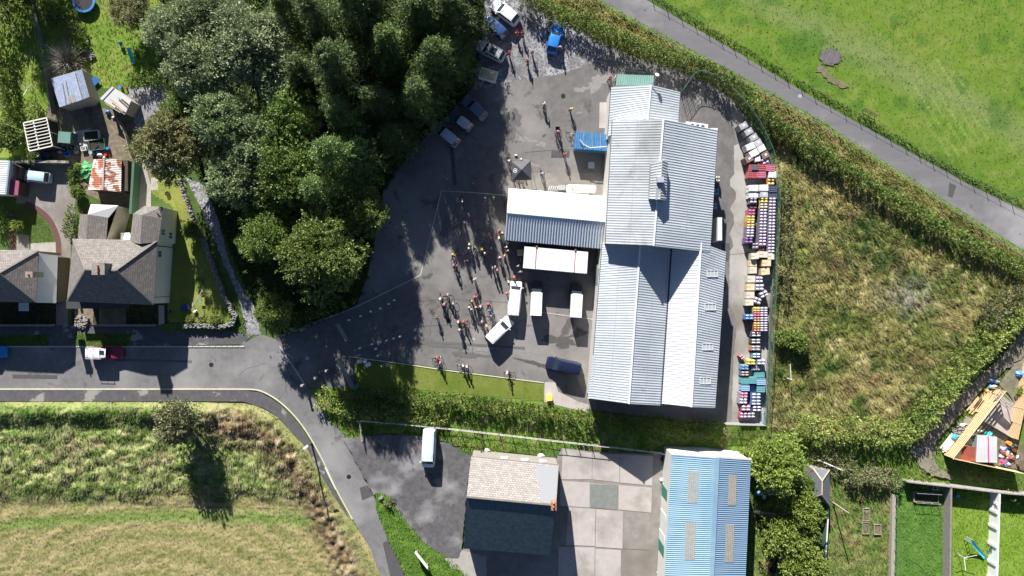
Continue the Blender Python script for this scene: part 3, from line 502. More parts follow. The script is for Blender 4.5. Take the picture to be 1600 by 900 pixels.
sheet('compound_floor', [(1480, 710), (1532, 656), (1578, 686), (1600, 700), (1600, 735), (1582, 732)], .23, M['dirt'])
sheet('compound_track', [(1560, 600), (1598, 545), (1640, 540), (1640, 560), (1600, 620), (1585, 630)], .2, M['track'], .3)
# --- woodland floor and verges around the yard
wood = [(250, -30), (760, -30), (755, 60), (738, 140), (690, 190), (640, 240), (600, 300), (588, 360), (575, 430), (558, 478), (500, 502), (440, 524), (412, 510), (400, 480), (372, 420), (345, 350), (318, 290), (270, 200), (255, 120)]
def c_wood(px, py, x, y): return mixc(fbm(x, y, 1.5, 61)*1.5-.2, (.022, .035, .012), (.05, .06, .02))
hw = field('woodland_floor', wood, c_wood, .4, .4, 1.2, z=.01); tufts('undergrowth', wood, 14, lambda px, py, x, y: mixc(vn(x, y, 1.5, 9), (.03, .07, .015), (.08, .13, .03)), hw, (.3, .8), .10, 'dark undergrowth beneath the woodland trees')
ver = [(800, -20), (925, -12), (938, 0), (1050, 62), (1160, 120), (1280, 187), (1391, 258), (1515, 338), (1640, 418), (1640, 470), (1520, 392), (1420, 335), (1330, 280), (1260, 238), (1214, 232), (1180, 190), (1140, 150), (1090, 120), (1010, 92), (960, 74), (905, 46), (860, 26)]
def c_ver(px, py, x, y):
    dl = dpoly(px, py, [(938, 0), (1050, 62), (1160, 120), (1280, 187), (1391, 258), (1515, 338), (1640, 418)], False)
    c = mixc(fbm(x, y, 1.6, 65)*1.8-.4, (.12, .14, .03), (.27, .26, .09)); c = mixc((fbm(x, y, .8, 68)-.6)*5, c, (.28, .2, .1)); return mixc(np.clip(1-(dl-3)/7, 0, 1)*.8, c, (.11, .21, .03))
hv = field('roadside_bank', ver, c_ver, .3, .5, 1.0, z=.01, fade=1.0); tufts('bank_grass', ver, 70, c_ver, hv, (.15, .55), .05, 'tall straw and green grass on the bank beside the lane')
ve2 = [(1008, -12), (1083, 38), (1160, 82), (1267, 146), (1409, 226), (1515, 284), (1640, 344), (1640, 334), (1515, 274), (1409, 215), (1267, 134), (1160, 70), (1090, 30), (1020, -12)]
tufts('verge_grass', ve2, 120, lambda px, py, x, y: mixc(vn(x, y, 1, 3), (.06, .14, .015), (.14, .22, .04)), hf, (.12, .35), .05, 'longer grass along the pasture fence', mask=lambda px, py, x, y: .6)
tufts('puddle_weeds', [(1276, 78), (1310, 72), (1325, 90), (1315, 108), (1282, 104)], 40, lambda px, py, x, y: mixc(vn(x, y, 1, 3), (.05, .12, .015), (.09, .17, .03)), hf, (.1, .25), .05, 'dark weeds ringing the bare patch in the pasture', mask=lambda px, py, x, y: dpoly(px, py, [(1282, 82), (1304, 76), (1314, 90), (1305, 101), (1285, 98)]) < 4)
sheet('bare_patch', [(1284, 80), (1300, 75), (1313, 83), (1313, 95), (1300, 103), (1288, 100), (1281, 92)], .14, mk('cinders', (.10, .09, .10), (.17, .155, .16), 4, .95, bump=.6, bscale=6), .3)
sheet('rubble_scatter', [(1278, 100), (1288, 106), (1300, 120), (1325, 135), (1318, 138), (1294, 126), (1276, 112)], .13, M['dirt'], .5)
# ================================================================ HEDGES AND TREES
def palette(k):
    return {'grey': ((.12, .17, .065), (.42, .48, .27)), 'silver': ((.12, .20, .065), (.40, .48, .24)), 'dark': ((.04, .075, .02), (.145, .21, .06)), 'deep': ((.05, .095, .022), (.17, .25, .065)), 'mid': ((.07, .125, .022), (.22, .31, .07)), 'olive': ((.12, .135, .045), (.30, .29, .13)), 'bright': ((.10, .16, .03), (.25, .32, .08)), 'lime': ((.12, .19, .03), (.31, .38, .08)), 'hedge': ((.06, .10, .018), (.20, .25, .05)), 'hawthorn': ((.10, .16, .03), (.32, .37, .10)), 'scrub': ((.10, .115, .05), (.23, .225, .12))}[k]
def crown_data(kind, seed, R=4.5, H=4.2, twigs=1000, per=15, ls=.27):
    rs = np.random.RandomState(seed); lo, hi = palette(kind)
    if kind in ('dark', 'deep'):                                      # spruce-like: whorls of drooping radial branches around a leader
        nb = twigs//10; a = rs.uniform(0, 2*PI, nb); h = rs.uniform(0, 1, nb)**.8; Lb = R*(1-h)**.85*rs.uniform(.55, 1.25, nb)*(1+.28*np.sin(2*a+seed)+.18*np.sin(5*a+seed*2))+.35
        pts = []; dr = []; cl = []
        for i in range(nb):
            k = max(5, int(Lb[i]*3.6)); u = rs.uniform(.15, 1, k); w = rs.normal(0, .12, k)*u*Lb[i]; ca, sa = math.cos(a[i]), math.sin(a[i])
            x = u*Lb[i]*ca-w*sa; y = u*Lb[i]*sa+w*ca; z = (h[i]-.5)*2*H*1.4+.7-.22*u*Lb[i]+rs.normal(0, .1, k)
            pts.append(np.stack([x, y, z], 1)); dr.append(np.stack([ca+rs.normal(0, .5, k), sa+rs.normal(0, .5, k), rs.normal(.1, .25, k)], 1)); cl.append(np.full(k, rs.rand()*.75)+rs.rand(k)*.3)
        pts = np.concatenate(pts); dr = np.concatenate(dr); cl = np.concatenate(cl); dr /= np.linalg.norm(dr, axis=1)[:, None]
        return leaves(pts, dr, per, ls*.9, .7, mixc(cl, lo, hi), rs, .10, .7, .38)
    nl = 26; u = rs.rand(nl); a = np.arange(nl)*2.4+rs.rand(nl); rr = R*.80*np.sqrt((np.arange(nl)+.5)/nl)*rs.uniform(.7, 1.2, nl)
    lc = np.stack([rr*np.cos(a), rr*np.sin(a), H*.75*np.sqrt(np.clip(1-(rr/R)**2, 0, 1))*rs.uniform(.35, 1.25, nl)-H*.1], 1); lr = rs.uniform(.16, .38, nl)*R
    i = rs.randint(0, nl, twigs); th = rs.uniform(0, 2*PI, twigs); cz = rs.uniform(-.55, 1, twigs); s = np.sqrt(1-cz**2); d = np.stack([s*np.cos(th), s*np.sin(th), cz], 1)
    p = lc[i]+d*(lr[i]*rs.uniform(.55, 1.08, twigs))[:, None]; tone = rs.rand(nl)[i]*.55+rs.rand(twigs)*.5
    dr = d+np.array([0, 0, .25]); dr /= np.linalg.norm(dr, axis=1)[:, None]
    m = twigs//5; pi_ = np.stack([rs.normal(0, R*.4, m), rs.normal(0, R*.4, m), rs.uniform(-H*.5, H*.2, m)], 1); p = np.concatenate([p, pi_]); dr = np.concatenate([dr, dr[:m]]); tone = np.concatenate([tone, rs.rand(m)*.5])
    return leaves(p, dr, per, ls, .65, mixc(tone, lo, hi), rs, .11, .6, .5)
TREES = {}
def tree_proto(kind, seed, R, H, zc, twigs=1000, per=15, ls=.27):
    V, F, Cc = crown_data(kind, seed, R, H, twigs, per, ls)
    t = empty('tree', (0, 0, 0)); cr = npmesh('crown', V, F, M['leaf'], Cc, t); cr.location = (0, 0, zc)
    b = MB(); rs = random.Random(seed); b.cyl((0, 0, 0), (0, 0, zc*.55), R*.065, R*.048, 8)
    top = (0, 0, zc+(H*.9 if kind in ('dark', 'deep') else H*.2)); b.cyl((0, 0, zc*.55), top, R*.048, .05, 8); b.build('trunk', M['bark'], t)
    b = MB()
    for i in range(9):
        a = i*2.4; r = R*rs.uniform(.5, .8); z0 = zc*rs.uniform(.45, .8); b.cyl((0, 0, z0), (math.cos(a)*r*.5, math.sin(a)*r*.5, z0+H*.25), .12, .08, 5); b.cyl((math.cos(a)*r*.5, math.sin(a)*r*.5, z0+H*.25), (math.cos(a)*r, math.sin(a)*r, zc+H*rs.uniform(-.1, .4)), .08, .03, 5)
    b.build('limb', M['bark'], t); return t
def place(key, px, py, zt, s, label, group, cat='tree', name=None, zs=None):
    if key not in TREES: TREES[key] = [tree_proto(*PROTO[key]), 0]
    pr, n = TREES[key]; zc = PROTO[key][4]; o = pr if n == 0 else copy_tree(pr); TREES[key][1] += 1
    p = P(px, py, zc*(zs or s)); o.location = (p.x, p.y, 0); o.rotation_euler = (0, 0, random.uniform(0, 6.28)); o.scale = (s*random.uniform(.9, 1.12), s*random.uniform(.9, 1.12), zs or s)
    if name: o.name = name
    tag(o, label, cat, group); return o
PROTO = {'grey1': ('grey', 1, 4.4, 4.0, 8.5, 1600), 'grey2': ('grey', 2, 4.2, 4.2, 8.5, 1600), 'silver1': ('silver', 3, 4.3, 4.0, 8.5, 1600), 'dark1': ('dark', 4, 4.6, 4.6, 8.5, 3000, 13), 'dark2': ('dark', 5, 4.6, 4.6, 8.5, 3000, 13), 'dark3': ('dark', 24, 5.4, 4.6, 8.5, 3400, 13), 'deep2': ('deep', 25, 5.2, 4.6, 8.0, 3400, 13), 'deep1': ('deep', 15, 4.6, 4.4, 8.0, 3000, 13), 'mid1': ('mid', 6, 4.4, 4.2, 8.5, 1400), 'olive1': ('olive', 7, 5.0, 4.0, 7.0, 1900), 'bright1': ('bright', 8, 5.0, 5.0, 7.5, 1900), 'lime2': ('lime', 19, 3.8, 3.0, 4.2, 1500), 'lime1': ('lime', 9, 3.4, 2.6, 3.4, 1300), 'bush1': ('mid', 10, 1.6, 1.1, 1.3, 330), 'bush2': ('lime', 12, 1.2, .9, .9, 240), 'scrub1': ('scrub', 13, 2.4, 2.4, 3.2, 600), 'bush3': ('bright', 14, 1.8, 1.3, 1.5, 380)}
WG = 'woodland trees beside the yard'
tr = [('olive1', 275, 228, 1.0, 'large olive brown tree leaning over the gravel lane above the cream house'), ('bright1', 508, 402, 1.08, 'big yellow green tree standing alone at the south tip of the wood'),
('grey1', 285, 50, 1.0, 'grey green tree nearest the lawn with the blue slide'), ('grey2', 345, 28, .95, 'grey green tree on the top edge of the photo, left of the conifers'), ('grey2', 318, 108, 1.05, 'pale grey tree left of centre in the grey green clump'), ('grey1', 392, 75, 1.1, 'palest silver leaved tree in the middle of the grey green clump'), ('grey2', 436, 118, .95, 'grey green tree touching the dark conifers on its right'), ('mid1', 300, 165, .75, 'small mid green tree between the gravel pad and the grey clump'),
('silver1', 352, 188, 1.0, 'silvery green tree just right of the big olive brown tree'), ('silver1', 405, 222, .95, 'silvery green tree in the centre of the wood, south of the grey clump'), ('silver1', 372, 282, .9, 'silvery tree hanging over the bend of the gravel lane'), ('mid1', 418, 372, .85, 'dull mid green tree beside the lane, left of the yellow green tree'), ('mid1', 455, 190, .95, 'mid green tree between the silvery trees and the dark conifers'),
('deep1', 528, 245, 1.1, 'green conifer at the east edge of the wood over the parked cars side'), ('mid1', 452, 268, 1.0, 'mid green tree in the centre south of the wood'), ('deep1', 505, 300, .95, 'green conifer directly north of the yellow green tree'), ('mid1', 425, 325, .75, 'small mid green tree west of the green conifers'), ('bright1', 430, 488, .5, 'bright green shrub like tree at the gate end of the lane'),
('dark3', 500, 35, .98, 'dark conifer at the top edge next to the grey clump'), ('dark2', 560, 20, 1.05, 'second dark conifer from the left along the top edge'), ('dark1', 530, 110, 1.1, 'dark conifer on the west side of the conifer block'), ('deep2', 610, 75, .9, 'dark conifer in the middle of the conifer block'), ('deep2', 660, 30, 1.0, 'greener conifer at the top edge of the conifer block'), ('deep1', 684, 95, .98, 'tall green conifer overlooking the row of parked cars'), ('dark3', 706, 22, .85, 'dark conifer beside the white car at the top of the yard'), ('dark3', 588, 160, .8, 'dark conifer in the shaded south of the block'), ('dark2', 655, 150, .88, 'dark conifer right behind the silver estate car'), ('dark2', 535, 180, .9, 'dark conifer between the block and the green conifers'), ('dark1', 615, 215, .85, 'dark conifer at the wood corner nearest the yard walkers'), ('dark2', 480, 120, .9, 'dark conifer tucked against the grey clump'), ('dark1', 455, 20, .85, 'dark tree between the grey clump and top edge conifers'), ('olive1', 205, 16, .62, 'dull brown green tree above the garden lawn'), ('mid1', 566, 330, .75, 'shadowed tree on the yard edge east of the yellow green tree')]
ZS = {(684, 95): .98, (706, 22): .9, (588, 160): .72, (655, 150): .78, (615, 215): .5, (660, 30): .95, (610, 75): .9, (508, 402): 1.15, (205, 16): .42}
for k, x, y, s, L in tr: place(k, x, y, 0, s, L, WG, zs=ZS.get((x, y)))
for i, (x, y, s, L) in enumerate([(640, -52, 1.1, ''), (694, -45, .9, ''), (706, -100, .85, ''), (560, -60, 1.1, '')]): place('dark1' if i % 2 else 'dark2', x, y, 0, s, 'dark conifer just beyond the top edge, %s' % ['above the middle of the block', 'above the parked white car', 'closest to the gravel parking', 'above the west of the block'][i], WG)
place('lime2', 1210, 722, 0, 1.0, 'bright green spreading tree north east of the blue roofed barn', 'garden trees near the blue barn'); 
for x, y, s, L in [(1245, 790, .95, 'lime green tree south of the little grey roofed garden store'), (1232, 838, .95, 'lime green tree midway along the barn side garden'), (1250, 880, 1.0, 'lime green tree at the bottom edge in the barn side garden'), (1172, 712, .45, 'small lime green tree at the north east corner of the barn')]: place('lime1', x, y, 0, s, L, 'garden trees near the blue barn')
place('mid1', 1260, 755, 0, .26, 'small dark green tree against the grey roofed garden store', 'garden trees near the blue barn')
place('bush1', 90, 28, 0, .9, 'round green bush below the blue rimmed paddling pool', None, 'bush', 'bush'); place('scrub1', 280, 655, 0, 1.25, 'lone scrubby hawthorn beside the south pavement throwing a long shadow', None, 'tree', zs=1.3)
for x, y, s, L in [(1245, 533, .8, 'light green bush in the meadow close to the stockyard fence, right one of two'), (1222, 527, .65, 'light green bush in the meadow touching the stockyard fence, left one of two'), (16, 215, .95, 'leafy bush left of the white pergola frame'), (50, 248, .55, 'small dark green bush below the white pergola'), (303, 360, .7, 'shrub growing over the stone wall beside the lane'), (121, 300, .5, 'yellow green bush between driveway and rusty shed')]: place('bush3', x, y, 0, s, L, None, 'bush', 'bush')
for x, y, s, L in [(29, 352, .6, 'golden yellow round shrub by the red brick path'), (298, 500, .4, 'yellow shrub in the corner flower bed, left one'), (336, 499, .5, 'yellow shrub in the corner flower bed, right one'), (1550, 858, .4, 'tiny yellow bush beside the turquoise slide'), (123, 262, .4, 'small orange yellow shrub beside the green tarp'), (1597, 612, .6, 'low green bush inside the timber compound')]: place('bush2', x, y, 0, s, L, None, 'bush', 'bush')
for k, x, y, s, L in [('dark3', 2, -42, .7, 'dark tree beyond the top left corner'), ('deep2', 48, -60, .6, 'dark tree beyond the top edge left of the trampoline')]: place(k, x, y, 0, s, L, 'trees beyond the top left gardens')
# dead bush (bare twigs)
b = MB(); rs = random.Random(3)
for i in range(420):
    a = rs.uniform(0, 2*PI); e = rs.uniform(.35, 1.5); L = rs.uniform(2.0, 3.6); d = Vector((math.cos(a)*math.cos(e), math.sin(a)*math.cos(e), math.sin(e))); m_ = d*L*.5; t_ = d*L+Vector((rs.gauss(0, .25), rs.gauss(0, .25), -.2)); b.cyl((0, 0, .2), m_, .03, .022, 3, caps=False); b.cyl(m_, t_, .022, .008, 3, caps=False); b.cyl(m_, t_+Vector((rs.gauss(0, .4), rs.gauss(0, .4), .1)), .018, .008, 3, caps=False)
o = empty('dead_bush', P(98, 92, 1.5)*1, 0, 'bare grey brown leafless bush spilling over the slate shed', 'bush'); o.location.z = 0; b.build('branches', M['twig'], o)
def hedge(name, pts, w, h, kind, label, dens=70, ls=.26, cat='hedge', closed=False, jit=.25, seed=5, group=None):
    q = np.array([P(x, y)[:2] for x, y in cm(pts, 4)]); rs = np.random.RandomState(seed); seg = np.linalg.norm(np.diff(q, axis=0), axis=1); cum = np.concatenate([[0], np.cumsum(seg)]); T = cum[-1]
    n = int(T*(w+h*1.4)*dens/8); s = rs.uniform(0, T, n); i = np.clip(np.searchsorted(cum, s)-1, 0, len(seg)-1); f = (s-cum[i])/seg[i]; c = q[i]+(q[i+1]-q[i])*f[:, None]; d = (q[i+1]-q[i])/seg[i][:, None]; nn = np.stack([-d[:, 1], d[:, 0]], 1)
    ww = w*(.72+.6*fbm(s, s*0+seed, 2.2, seed)); hh = h*(.7+.6*fbm(s, s*0+9, 1.8, seed+3)); th = rs.uniform(0, PI, n); k = rs.uniform(.55, 1.05, n)
    p = np.stack([c[:, 0]+nn[:, 0]*np.cos(th)*ww/2*k, c[:, 1]+nn[:, 1]*np.cos(th)*ww/2*k, .15+hh*np.sin(th)**.7*k], 1); p[:, :2] += rs.normal(0, jit*.4, (n, 2))
    dr = np.stack([nn[:, 0]*np.cos(th), nn[:, 1]*np.cos(th), np.sin(th)+.2], 1); dr /= np.linalg.norm(dr, axis=1)[:, None]; lo, hi = palette(kind)
    tone = fbm(p[:, 0], p[:, 1], 1.6, seed+7)*1.3-.25+rs.rand(n)*.3; V, F, Cc = leaves(p, dr, 8, ls, .35, mixc(tone, lo, hi), rs, .10, .6, .55)
    t = empty(name, (float(q[0][0]), float(q[0][1]), 0), 0, label, cat, group); V = V-np.array([q[0][0], q[0][1], 0]); npmesh('foliage', V, F, M['leaf'], Cc, t)
    b = MB(); st = np.arange(0, T, 1.1)
    for s_ in []:
        i_ = min(max(int(np.searchsorted(cum, s_))-1, 0), len(seg)-1); c_ = q[i_]+(q[i_+1]-q[i_])*((s_-cum[i_])/seg[i_])-q[0]; b.cyl((c_[0], c_[1], 0), (c_[0]+rs.normal(0, .2), c_[1]+rs.normal(0, .2), h*.7), .05, .02, 5)
    return t
hedge('hedge', [(545, 612), (640, 618), (740, 628), (840, 641), (930, 652)], 1.4, 1.9, 'hedge', 'clipped leafy hedge along the south side of the yard lawn')
hedge('hedge', [(930, 652), (1040, 662), (1130, 668)], 1.6, 1.2, 'mid', 'low shaded hedge behind the south end of the white roofed warehouse')
hedge('hedge', [(500, 618), (530, 632), (560, 640), (600, 645), (700, 650)], 2.6, 1.2, 'hawthorn', 'scrubby hedge growth beside the bend of the street', seed=9)
hedge('hedge', [(812, -8), (860, 24), (910, 42), (965, 66), (1010, 86), (1060, 98), (1110, 118), (1160, 155), (1200, 195), (1235, 215), (1270, 240)], 1.9, 2.2, 'mid', 'tall dark hedge curving round the north corner of the yard', seed=21)
hedge('hedge', [(1270, 240), (1340, 283), (1430, 338), (1500, 378), (1560, 408), (1600, 430)], 1.8, 2.0, 'mid', 'hawthorn hedge between the meadow and the lane bank', seed=22)
hedge('hedge', [(1610, 462), (1570, 500), (1535, 530), (1500, 570), (1460, 615), (1425, 660), (1390, 675), (1340, 668), (1290, 668), (1235, 660)], 3.2, 2.5, 'hawthorn', 'broad bushy hedge along the meadow beside the farm track', seed=23)
hedge('hedge', [(1595, 452), (1560, 478), (1530, 510)], 3.0, 2.0, 'scrub', 'thicker scrub in the east corner of the meadow', seed=24)
hedge('hedge', [(1315, 738), (1360, 742), (1400, 748)], 2.3, 1.8, 'scrub', 'ragged hedge at the top of the overgrown garden', seed=25)
hedge('hedge', [(1220, 285), (1222, 340), (1226, 400), (1220, 470)], 2.0, 1.0, 'scrub', 'weedy bramble strip against the stockyard fence', seed=26, dens=40)
hedge('hedge', [(1300, 705), (1270, 722), (1330, 725)], 2.0, 1.2, 'scrub', 'bramble patch beside the white timber pole', seed=27, dens=50)
hedge('hedge', [(8, 88), (14, 120), (22, 160), (30, 200)], 1.8, 1.8, 'hedge', 'clipped hedge between the two left back gardens', seed=28)
hedge('hedge', [(120, 322), (119, 345), (117, 372)], 1.0, 1.6, 'hedge', 'narrow clipped hedge between driveway and cream house extension', seed=29)
hedge('hedge', [(124, 40), (130, 65), (125, 95)], 1.4, 1.4, 'hedge', 'loose flowering hedge left of the slide lawn', seed=30, dens=50)
hedge('hedge', [(205, 132), (225, 124), (248, 118), (256, 138)], 1.7, 1.4, 'mid', 'rounded hedge on the north rim of the gravel pad', seed=31)
hedge('hedge', [(48, 168), (62, 180), (72, 178)], 1.8, 1.0, 'bright', 'leafy flower bed below the washing line', seed=32)
hedge('hedge', [(0, 335), (10, 345), (6, 362)], 2.2, 1.0, 'mid', 'leafy planting left of the red brick path', seed=33)
hedge('hedge', [(-10, 30), (10, 20), (45, 5), (70, -10)], 3.0, 4.5, 'dark', 'tall dark hedge shading the top left garden', seed=34)
hedge('hedge', [(118, 265), (121, 282), (118, 296)], 1.2, 1.0, 'lime', 'orange and yellow border beside the driveway', seed=35)
hedge('hedge', [(1568, 772), (1600, 776)], 1.0, .8, 'bright', 'clipped bright hedge below the timber compound', seed=36)
hedge('hedge', [(1400, 750), (1440, 752), (1478, 758)], .9, .5, 'lime', 'ivy trailing over the back garden wall', seed=37)
hedge('hedge', [(445, 512), (470, 500), (500, 487), (540, 470)], 1.6, 1.0, 'mid', 'low growth under the rail beside the gate', seed=38)
hedge('hedge', [(604, 778), (612, 786)], 1.3, .6, 'scrub', 'small planted shrub around the boulder on the grass island', seed=39)
# ================================================================ BUILDINGS
def hit(px, py, p0, n):                                               # where the sight line through a pixel meets a plane
    o = Vector((0, 0, CAM_H)); d = P(px, py, 0)-o; return o+d*((Vector(p0)-o).dot(n)/d.dot(n))
def pn(A, B, Cc):
    n = (B-A).cross(Cc-A).normalized(); return n if n.z > 0 else -n
def ribbed(name, A, B, Cc, D, mat, parent, pitch=.35, h=.034, t=.07):    # A-B eave, D-C ridge
    n = pn(A, B, Cc); L = max((B-A).length, (Cc-D).length); k = max(2, int(L/pitch)); V = []; F = []
    ts = [];
    for i in range(k):
        for f, z in ((0, 0), (.45, 0), (.6, h), (.85, h)): ts.append(((i+f)/k, z))
    ts.append((1, 0))
    for t_, z in ts: V += [A.lerp(B, t_)+n*z, D.lerp(Cc, t_)+n*z]
    for i in range(len(ts)-1): F.append((2*i, 2*i+2, 2*i+3, 2*i+1))
    b = len(V); V += [A-n*t, B-n*t, Cc-n*t, D-n*t]; F += [(b, b+1, b+2, b+3), (0, 1, b+3, b), (2*len(ts)-2, 2*len(ts)-1, b+2, b+1)]
    F += [(0, b, b+1, 2*len(ts)-2), (1, 2*len(ts)-1, b+2, b+3)]
    mb = MB(); mb.add(V, F); return mb.build(name, mat, parent)
def tiled(name, pts, mat, parent, eave=0, t=.08):                      # flat slope with real UVs laid along its eave edge (pts[eave] -> pts[eave+1])
    n = pn(pts[0], pts[1], pts[2]); u = (pts[(eave+1) % len(pts)]-pts[eave]).normalized(); v = n.cross(u); o = pts[eave]
    mb = MB(); mb.slab(pts, n, t); return mb.build(name, mat, parent, uv=lambda c, p: ((c-o).dot(u), (c-o).dot(v)))
def cap(name, a, b, parent, w=.24, mat='flash', z=.09, h=.05):
    mb = MB(); mb.beam(a+Vector((0, 0, z)), b+Vector((0, 0, z)), w, h); return mb.build(name, M[mat], parent)
def walls(parent, loop, mat, name='wall', inset=.15, z0=0, drop=.12):     # loop: roof outline points (3D) in order, walls straight down
    c = sum(loop, Vector())/len(loop); q = []
    for p in loop: d = Vector((c.x-p.x, c.y-p.y, 0)); q.append(p+d.normalized()*inset-Vector((0, 0, drop)))
    n = len(q); V = [(p.x, p.y, z0) for p in q]+q; mb = MB(); mb.add(V, [(i, (i+1) % n, n+(i+1) % n, n+i) for i in range(n)]); return mb.build(name, M[mat], parent)
def panel_on(name, pxs, A, B, Cc, mat, parent, up=.07, t=.05, ribs=False):
    n = pn(A, B, Cc); q = [hit(x, y, A+n*up, n) for x, y in pxs]
    if ribs: return ribbed(name, q[0], q[1], q[2], q[3], mat, parent, .25, .03, .04)
    mb = MB(); mb.slab(q, n, t); return mb.build(name, mat, parent)
def rectpx(x, y, w, h, sk=0): return [(x-w/2, y-h/2), (x+w/2, y-h/2), (x+w/2-sk, y+h/2), (x-w/2-sk, y+h/2)]
# --- warehouse
wh = empty('warehouse', P(1000, 400), 0, 'large warehouse with pale corrugated metal roofs in several bays', 'warehouse'); inv = wh
def loc0(o): o.matrix_parent_inverse = Matrix.Translation(-o.parent.location); return o
def W(f, *a, **k): return loc0(f(*a, **k))
nL0, nL1, nG0, nG1, nR0, nR1 = P(955, 136, 5.3), P(950, 213, 5.3), P(1017, 133, 7.0), P(1011, 195, 7.0), P(1063, 144, 5.7), P(1059, 200, 5.7)
W(ribbed, 'roof_sheet', nL0, nL1, nG1, nG0, M['roof_west'], wh); W(ribbed, 'roof_sheet', nR1, nR0, nG0, nG1, M['roof_west'], wh, .35); W(cap, 'ridge_cap', nG0, nG1, wh)
W(walls, wh, [nL0, nG0, nR0, nR1, nG1, nL1], 'clad')
mL0, mL1, mG0, mG1, mR0, mR1 = P(957, 188, 6.9), P(946, 381, 6.9), P(1036.5, 186, 9.7), P(1021, 384, 9.7), P(1121.5, 203, 6.6), P(1109.5, 394, 6.6)
W(ribbed, 'roof_sheet', mL0, mL1, mG1, mG0, M['roof_mid'], wh); W(ribbed, 'roof_sheet', mR1, mR0, mG0, mG1, M['roof_west'], wh); W(cap, 'ridge_cap', mG0, mG1, wh)
W(walls, wh, [mL0, mG0, mR0, mR1, mG1, mL1], 'clad')
sL0, sLm, sL1, sG0, sG1, sV0, sV1 = P(941.5, 379, 5.0), P(927.5, 555, 5.0), P(922, 623, 5.0), P(1001, 372, 7.0), P(982.5, 631, 7.0), P(1048.5, 380, 5.35), P(1031.5, 633.5, 5.35)
W(ribbed, 'roof_sheet', sL0, sL1, sG1, sG0, M['roof_west'], wh); W(ribbed, 'roof_sheet', sV1, sV0, sG0, sG1, M['roof_west'], wh); W(cap, 'ridge_cap', sG0, sG1, wh)
lm0 = sL0.lerp(sL1, .71); gm = sG0.lerp(sG1, .71); W(ribbed, 'roof_sheet', P(926, 556, 4.92), P(918, 623.5, 4.92), sL1+Vector((.25, 0, .12)), lm0+Vector((.25, 0, .12)), M['roof_west'], wh)
W(walls, wh, [sL0, sG0, sV0, sV1, sG1, sL1], 'clad')
eW0, eW1, eG0, eG1, eR0, eR1 = P(1050, 380, 5.3), P(1033.5, 631, 5.3), P(1095, 379, 7.05), P(1080, 636, 7.05), P(1134.5, 394, 5.7), P(1117.5, 637.5, 5.7)
W(ribbed, 'roof_sheet', eW0, eW1, eG1, eG0, M['roof_pale'], wh); W(ribbed, 'roof_sheet', eR1, eR0, eG0, eG1, M['roof_west'], wh); W(cap, 'ridge_cap', eG0, eG1, wh, .3)
W(walls, wh, [eW0, eG0, eR0, eR1, eG1, eW1], 'clad')
W(cap, 'valley_gutter', sV0+Vector((.07, 0, 0)), sV1+Vector((.07, 0, 0)), wh, .28, 'gutter', -.02, .06)
for a, b in ((sL0, sL1), (mL0, mL1), (nL0, nL1), (mR0, mR1), (eR0, eR1), (nR0, nR1)): W(cap, 'gutter', a, b, wh, .14, 'gutter', -.12, .12)
for x, y in ((1113.5, 427.5), (1110, 479.5), (1106, 542), (1102, 595)):
    r = W(panel_on, 'rooflight', rectpx(x, y, 17, 11, .5), eR0, eR1, eG0, M['skyl'], wh); n = pn(eR0, eR1, eG0); mb = MB()
    for dx in (-8.2, -2.7, 2.7, 8.2): mb.beam(hit(x+dx, y-5, eR0+n*.10, n), hit(x+dx, y+5, eR0+n*.10, n), .05, .05)
    for dy in (-5, 5): mb.beam(hit(x-8.5, y+dy, eR0+n*.10, n), hit(x+8.5, y+dy, eR0+n*.10, n), .05, .05)
    f = mb.build('glazing_bar', M['flash'], r)
    f.matrix_parent_inverse = (r.matrix_parent_inverse).inverted() if False else Matrix.Identity(4)
for (f, a, b, c_, d) in ((.46, mR0, mG0, mR1, mG1), (.5, mL0, mG0, mL1, mG1)): W(cap, 'sheet_lap', a.lerp(b, f), c_.lerp(d, f), wh, .05, 'galv', .04, .02)
for (a, b, c_, d) in ((sL0, sG0, sL1, sG1), (sV0, sG0, sV1, sG1), (eR0, eG0, eR1, eG1)): W(cap, 'sheet_lap', a.lerp(b, .5), c_.lerp(d, .5), wh, .04, 'galv', .035, .02)
# ridge ventilator
vA, vB, vC, vD = P(1017, 254, 10.2), P(1035, 250, 10.9), P(1031.5, 312, 10.9), P(1014.5, 311, 10.2)
W(ribbed, 'ventilator_roof', vA, vD, vC, vB, M['roof_mid'], wh, .35, .04); vE, vF = P(1043.5, 254, 10.3), P(1041, 313, 10.3); W(ribbed, 'ventilator_roof', vF, vE, vB, vC, M['roof_mid'], wh, .35, .04)
W(walls, wh, [vA, vB, vE, vF, vC, vD], 'roof_mid', 'ventilator_wall', .1, 8.2); mb = MB(); mb.box(P(1031.5, 281, 11.0), (.85, .75, .7)); mb.beam(P(1029, 293, 10.8), P(1027, 312, 10.6), .55, .3); W(mb.build, 'vent_hood', M['roof_mid'], wh)
W(lambda: MB().box(P(1115, 204, 5.8), (1.0, .6, .4)).build('side_duct', M['roof_pale'], wh)); W(lambda: MB().box(P(1116.5, 360, 2.6), (.6, 3.2, 5.0)).build('side_duct', M['roof_pale'], wh))
wd = MB()
for y in (430, 480, 560): wd.box((P(936, y, 5).x+.1, P(0, y, 2).y, 1.6), (.06, 3.0, 3.0))
W(lambda: wd.build('roller_door', M['galv'], wh))
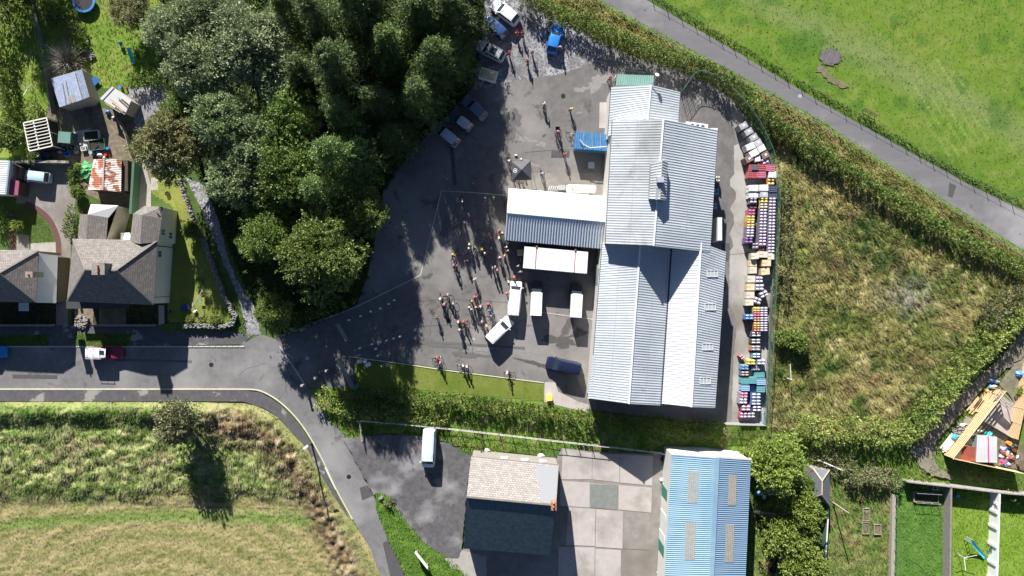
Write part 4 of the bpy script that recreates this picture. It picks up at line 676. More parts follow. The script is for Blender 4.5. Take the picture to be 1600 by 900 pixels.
# --- loading shed
ls = empty('loading_shed', P(868, 340), 0, 'loading shed with a white ribbed roof, south slope coloured bluer as shade', 'shed')
a0, a1, g0, g1, s0, s1 = P(795, 294, 3.3), P(951, 307, 3.3), P(792, 331.5, 4.6), P(950, 346, 4.6), P(788.8, 375, 3.1), P(946, 389, 3.1)
W(ribbed, 'roof_sheet', a0, a1, g1, g0, M['roof_white'], ls, .34, .03); W(ribbed, 'roof_sheet', s1, s0, g0, g1, M['roof_shed_shade'], ls, .38, .09); W(walls, ls, [a0, a1, g1, s1, s0, g0], 'clad'); W(cap, 'ridge_cap', g0, g1, ls, .25)
W(cap, 'gutter', s0, s1, ls, .16, 'gutter', -.1, .12)
# --- small lean-tos
def leanto(name, q, mat, label, cat, rib=.3, posts=True, parentless=True):
    c = sum(q, Vector())/len(q); t = empty(name, (c.x, c.y, 0), 0, label, cat); W(ribbed, 'roof_sheet', q[0], q[1], q[2], q[3], mat, t, rib, .04)
    mb = MB()
    for p in q: p2 = p.lerp(c, .06); W(lambda: MB().beam((p2.x, p2.y, 0), (p2.x, p2.y, p2.z-.1), .1, .1).build('post', M['galv'], t))
    return t
M['teal_side'] = flat('container_blue', (.05, .16, .32), .5)
t = leanto('blue_shelter', [P(897, 232, 2.2), P(948.5, 236, 2.2), P(949.5, 210, 2.5), P(899.5, 206, 2.5)], mk('shelter_blue', (.06, .20, .42), (.10, .27, .50), 2, .5), 'blue box shelter with a sheeted roof against the warehouse wall', 'shelter')
W(walls, t, [P(897, 232, 2.2), P(948.5, 236, 2.2), P(949.5, 210, 2.2), P(899.5, 206, 2.2)], 'teal_side', 'side', .06)
b = MB()
for x in (912, 925, 938): b.beam(P(x, 208, 2.62), P(x+1, 234, 2.36), .08, .05)
W(lambda: b.build('roof_bar', M['galv'], t))
o = empty('pole', P(905, 222), 0, 'pale bent pole lying across the blue shelter roof', 'pole'); W(lambda: MB().tube([P(906, 218, 2.62), P(912, 226, 2.55), P(922, 231, 2.5), P(948, 229, 2.6)], .06).build('shaft', M['offwhite'], o))
t2_ = leanto('green_canopy', [P(965, 116, 3.0), P(1022, 118, 3.0), P(1021, 134, 3.2), P(962, 133, 3.2)], M['roof_green'], 'faded green sheeted canopy at the north end of the warehouse', 'canopy')
# --- container
ct = empty('storage_container', P(868, 405), 0, 'long white box container beneath the loading shed eave, strapped twice', 'container'); q = [P(819.5, 385, 2.9), P(919, 393.7, 2.9), P(917, 427.5, 2.9), P(817.3, 418.5, 2.9)]
W(lambda: MB().prism([(p.x, p.y) for p in q], .2, 2.9).build('body', M['cont'], ct))
d = (q[1]-q[0]).normalized()
for f in (.19, .80):
    p0 = q[0].lerp(q[1], f); p1 = q[3].lerp(q[2], f); W(lambda: MB().beam(p0+Vector((0, .08, .03)), p1+Vector((0, -.08, .03)), .10, .04).beam(p1+Vector((0, -.04, 0)), p1-Vector((0, .04, 2.6)), .1, .04).build('strap', flat('rust', (.22, .10, .07)), ct))
    W(lambda: MB().box(p0+Vector((0, .12, 0)), (.25, .25, .3)).build('shackle', flat('rust', (.22, .10, .07)), ct))
# --- slate building
sb = empty('slate_building', P(800, 790), 0, 'big detached building, north slope of pale slates and south slope coloured dark as shade', 'building')
a0, a1, g0, g1, s0, s1 = P(736, 714, 4.6), P(873, 727, 4.6), P(729, 776, 8.2), P(869, 789, 8.2), P(724.5, 857, 4.3), P(859, 868, 4.3)
W(tiled, 'roof', [a1, a0, g0, g1], M['slate_pale'], sb, 0); W(tiled, 'roof', [s0, s1, g1, g0], M['slate_shade'], sb, 0); W(walls, sb, [a0, a1, g1, s1, s0, g0], 'render_grey'); W(cap, 'ridge_cap', g0, g1, sb, .25, 'render_grey', .06)
n = pn(a0, a1, g1); W(panel_on, 'lead_patch', [(837, 727.5), (871.5, 728), (868, 787), (845, 785), (842, 760)], a0, a1, g1, flat('lead', (.20, .21, .225), .6), sb, .02, .03)
W(cap, 'gutter', a0, a1, sb, .2, 'render_grey', -.08, .1)
for x, y in ((788, 711.5), (820, 715), (848, 717.5)): p = P(x, y, 3.2); W(lambda: MB().box((p.x, a0.y+(a1.y-a0.y)*((p.x-a0.x)/(a1.x-a0.x))-.02, 3.0), (1.0, .1, .9)).build('window', M['white'], sb))
ch = W(lambda: MB().box(P(865, 789, 8.5), (.7, 1.1, 1.3)).build('chimney', M['brickred'] if 'brickred' in M else flat('brickred', (.34, .16, .11), .9), sb))
mb = MB(); [mb.cyl(P(865, 789+dy, 9.1), P(865, 789+dy, 9.5), .13, .11, 8) for dy in (-3, 3)]; mb.build('chimney_pot', flat('terracotta', (.5, .2, .13)), ch)
# --- blue barn
bb = empty('blue_barn', P(1105, 830), 0, 'long blue corrugated barn with four brown rooflights at the bottom edge', 'barn')
a0, a1, g0, g1, e0, e1 = P(1049.5, 709, 5.2), P(1034, 985, 5.2), P(1121, 714.5, 6.9), P(1108, 985, 6.9), P(1173.5, 718, 5.3), P(1161, 985, 5.3)
W(ribbed, 'roof_sheet', a0, a1, g1, g0, M['roof_blue'], bb, .28, .05); W(ribbed, 'roof_sheet', e1, e0, g0, g1, mk('blue_roof_sheet_shaded', (.16, .265, .37), (.21, .315, .42), .35, .6, c3=(.2, .28, .40), s3=.2, t3=(.45, .62), stretch=(.2, 3.5, 1)), bb, .28, .05); W(cap, 'ridge_cap', g0, g1, bb, .6, 'roof_blue', .06); W(walls, bb, [a0, g0, e0, e1, g1, a1], 'clad')  # east slope takes a darker copy of the sheet as its shaded side
W(cap, 'bargeboard', a0+Vector((0, .05, 0)), g0+Vector((0, .05, 0)), bb, .3, 'offwhite', .03, .08); W(cap, 'bargeboard', g0+Vector((0, .05, 0)), e0+Vector((0, .05, 0)), bb, .3, 'offwhite', .03, .08)
for x, y, w, h, s in ((1083, 761, 16, 49, 1.5), (1079, 845.5, 16, 59, 1.8)): W(panel_on, 'rooflight', rectpx(x, y, w, h, s), a0, a1, g1, M['rooflight'], bb, .06, .05, True)
for x, y, w, h, s in ((1145, 765.5, 12.5, 47, 1.5), (1141, 849, 13, 59, 1.8)): W(panel_on, 'rooflight', rectpx(x, y, w, h, s), e0, e1, g1, M['rooflight'], bb, .06, .05, True)
for y, h, mt in ((770, 3, 'teal_paint'), (800, 1.4, 'offwhite'), (835, 2.0, 'offwhite'), (855, 3, 'teal_paint')):
    p = P(1040, y, 0); fx = a0.x+.15+(a1.x-a0.x)*((p.y-a0.y)/(a1.y-a0.y)); W(lambda: MB().box((fx-.05, p.y, 1.9), (.1, h, 3.6)).build('door', M[mt], bb))
# --- houses
def win_x(parent, x, y, z, w=.95, h=1.1):
    f = W(lambda: MB().box((x+.02, y, z), (.06, w, h)).build('window', M['white'], parent))
    for s in (-1, 1): q = MB().box((x+.06, y+s*w*.235, z+.02), (.03, w*.38, h*.78)).build('pane', M['winglass'], f); q.matrix_parent_inverse = Matrix.Identity(4)
def house_window_fix(): pass
def chimney(parent, px, py, z, w, d, h, mat, pots=2, ax='y', pc='terracotta'):
    c = P(px, py, z); st = W(lambda: MB().box((c.x, c.y, z-h/2+.2), (w, d, h)).box((c.x, c.y, z+.2), (w+.12, d+.12, .1)).build('chimney', mat, parent)); mb = MB()
    for i in range(pots):
        k = (i-(pots-1)/2)*.42; p = (c.x+(k if ax == 'x' else 0), c.y+(k if ax == 'y' else 0), z+.25); mb.cyl(p, (p[0], p[1], z+.65), .13, .10, 8)
    mb.build('chimney_pot', flat(pc, (.5, .2, .13)), st)
hbz = empty('house', P(190, 420), 0, 'semi detached house with hipped tile roof and cream east wall', 'house'); Z = 4.9
c0, c1, c2, c3, r0, r1 = P(114, 373, Z), P(246, 375.5, Z), P(240, 476.5, Z), P(104.5, 471, Z), P(133.5, 421, 8.0), P(181, 422.5, 8.0)
W(tiled, 'roof', [c1, c0, r0, r1], M['tile_grey'], hbz); W(tiled, 'roof', [c3, c2, r1, r0], M['slate_deep'] if 'slate_deep' in M else M['tile_grey'], hbz); W(tiled, 'roof', [c2, c1, r1], M['tile_grey'], hbz); W(tiled, 'roof', [c0, c3, r0], M['tile_grey'], hbz)
for a, b in ((r0, r1), (c0, r0), (c1, r1), (c2, r1), (c3, r0)): W(cap, 'ridge_tile', a, b, hbz, .2, 'ridge', .04, .05)
W(walls, hbz, [c0, c1, c2, c3], 'render_cream', 'wall', .3)
chimney(hbz, 155, 420, 9.0, 1.6, 1.5, 2.2, M['render_grey'], 3)
b0, b1, b2, b3, k0, k1 = P(205, 337, Z), P(256, 340, Z), P(246, 378, Z), P(203, 378, Z), P(222, 336, 5.9), P(219, 381, 5.9)
hN0, hN1 = P(225, 322, Z-.3), P(266-12, 323, Z-.3)
b0 = P(208, 334, Z-.1); W(tiled, 'roof', [b3, b0, k0, k1], M['tile_grey'], hbz); W(tiled, 'roof', [P(248, 378, Z), P(253, 341, Z), k0, k1], M['tile_grey'], hbz); W(tiled, 'roof', [hN1, hN0, k0, P(253, 341, Z)], M['tile_grey'], hbz); W(tiled, 'roof', [hN0, b0, k0], M['tile_grey'], hbz)
W(walls, hbz, [P(208, 334, Z-.1), P(225, 322, Z-.3), P(253, 323, Z-.3), P(248, 378, Z), P(204, 380, Z)], 'render_cream', 'wing_wall', .1, 0, .15)
w0, w1, w2, w3, q0, q1 = P(125, 334, 4.0), P(169, 340, 4.0), P(166, 376, 4.0), P(121, 376, 4.0), P(137, 335, 4.9), P(134, 377, 4.9)
W(tiled, 'roof', [w3, w0, q0, q1], M['tile_grey'], hbz); W(tiled, 'roof', [w2, w1, q0, q1], M['tile_grey'], hbz); W(tiled, 'roof', [P(185, 321, 3.6), P(142, 319, 3.6), q0, w1], flat('sunlit_hip', (.45, .45, .46), .8), hbz)  # north hip lightened in colour to show full sun on it
W(walls, hbz, [w0, P(142, 319, 3.6), P(184, 321, 3.6), w2, w3], 'render_grey', 'wing_wall', .1, 0, .15)
W(lambda: MB().box(P(196, 369, 2.2), (1.3, 1.0, .12)).box((P(196, 369, 2.2).x, P(196, 369, 2.2).y, 1.1), (1.1, .8, 2.1)).build('porch', M['offwhite'], hbz))
W(lambda: MB().box((P(170, 492).x, P(0, 478, 3).y+.1, 2.6), (9, 1.0, .1)).build('porch_canopy', M['gutter'], hbz))
ex = c1.x-.28; ex2 = c2.x-.28
def wx(y): return ex+(ex2-ex)*((c1.y-y)/(c1.y-c2.y))
WX = P(253, 330, Z).x-.02
for y, z, onw in ((375+22, 3.6, 1), (363, 3.7, 0), (368, 1.6, 0)):
    yy = P(0, y, z).y; x = wx(yy) if onw else (P(253, 323, Z-.3).x+(P(248, 378, Z).x-P(253, 323, Z-.3).x)*((P(0, 323, Z).y-yy)/(P(0, 323, Z).y-P(0, 378, Z).y)))-.1
    win_x(hbz, x, yy, z)
W(lambda: MB().beam((wx(P(0, 385, 3).y)+.06, P(0, 385, 3).y, 0), (wx(P(0, 385, 3).y)+.06, P(0, 385, 3).y, Z), .09).beam((wx(P(0, 466, 3).y)+.06, P(0, 464, 3).y, .2), (wx(P(0, 466, 3).y)+.06, P(0, 464, 3).y, Z-.3), .07).build('drainpipe', M['gutter'], hbz))
ha = empty('house', P(0, 430), 0, 'neighbouring house cut by the left edge, with a white flat roofed side extension', 'house')
c0, c1, c2, c3, r0, r1 = P(-140, 389, Z), P(60.5, 391, Z), P(56, 472.5, Z), P(-146, 468, Z), P(-100, 422, 7.6), P(-2, 427, 7.6)
W(tiled, 'roof', [c1, c0, r0, r1], M['tile_grey'], ha); W(tiled, 'roof', [c3, c2, r1, r0], M['tile_grey'], ha); W(tiled, 'roof', [c2, c1, r1], M['tile_grey'], ha); W(tiled, 'roof', [c0, c3, r0], M['tile_grey'], ha); W(walls, ha, [c0, c1, c2, c3], 'render_grey', 'wall', .3)
for a, b in ((r0, r1), (c1, r1), (c2, r1)): W(cap, 'ridge_tile', a, b, ha, .2, 'ridge', .04, .05)
chimney(ha, 47, 429, 7.2, .9, .7, 2.2, M['render_grey'], 1)
q = [P(61, 395, 4.6), P(90.5, 400, 2.7), P(88, 473.5, 2.7), P(56, 473, 4.6)]; W(lambda: MB().slab(q, pn(q[0], q[1], q[2]), .2).build('flat_roof', M['felt_white'], ha)); W(walls, ha, q, 'wood_dark', 'extension_wall', .15, 0, .2)  # extension wall coloured dark to stand for its unlit side
W(lambda: MB().slab([P(29, 473, 2.5), P(44, 473, 2.5), P(44, 486, 2.5), P(29, 486, 2.5)], Vector((0, 0, 1)), .12).build('porch', M['offwhite'], ha))
# --- outbuildings left
def shed(name, label, w0, w1, g0, g1, e0, e1, mw, me, wall='wood_dark', kind=tiled, mask=None):
    c = (w0+e1)/2; t = empty(name, (c.x, c.y, 0), 0, label, 'shed')
    if kind is tiled: W(tiled, 'roof', [w0, w1, g1, g0], mw, t); W(tiled, 'roof', [e1, e0, g0, g1], me, t)
    else: W(ribbed, 'roof', w0, w1, g1, g0, mw, t, .25, .03); W(ribbed, 'roof', e1, e0, g0, g1, me, t, .25, .03)
    W(walls, t, [w0, g0, e0, e1, g1, w1], wall, 'wall', .1); W(cap, 'ridge_cap', g0, g1, t, .18, 'galv', .06); return t
t = shed('garden_shed', 'blue grey tiled garden shed with planks on its roof under the bare bush', P(79, 122.5, 2.4), P(93, 167.5, 2.4), P(116, 112, 3.4), P(128, 156, 3.4), P(128, 108, 2.6), P(140, 151, 2.6), M['pantile'], M['pantile'], 'wood_grey')
t2 = empty('plank_pile', P(113, 155), 0, 'few bleached planks resting on the tiled shed roof', 'planks'); n = pn(P(79, 122.5, 2.4), P(93, 167.5, 2.4), P(116, 112, 3.4))
for i, (a, b) in enumerate((((108, 150), (111, 161)), ((111, 148), (115, 160)), ((114, 147), (118, 159)), ((102, 125), (109, 162)), ((97, 130), (103, 163)))): W(lambda: MB().beam(hit(*a, P(79, 122.5, 2.55), n), hit(*b, P(79, 122.5, 2.55), n), .18 if i < 3 else .1, .05).build('plank', M['wood_grey'], t2))
t = shed('rusty_shed', 'shed with flaking rust red and white tin roof beside the green tarp', P(146.5, 249, 2.3), P(137, 297, 2.3), P(163, 248, 3.1), P(161, 297, 3.1), P(190, 250, 2.4), P(189, 300, 2.4), M['terrafelt'], M['tinpale'], 'wood_dark', kind=ribbed)
W(lambda: MB().box(P(198, 275, 1.5)-Vector((0, 0, .5)), (.8, 4.4, 1.9)).build('side_store', M['wood_dark'], t))
ts = empty('garden_shed', P(180, 157), 0, 'pale flat roofed shed loaded with long planks at the gravel pad', 'shed'); q = [P(156, 154, 2.5), P(175, 135, 2.8), P(205, 157, 2.8), P(195, 179, 2.5)]
W(lambda: MB().slab(q, pn(q[0], q[1], q[2]), .1).build('roof', M['felt_white'], ts)); W(walls, ts, q, 'wood_grey'); W(cap, 'roof_batten', q[0].lerp(q[3], .12), q[1].lerp(q[2], .12), ts, .12, 'gutter', .02, .03)
t2 = empty('plank_pile', P(186, 165), 0, 'long brown planks lying on the pale flat shed roof', 'planks')
for i, (a, b) in enumerate((((168, 158), (192, 174)), ((172, 155), (194, 171)), ((176, 160), (196, 172)), ((184, 152), (200, 166)), ((188, 151), (200, 161)), ((164, 161), (188, 176)))): W(lambda: MB().beam(P(*a, 2.8+.02*i), P(*b, 2.8+.02*i), .12, .05).build('plank', M['wood_grey' if i % 2 else 'wood'], t2))
gz = empty('garage', P(10, 278), 0, 'white ribbed garage roof with blue edge cut by the left border', 'garage'); q = [P(-45, 249, 2.7), P(15, 251, 2.9), P(9, 304, 2.9), P(-45, 303, 2.7)]
W(ribbed, 'roof', q[0], q[3], q[2], q[1], M['roof_pale'], gz, .3, .04); W(walls, gz, q, 'clad'); W(cap, 'gutter', q[1], q[2], gz, .25, 'roof_blue', 0, .1)
q = [P(13, 279, 2.2), P(30, 283, 2.2), P(28, 305, 2.2), P(9, 304, 2.2)]; W(lambda: MB().slab(q, Vector((0, 0, 1)), .12).build('maroon_roof', mk('maroon_felt', (.22, .05, .10), (.30, .10, .16), 4, .9), gz)); W(walls, gz, q, 'wood_dark', 'lean_to_wall', .1)
q = [P(15, 252, 2.2), P(30, 260, 2.2), P(27, 279, 2.2), P(14, 277, 2.2)]; W(walls, gz, q, 'wood_dark', 'open_bay_wall', .05)
pg = empty('pergola', P(58, 210), 0, 'white painted timber frame with open slats, roof cover missing', 'pergola'); A, B, C_, D = P(37, 192, 2.3), P(73, 184, 2.3), P(82, 228, 2.3), P(46, 236, 2.3)
for a, b in ((A, B), (B, C_), (C_, D), (D, A), (A.lerp(B, .42), D.lerp(C_, .42))): W(lambda: MB().beam(a, b, .16, .12).build('frame_beam', M['wood_white'], pg))
for i in range(1, 9): W(lambda: MB().beam(A.lerp(D, i/9)+Vector((0, 0, .09)), B.lerp(C_, i/9)+Vector((0, 0, .09)), .10, .07).build('slat', M['wood_white'], pg))
for p in (A, B, C_, D, A.lerp(D, .5), B.lerp(C_, .5)): W(lambda: MB().beam((p.x, p.y, 0), p, .12).build('post', M['wood_white'], pg))
W(walls, pg, [A, B, C_, D], 'wood_dark', 'side_board', .12, 0, .3)
st = empty('garden_store', P(1283, 762), 0, 'small hip roofed garden store with yellow ridge tiles', 'shed'); a, b, c_, d_, r0, r1 = P(1270.5, 732, 2.6), P(1296, 734, 2.6), P(1297, 790, 2.6), P(1270, 778, 2.6), P(1284.5, 751, 3.8), P(1284, 773, 3.8)
mg = mk('grey_felt_tile', (.10, .11, .135), (.15, .165, .19), 3, .8)
for q in ([b, a, r0], [a, d_, r1, r0], [c_, b, r0, r1], [d_, c_, r1]): W(tiled, 'roof', q, mg, st)
for u, v in ((r0, r1), (a, r0), (b, r0), (c_, r1), (d_, r1)): W(cap, 'ridge_tile', u, v, st, .14, 'wood', .05, .05)
W(walls, st, [a, b, c_, d_], 'stone')
# ================================================================ VEHICLES
def wheel(parent, x, y, r=.32, w=.22):
    wt = MB().cyl((0, -w/2, 0), (0, w/2, 0), r, r, 16).build('wheel', M['black'], parent); wt.location = (x, y, r)
    MB().cyl((0, -w/2-.01, 0), (0, w/2+.01, 0), r*.62, r*.62, 10).build('rim', M['chrome'], wt); return wt
def car(name, L, Wd, H, ws, rs, re, rb, body, roof=None, belt=None, label='', cat='car', group=None, a=None, b=None, z=1.0, rails=False, sunroof=False, bonnet=None, hood=None, rear_glass=True, roofbox=False, zg=0.02):
    body = body if not isinstance(body, str) else flat('car_'+body.replace(' ', '_'), COL[body], .25, .6); roof = roof or body; bonnet = bonnet or body
    pa, pb = P(*a, z), P(*b, z); c = (pa+pb)/2; d = pa-pb; t = empty(name, (c.x, c.y, zg), math.atan2(d.y, d.x), label, cat, group)
    belt = belt or H*.62; hood = hood or belt*.88; X = lambda f: L/2-f*L; hw = Wd/2
    def hwid(x): return hw*(1-.16*abs(2*x/L)**7-.015)
    st = [0, .02, .06, .14, ws, ws+.1, .5, .75, .92, .98, 1]; V = []; F = []
    for f in st:
        x = X(f); w = hwid(x)*(.93 if f in (0, 1) else 1)
        zt = hood*(.80 if f == 0 else .9 if f == .02 else .96) if f < ws-.01 else (belt if f < .97 else belt*(.94 if f == .98 else .86)); zt = max(zt, .5)
        for yy, zz in ((-w*.9, .22), (-w, .45), (-w, zt*.80), (-w*.90, zt*.985), (0, zt+.035), (w*.90, zt*.985), (w, zt*.80), (w, .45), (w*.9, .22)): V.append((x, yy, zz))
    n = 9
    for i in range(len(st)-1):
        for j in range(n-1): F.append((i*n+j, i*n+j+1, (i+1)*n+j+1, (i+1)*n+j))
        F.append((i*n+n-1, i*n, (i+1)*n, (i+1)*n+n-1))
    F += [tuple(range(n))[::-1], tuple(range((len(st)-1)*n, len(st)*n))]
    m = MB(); m.add(V, F); bo = m.build('body', body, t, smooth=True)
    mo = bo.modifiers.new('bevel', 'EDGE_SPLIT'); mo.split_angle = math.radians(50)
    wb, wr = hwid(0)*.93, hwid(0)*.80
    bs = [Vector((X(ws), -wb*.97, belt-.03)), Vector((X(ws), wb*.97, belt-.03)), Vector((X(rb), wb*.96, belt-.03)), Vector((X(rb), -wb*.96, belt-.03))]; tp = [Vector((X(rs), -wr, H-.05)), Vector((X(rs), wr, H-.05)), Vector((X(re), wr*.97, H-.05)), Vector((X(re), -wr*.97, H-.05))]
    MB().add(bs+tp, [(0, 1, 2, 3), (7, 6, 5, 4), (0, 4, 5, 1), (1, 5, 6, 2), (2, 6, 7, 3), (3, 7, 4, 0)]).build('cabin', body, t)
    xs = np.linspace(X(rs)+.03, X(re)-.03, 6); V = []; F = []
    for i, x in enumerate(xs):
        k = 1-.06*(i in (0, 5)); zz = H-.045+(.05 if 0 < i < 5 else 0)
        for u in (-1, -.85, 0, .85, 1): V.append((x, wr*1.01*u*k, zz-(.045 if abs(u) == 1 else 0)+(.015 if u == 0 else 0)))
    for i in range(5):
        for j in range(4): F.append((i*5+j, i*5+j+1, (i+1)*5+j+1, (i+1)*5+j)[::-1])
    MB().add(V, F).build('roof', roof, t, smooth=True)
    def gl(nm, q, u0=.06, u1=.94, v0=.10, v1=.93, mat='glass'):           # q: bottom-left, bottom-right, top-right, top-left
        nn = (q[1]-q[0]).cross(q[3]-q[0]).normalized()
        if nn.dot((sum(q, Vector())/4)-Vector((0, 0, H*.6))) < 0: nn = -nn
        f = lambda u, v: q[0].lerp(q[1], u).lerp(q[3].lerp(q[2], u), v)+nn*.015
        return MB().slab([f(u0, v0), f(u1, v0), f(u1, v1), f(u0, v1)], nn, .012).build(nm, M[mat], t)
    gl('windscreen', [bs[0], bs[1], tp[1], tp[0]])
    if rear_glass: gl('rear_window', [bs[3], bs[2], tp[2], tp[3]])
    for s in (0, 1):
        q = [bs[s], bs[3-s], tp[3-s], tp[s]]
        for u0, u1 in ((.08, .33), (.36, .60), (.63, .92)) if rear_glass is True else ((.06, .26),): gl('side_window', q, u0, u1, .18, .9)
    for s in (-1, 1):
        wheel(t, X(.18), s*(hw-.12)); wheel(t, X(.81), s*(hw-.12)); MB().ball((X(.035), s*hw*.72, hood*.72), (.14, .17, .08), 8, 4).build('headlight', M['lamp_glass'], t)
        MB().box((X(.99), s*hw*.78, belt*.78), (.06, .2, .2)).build('tail_light', M['red_glass'], t); MB().box((X(ws+.045), s*(hw+.08), belt+.02), (.12, .2, .14)).build('wing_mirror', body, t)
        if rails: MB().beam((X(rs+.05), s*wr*.9, H+.05), (X(re-.03), s*wr*.9, H+.05), .04, .05).build('roof_rail', M['chrome'], t)
    if bonnet is not body:
        V = []; xs_ = [X(.035), X(ws*.5), X(ws)]
        MB().slab([Vector((X(.03), -hw*.82, hood*.985)), Vector((X(ws)+.02, -hw*.88, hood+.03)), Vector((X(ws)+.02, hw*.88, hood+.03)), Vector((X(.03), hw*.82, hood*.985))], Vector((0, 0, 1)), -.04).build('bonnet', bonnet, t)
    if sunroof: MB().box((X((rs+re)/2-.02), 0, H+.025), (L*.22, wr*1.3, .02)).build('sunroof', M['glass'], t)
    return t, X
cs = flat('car_silver', (.42, .45, .50), .3, .6); cw = flat('car_white', (.80, .80, .80), .3, .6)
car('parked_car', 4.6, 1.9, 1.6, .25, .40, .84, .96, cw, label='white family car parked at the very top of the gravel area', a=(771, 4), b=(808, 33), group='cars parked round the yard')
car('parked_car', 4.1, 1.75, 1.5, .26, .42, .86, .97, flat('car_darkblue', (.03, .07, .22), .25, .6), label='dark blue car half hidden under the trees beside the white car', a=(761, 29), b=(788, 54), group='cars parked round the yard')
car('parked_car', 4.4, 1.85, 1.6, .25, .38, .86, .96, cs, label='silver car with a large dark sunroof between dark blue car and trailer', a=(750, 70), b=(784, 88), rails=True, sunroof=True, group='cars parked round the yard')
car('parked_car', 4.2, 1.75, 1.5, .26, .40, .86, .96, flat('car_greyblue', (.10, .14, .22), .25, .6), label='grey blue car with roof rails in the tree shade, nearest the trailer', a=(729, 157), b=(754, 180), rails=True, group='cars parked round the yard')
car('parked_car', 3.9, 1.7, 1.45, .26, .42, .86, .97, flat('car_slate', (.06, .08, .13), .3, .6), cs, label='small dark car in the shade between the two other parked cars', a=(708, 180), b=(732, 198), group='cars parked round the yard')
car('parked_car', 4.7, 1.8, 1.5, .28, .41, .88, .97, flat('car_steel', (.13, .16, .22), .25, .6), cs, label='silver roofed estate car with dark bonnet nearest the wood corner', a=(678, 195), b=(714, 224), rails=True, group='cars parked round the yard')
car('parked_car', 4.2, 1.8, 1.5, .26, .42, .82, .95, flat('car_blue', (.03, .20, .60), .25, .6), label='bright blue car alone on the gravel with a cyclist behind it', a=(872, 41), b=(862, 79), group='cars parked round the yard')
car('parked_car', 3.9, 1.7, 1.55, .18, .30, .88, .97, flat('car_paleblue', (.45, .62, .68), .3, .6), label='pale blue hatchback on the concrete driveway of the left house', a=(36, 273), b=(76, 278))
t, X = car('off_roader', 4.9, 1.75, 1.95, .36, .39, .97, .985, flat('car_maroon', (.20, .02, .05), .3, .6), cw, belt=1.15, hood=1.05, label='maroon off roader with a white roof parked on the village street', a=(189, 552), b=(135, 551), z=1.4)
MB().box((X(.50), .15, 2.0), (.7, .55, .06)).build('roof_hatch', M['glass'], t); MB().cyl((X(.998), 0, .9), (X(.998)-.2, 0, .9), .36, .36, 14).build('spare_wheel', M['black'], t); lad = MB()
for yy in (-.8, .8): lad.beam((X(.5), yy, 2.06), (X(.95), yy, 2.06), .05)
for f in (.55, .75, .93): lad.beam((X(f), -.8, 2.09), (X(f), .8, 2.09), .05)
lad.build('roof_rack', M['offwhite'], t)
car('parked_car', 4.2, 1.8, 1.5, .26, .42, .84, .97, flat('car_blue', (.03, .20, .60)), label='bright blue car on the village street cut by the left edge', a=(7, 550), b=(-37, 550))
cv = flat('van_paleblue', (.60, .68, .76), .4, .5)
def roofribs(t, X, f0, f1, w, H, mat, n=5):
    for i in range(n): MB().beam((X(f0), (i-(n-1)/2)*w/n, H+.02), (X(f1), (i-(n-1)/2)*w/n, H+.02), .05, .03).build('roof_rib', mat, t)
t, X = car('van', 5.6, 2.0, 2.3, .10, .22, .975, .99, cv, belt=1.25, hood=1.1, label='pale panel van parked on the lower tarmac drive, facing down', cat='van', a=(668, 731), b=(671, 671), z=1.6, rear_glass=False, zg=.33); roofribs(t, X, .3, .93, 1.5, 2.3, cv, 4)
t, X = car('van', 5.0, 1.9, 2.0, .13, .25, .97, .99, cw, belt=1.15, hood=1.0, label='white van facing the container, leftmost of the three vans in line', cat='van', a=(807, 440), b=(802, 493), z=1.6, rear_glass=False, group='vans parked beside the container'); roofribs(t, X, .28, .95, 1.3, 2.0, flat('van_trim', (.5, .5, .5)), 2)
for (xa, ya, xb, yb, L_) in ((839, 440, 837, 492.5, 'white roofed van with black bonnet, middle one of three in line'), (902, 443, 899, 495, 'white roofed van with black bonnet standing alone nearest the warehouse wall')):
    t, X = car('van', 5.0, 1.75, 2.3, .20, .32, .98, .99, flat('car_black', (.018, .018, .02), .3, .6), cw, belt=1.15, hood=1.0, label=L_, cat='van', a=(xa, ya), b=(xb, yb), z=1.6, rear_glass=False, group='vans parked beside the container')
    MB().box((X(.66), 0, 1.75), (3.3, 1.62, 1.2)).build('canopy', cw, t)
t, X = car('van', 4.4, 1.8, 1.9, .20, .36, .97, .985, cw, belt=1.1, hood=.98, label='white van parked at an angle among the cyclists', cat='van', a=(796, 501), b=(765.5, 531), z=1.5, rear_glass=False)
t, X = car('van', 5.1, 1.9, 1.95, .20, .34, .97, .985, flat('car_ink', (.015, .02, .05), .2, .7), belt=1.15, hood=1.0, label='black van by the south west corner of the warehouse', cat='van', a=(855, 566.5), b=(907, 578), z=1.5, rear_glass=False); roofribs(t, X, .4, .93, 1.3, 1.95, flat('car_ink', (.02, .02, .04)), 3)
# trailer
pc = P(763, 117, 1.0); t = empty('trailer', (pc.x, pc.y, 0), math.radians(-16), 'white camping trailer with a tan cover and drawbar towards the trees', 'trailer')
MB().box((0, 0, .75), (2.5, 1.6, .7)).build('body', cw, t); MB().add([(-1.15, -.7, 1.1), (1.15, -.7, 1.1), (1.15, .7, 1.1), (-1.15, .7, 1.1), (-.8, -.2, 1.35), (.8, -.2, 1.35), (.8, .2, 1.35), (-.8, .2, 1.35)], [(0, 1, 5, 4), (1, 2, 6, 5), (2, 3, 7, 6), (3, 0, 4, 7), (4, 5, 6, 7)]).build('cover', flat('canvas', (.42, .40, .26), .9), t)
for s in (-1, 1): wheel(t, 0, s*.85, .28); MB().beam((-1.2, s*.5, .5), (-2.1, 0, .5), .08).build('drawbar', M['galv'], t)
MB().cyl((-2.1, 0, .0), (-2.1, 0, .7), .06).build('jockey_wheel', M['black'], t)
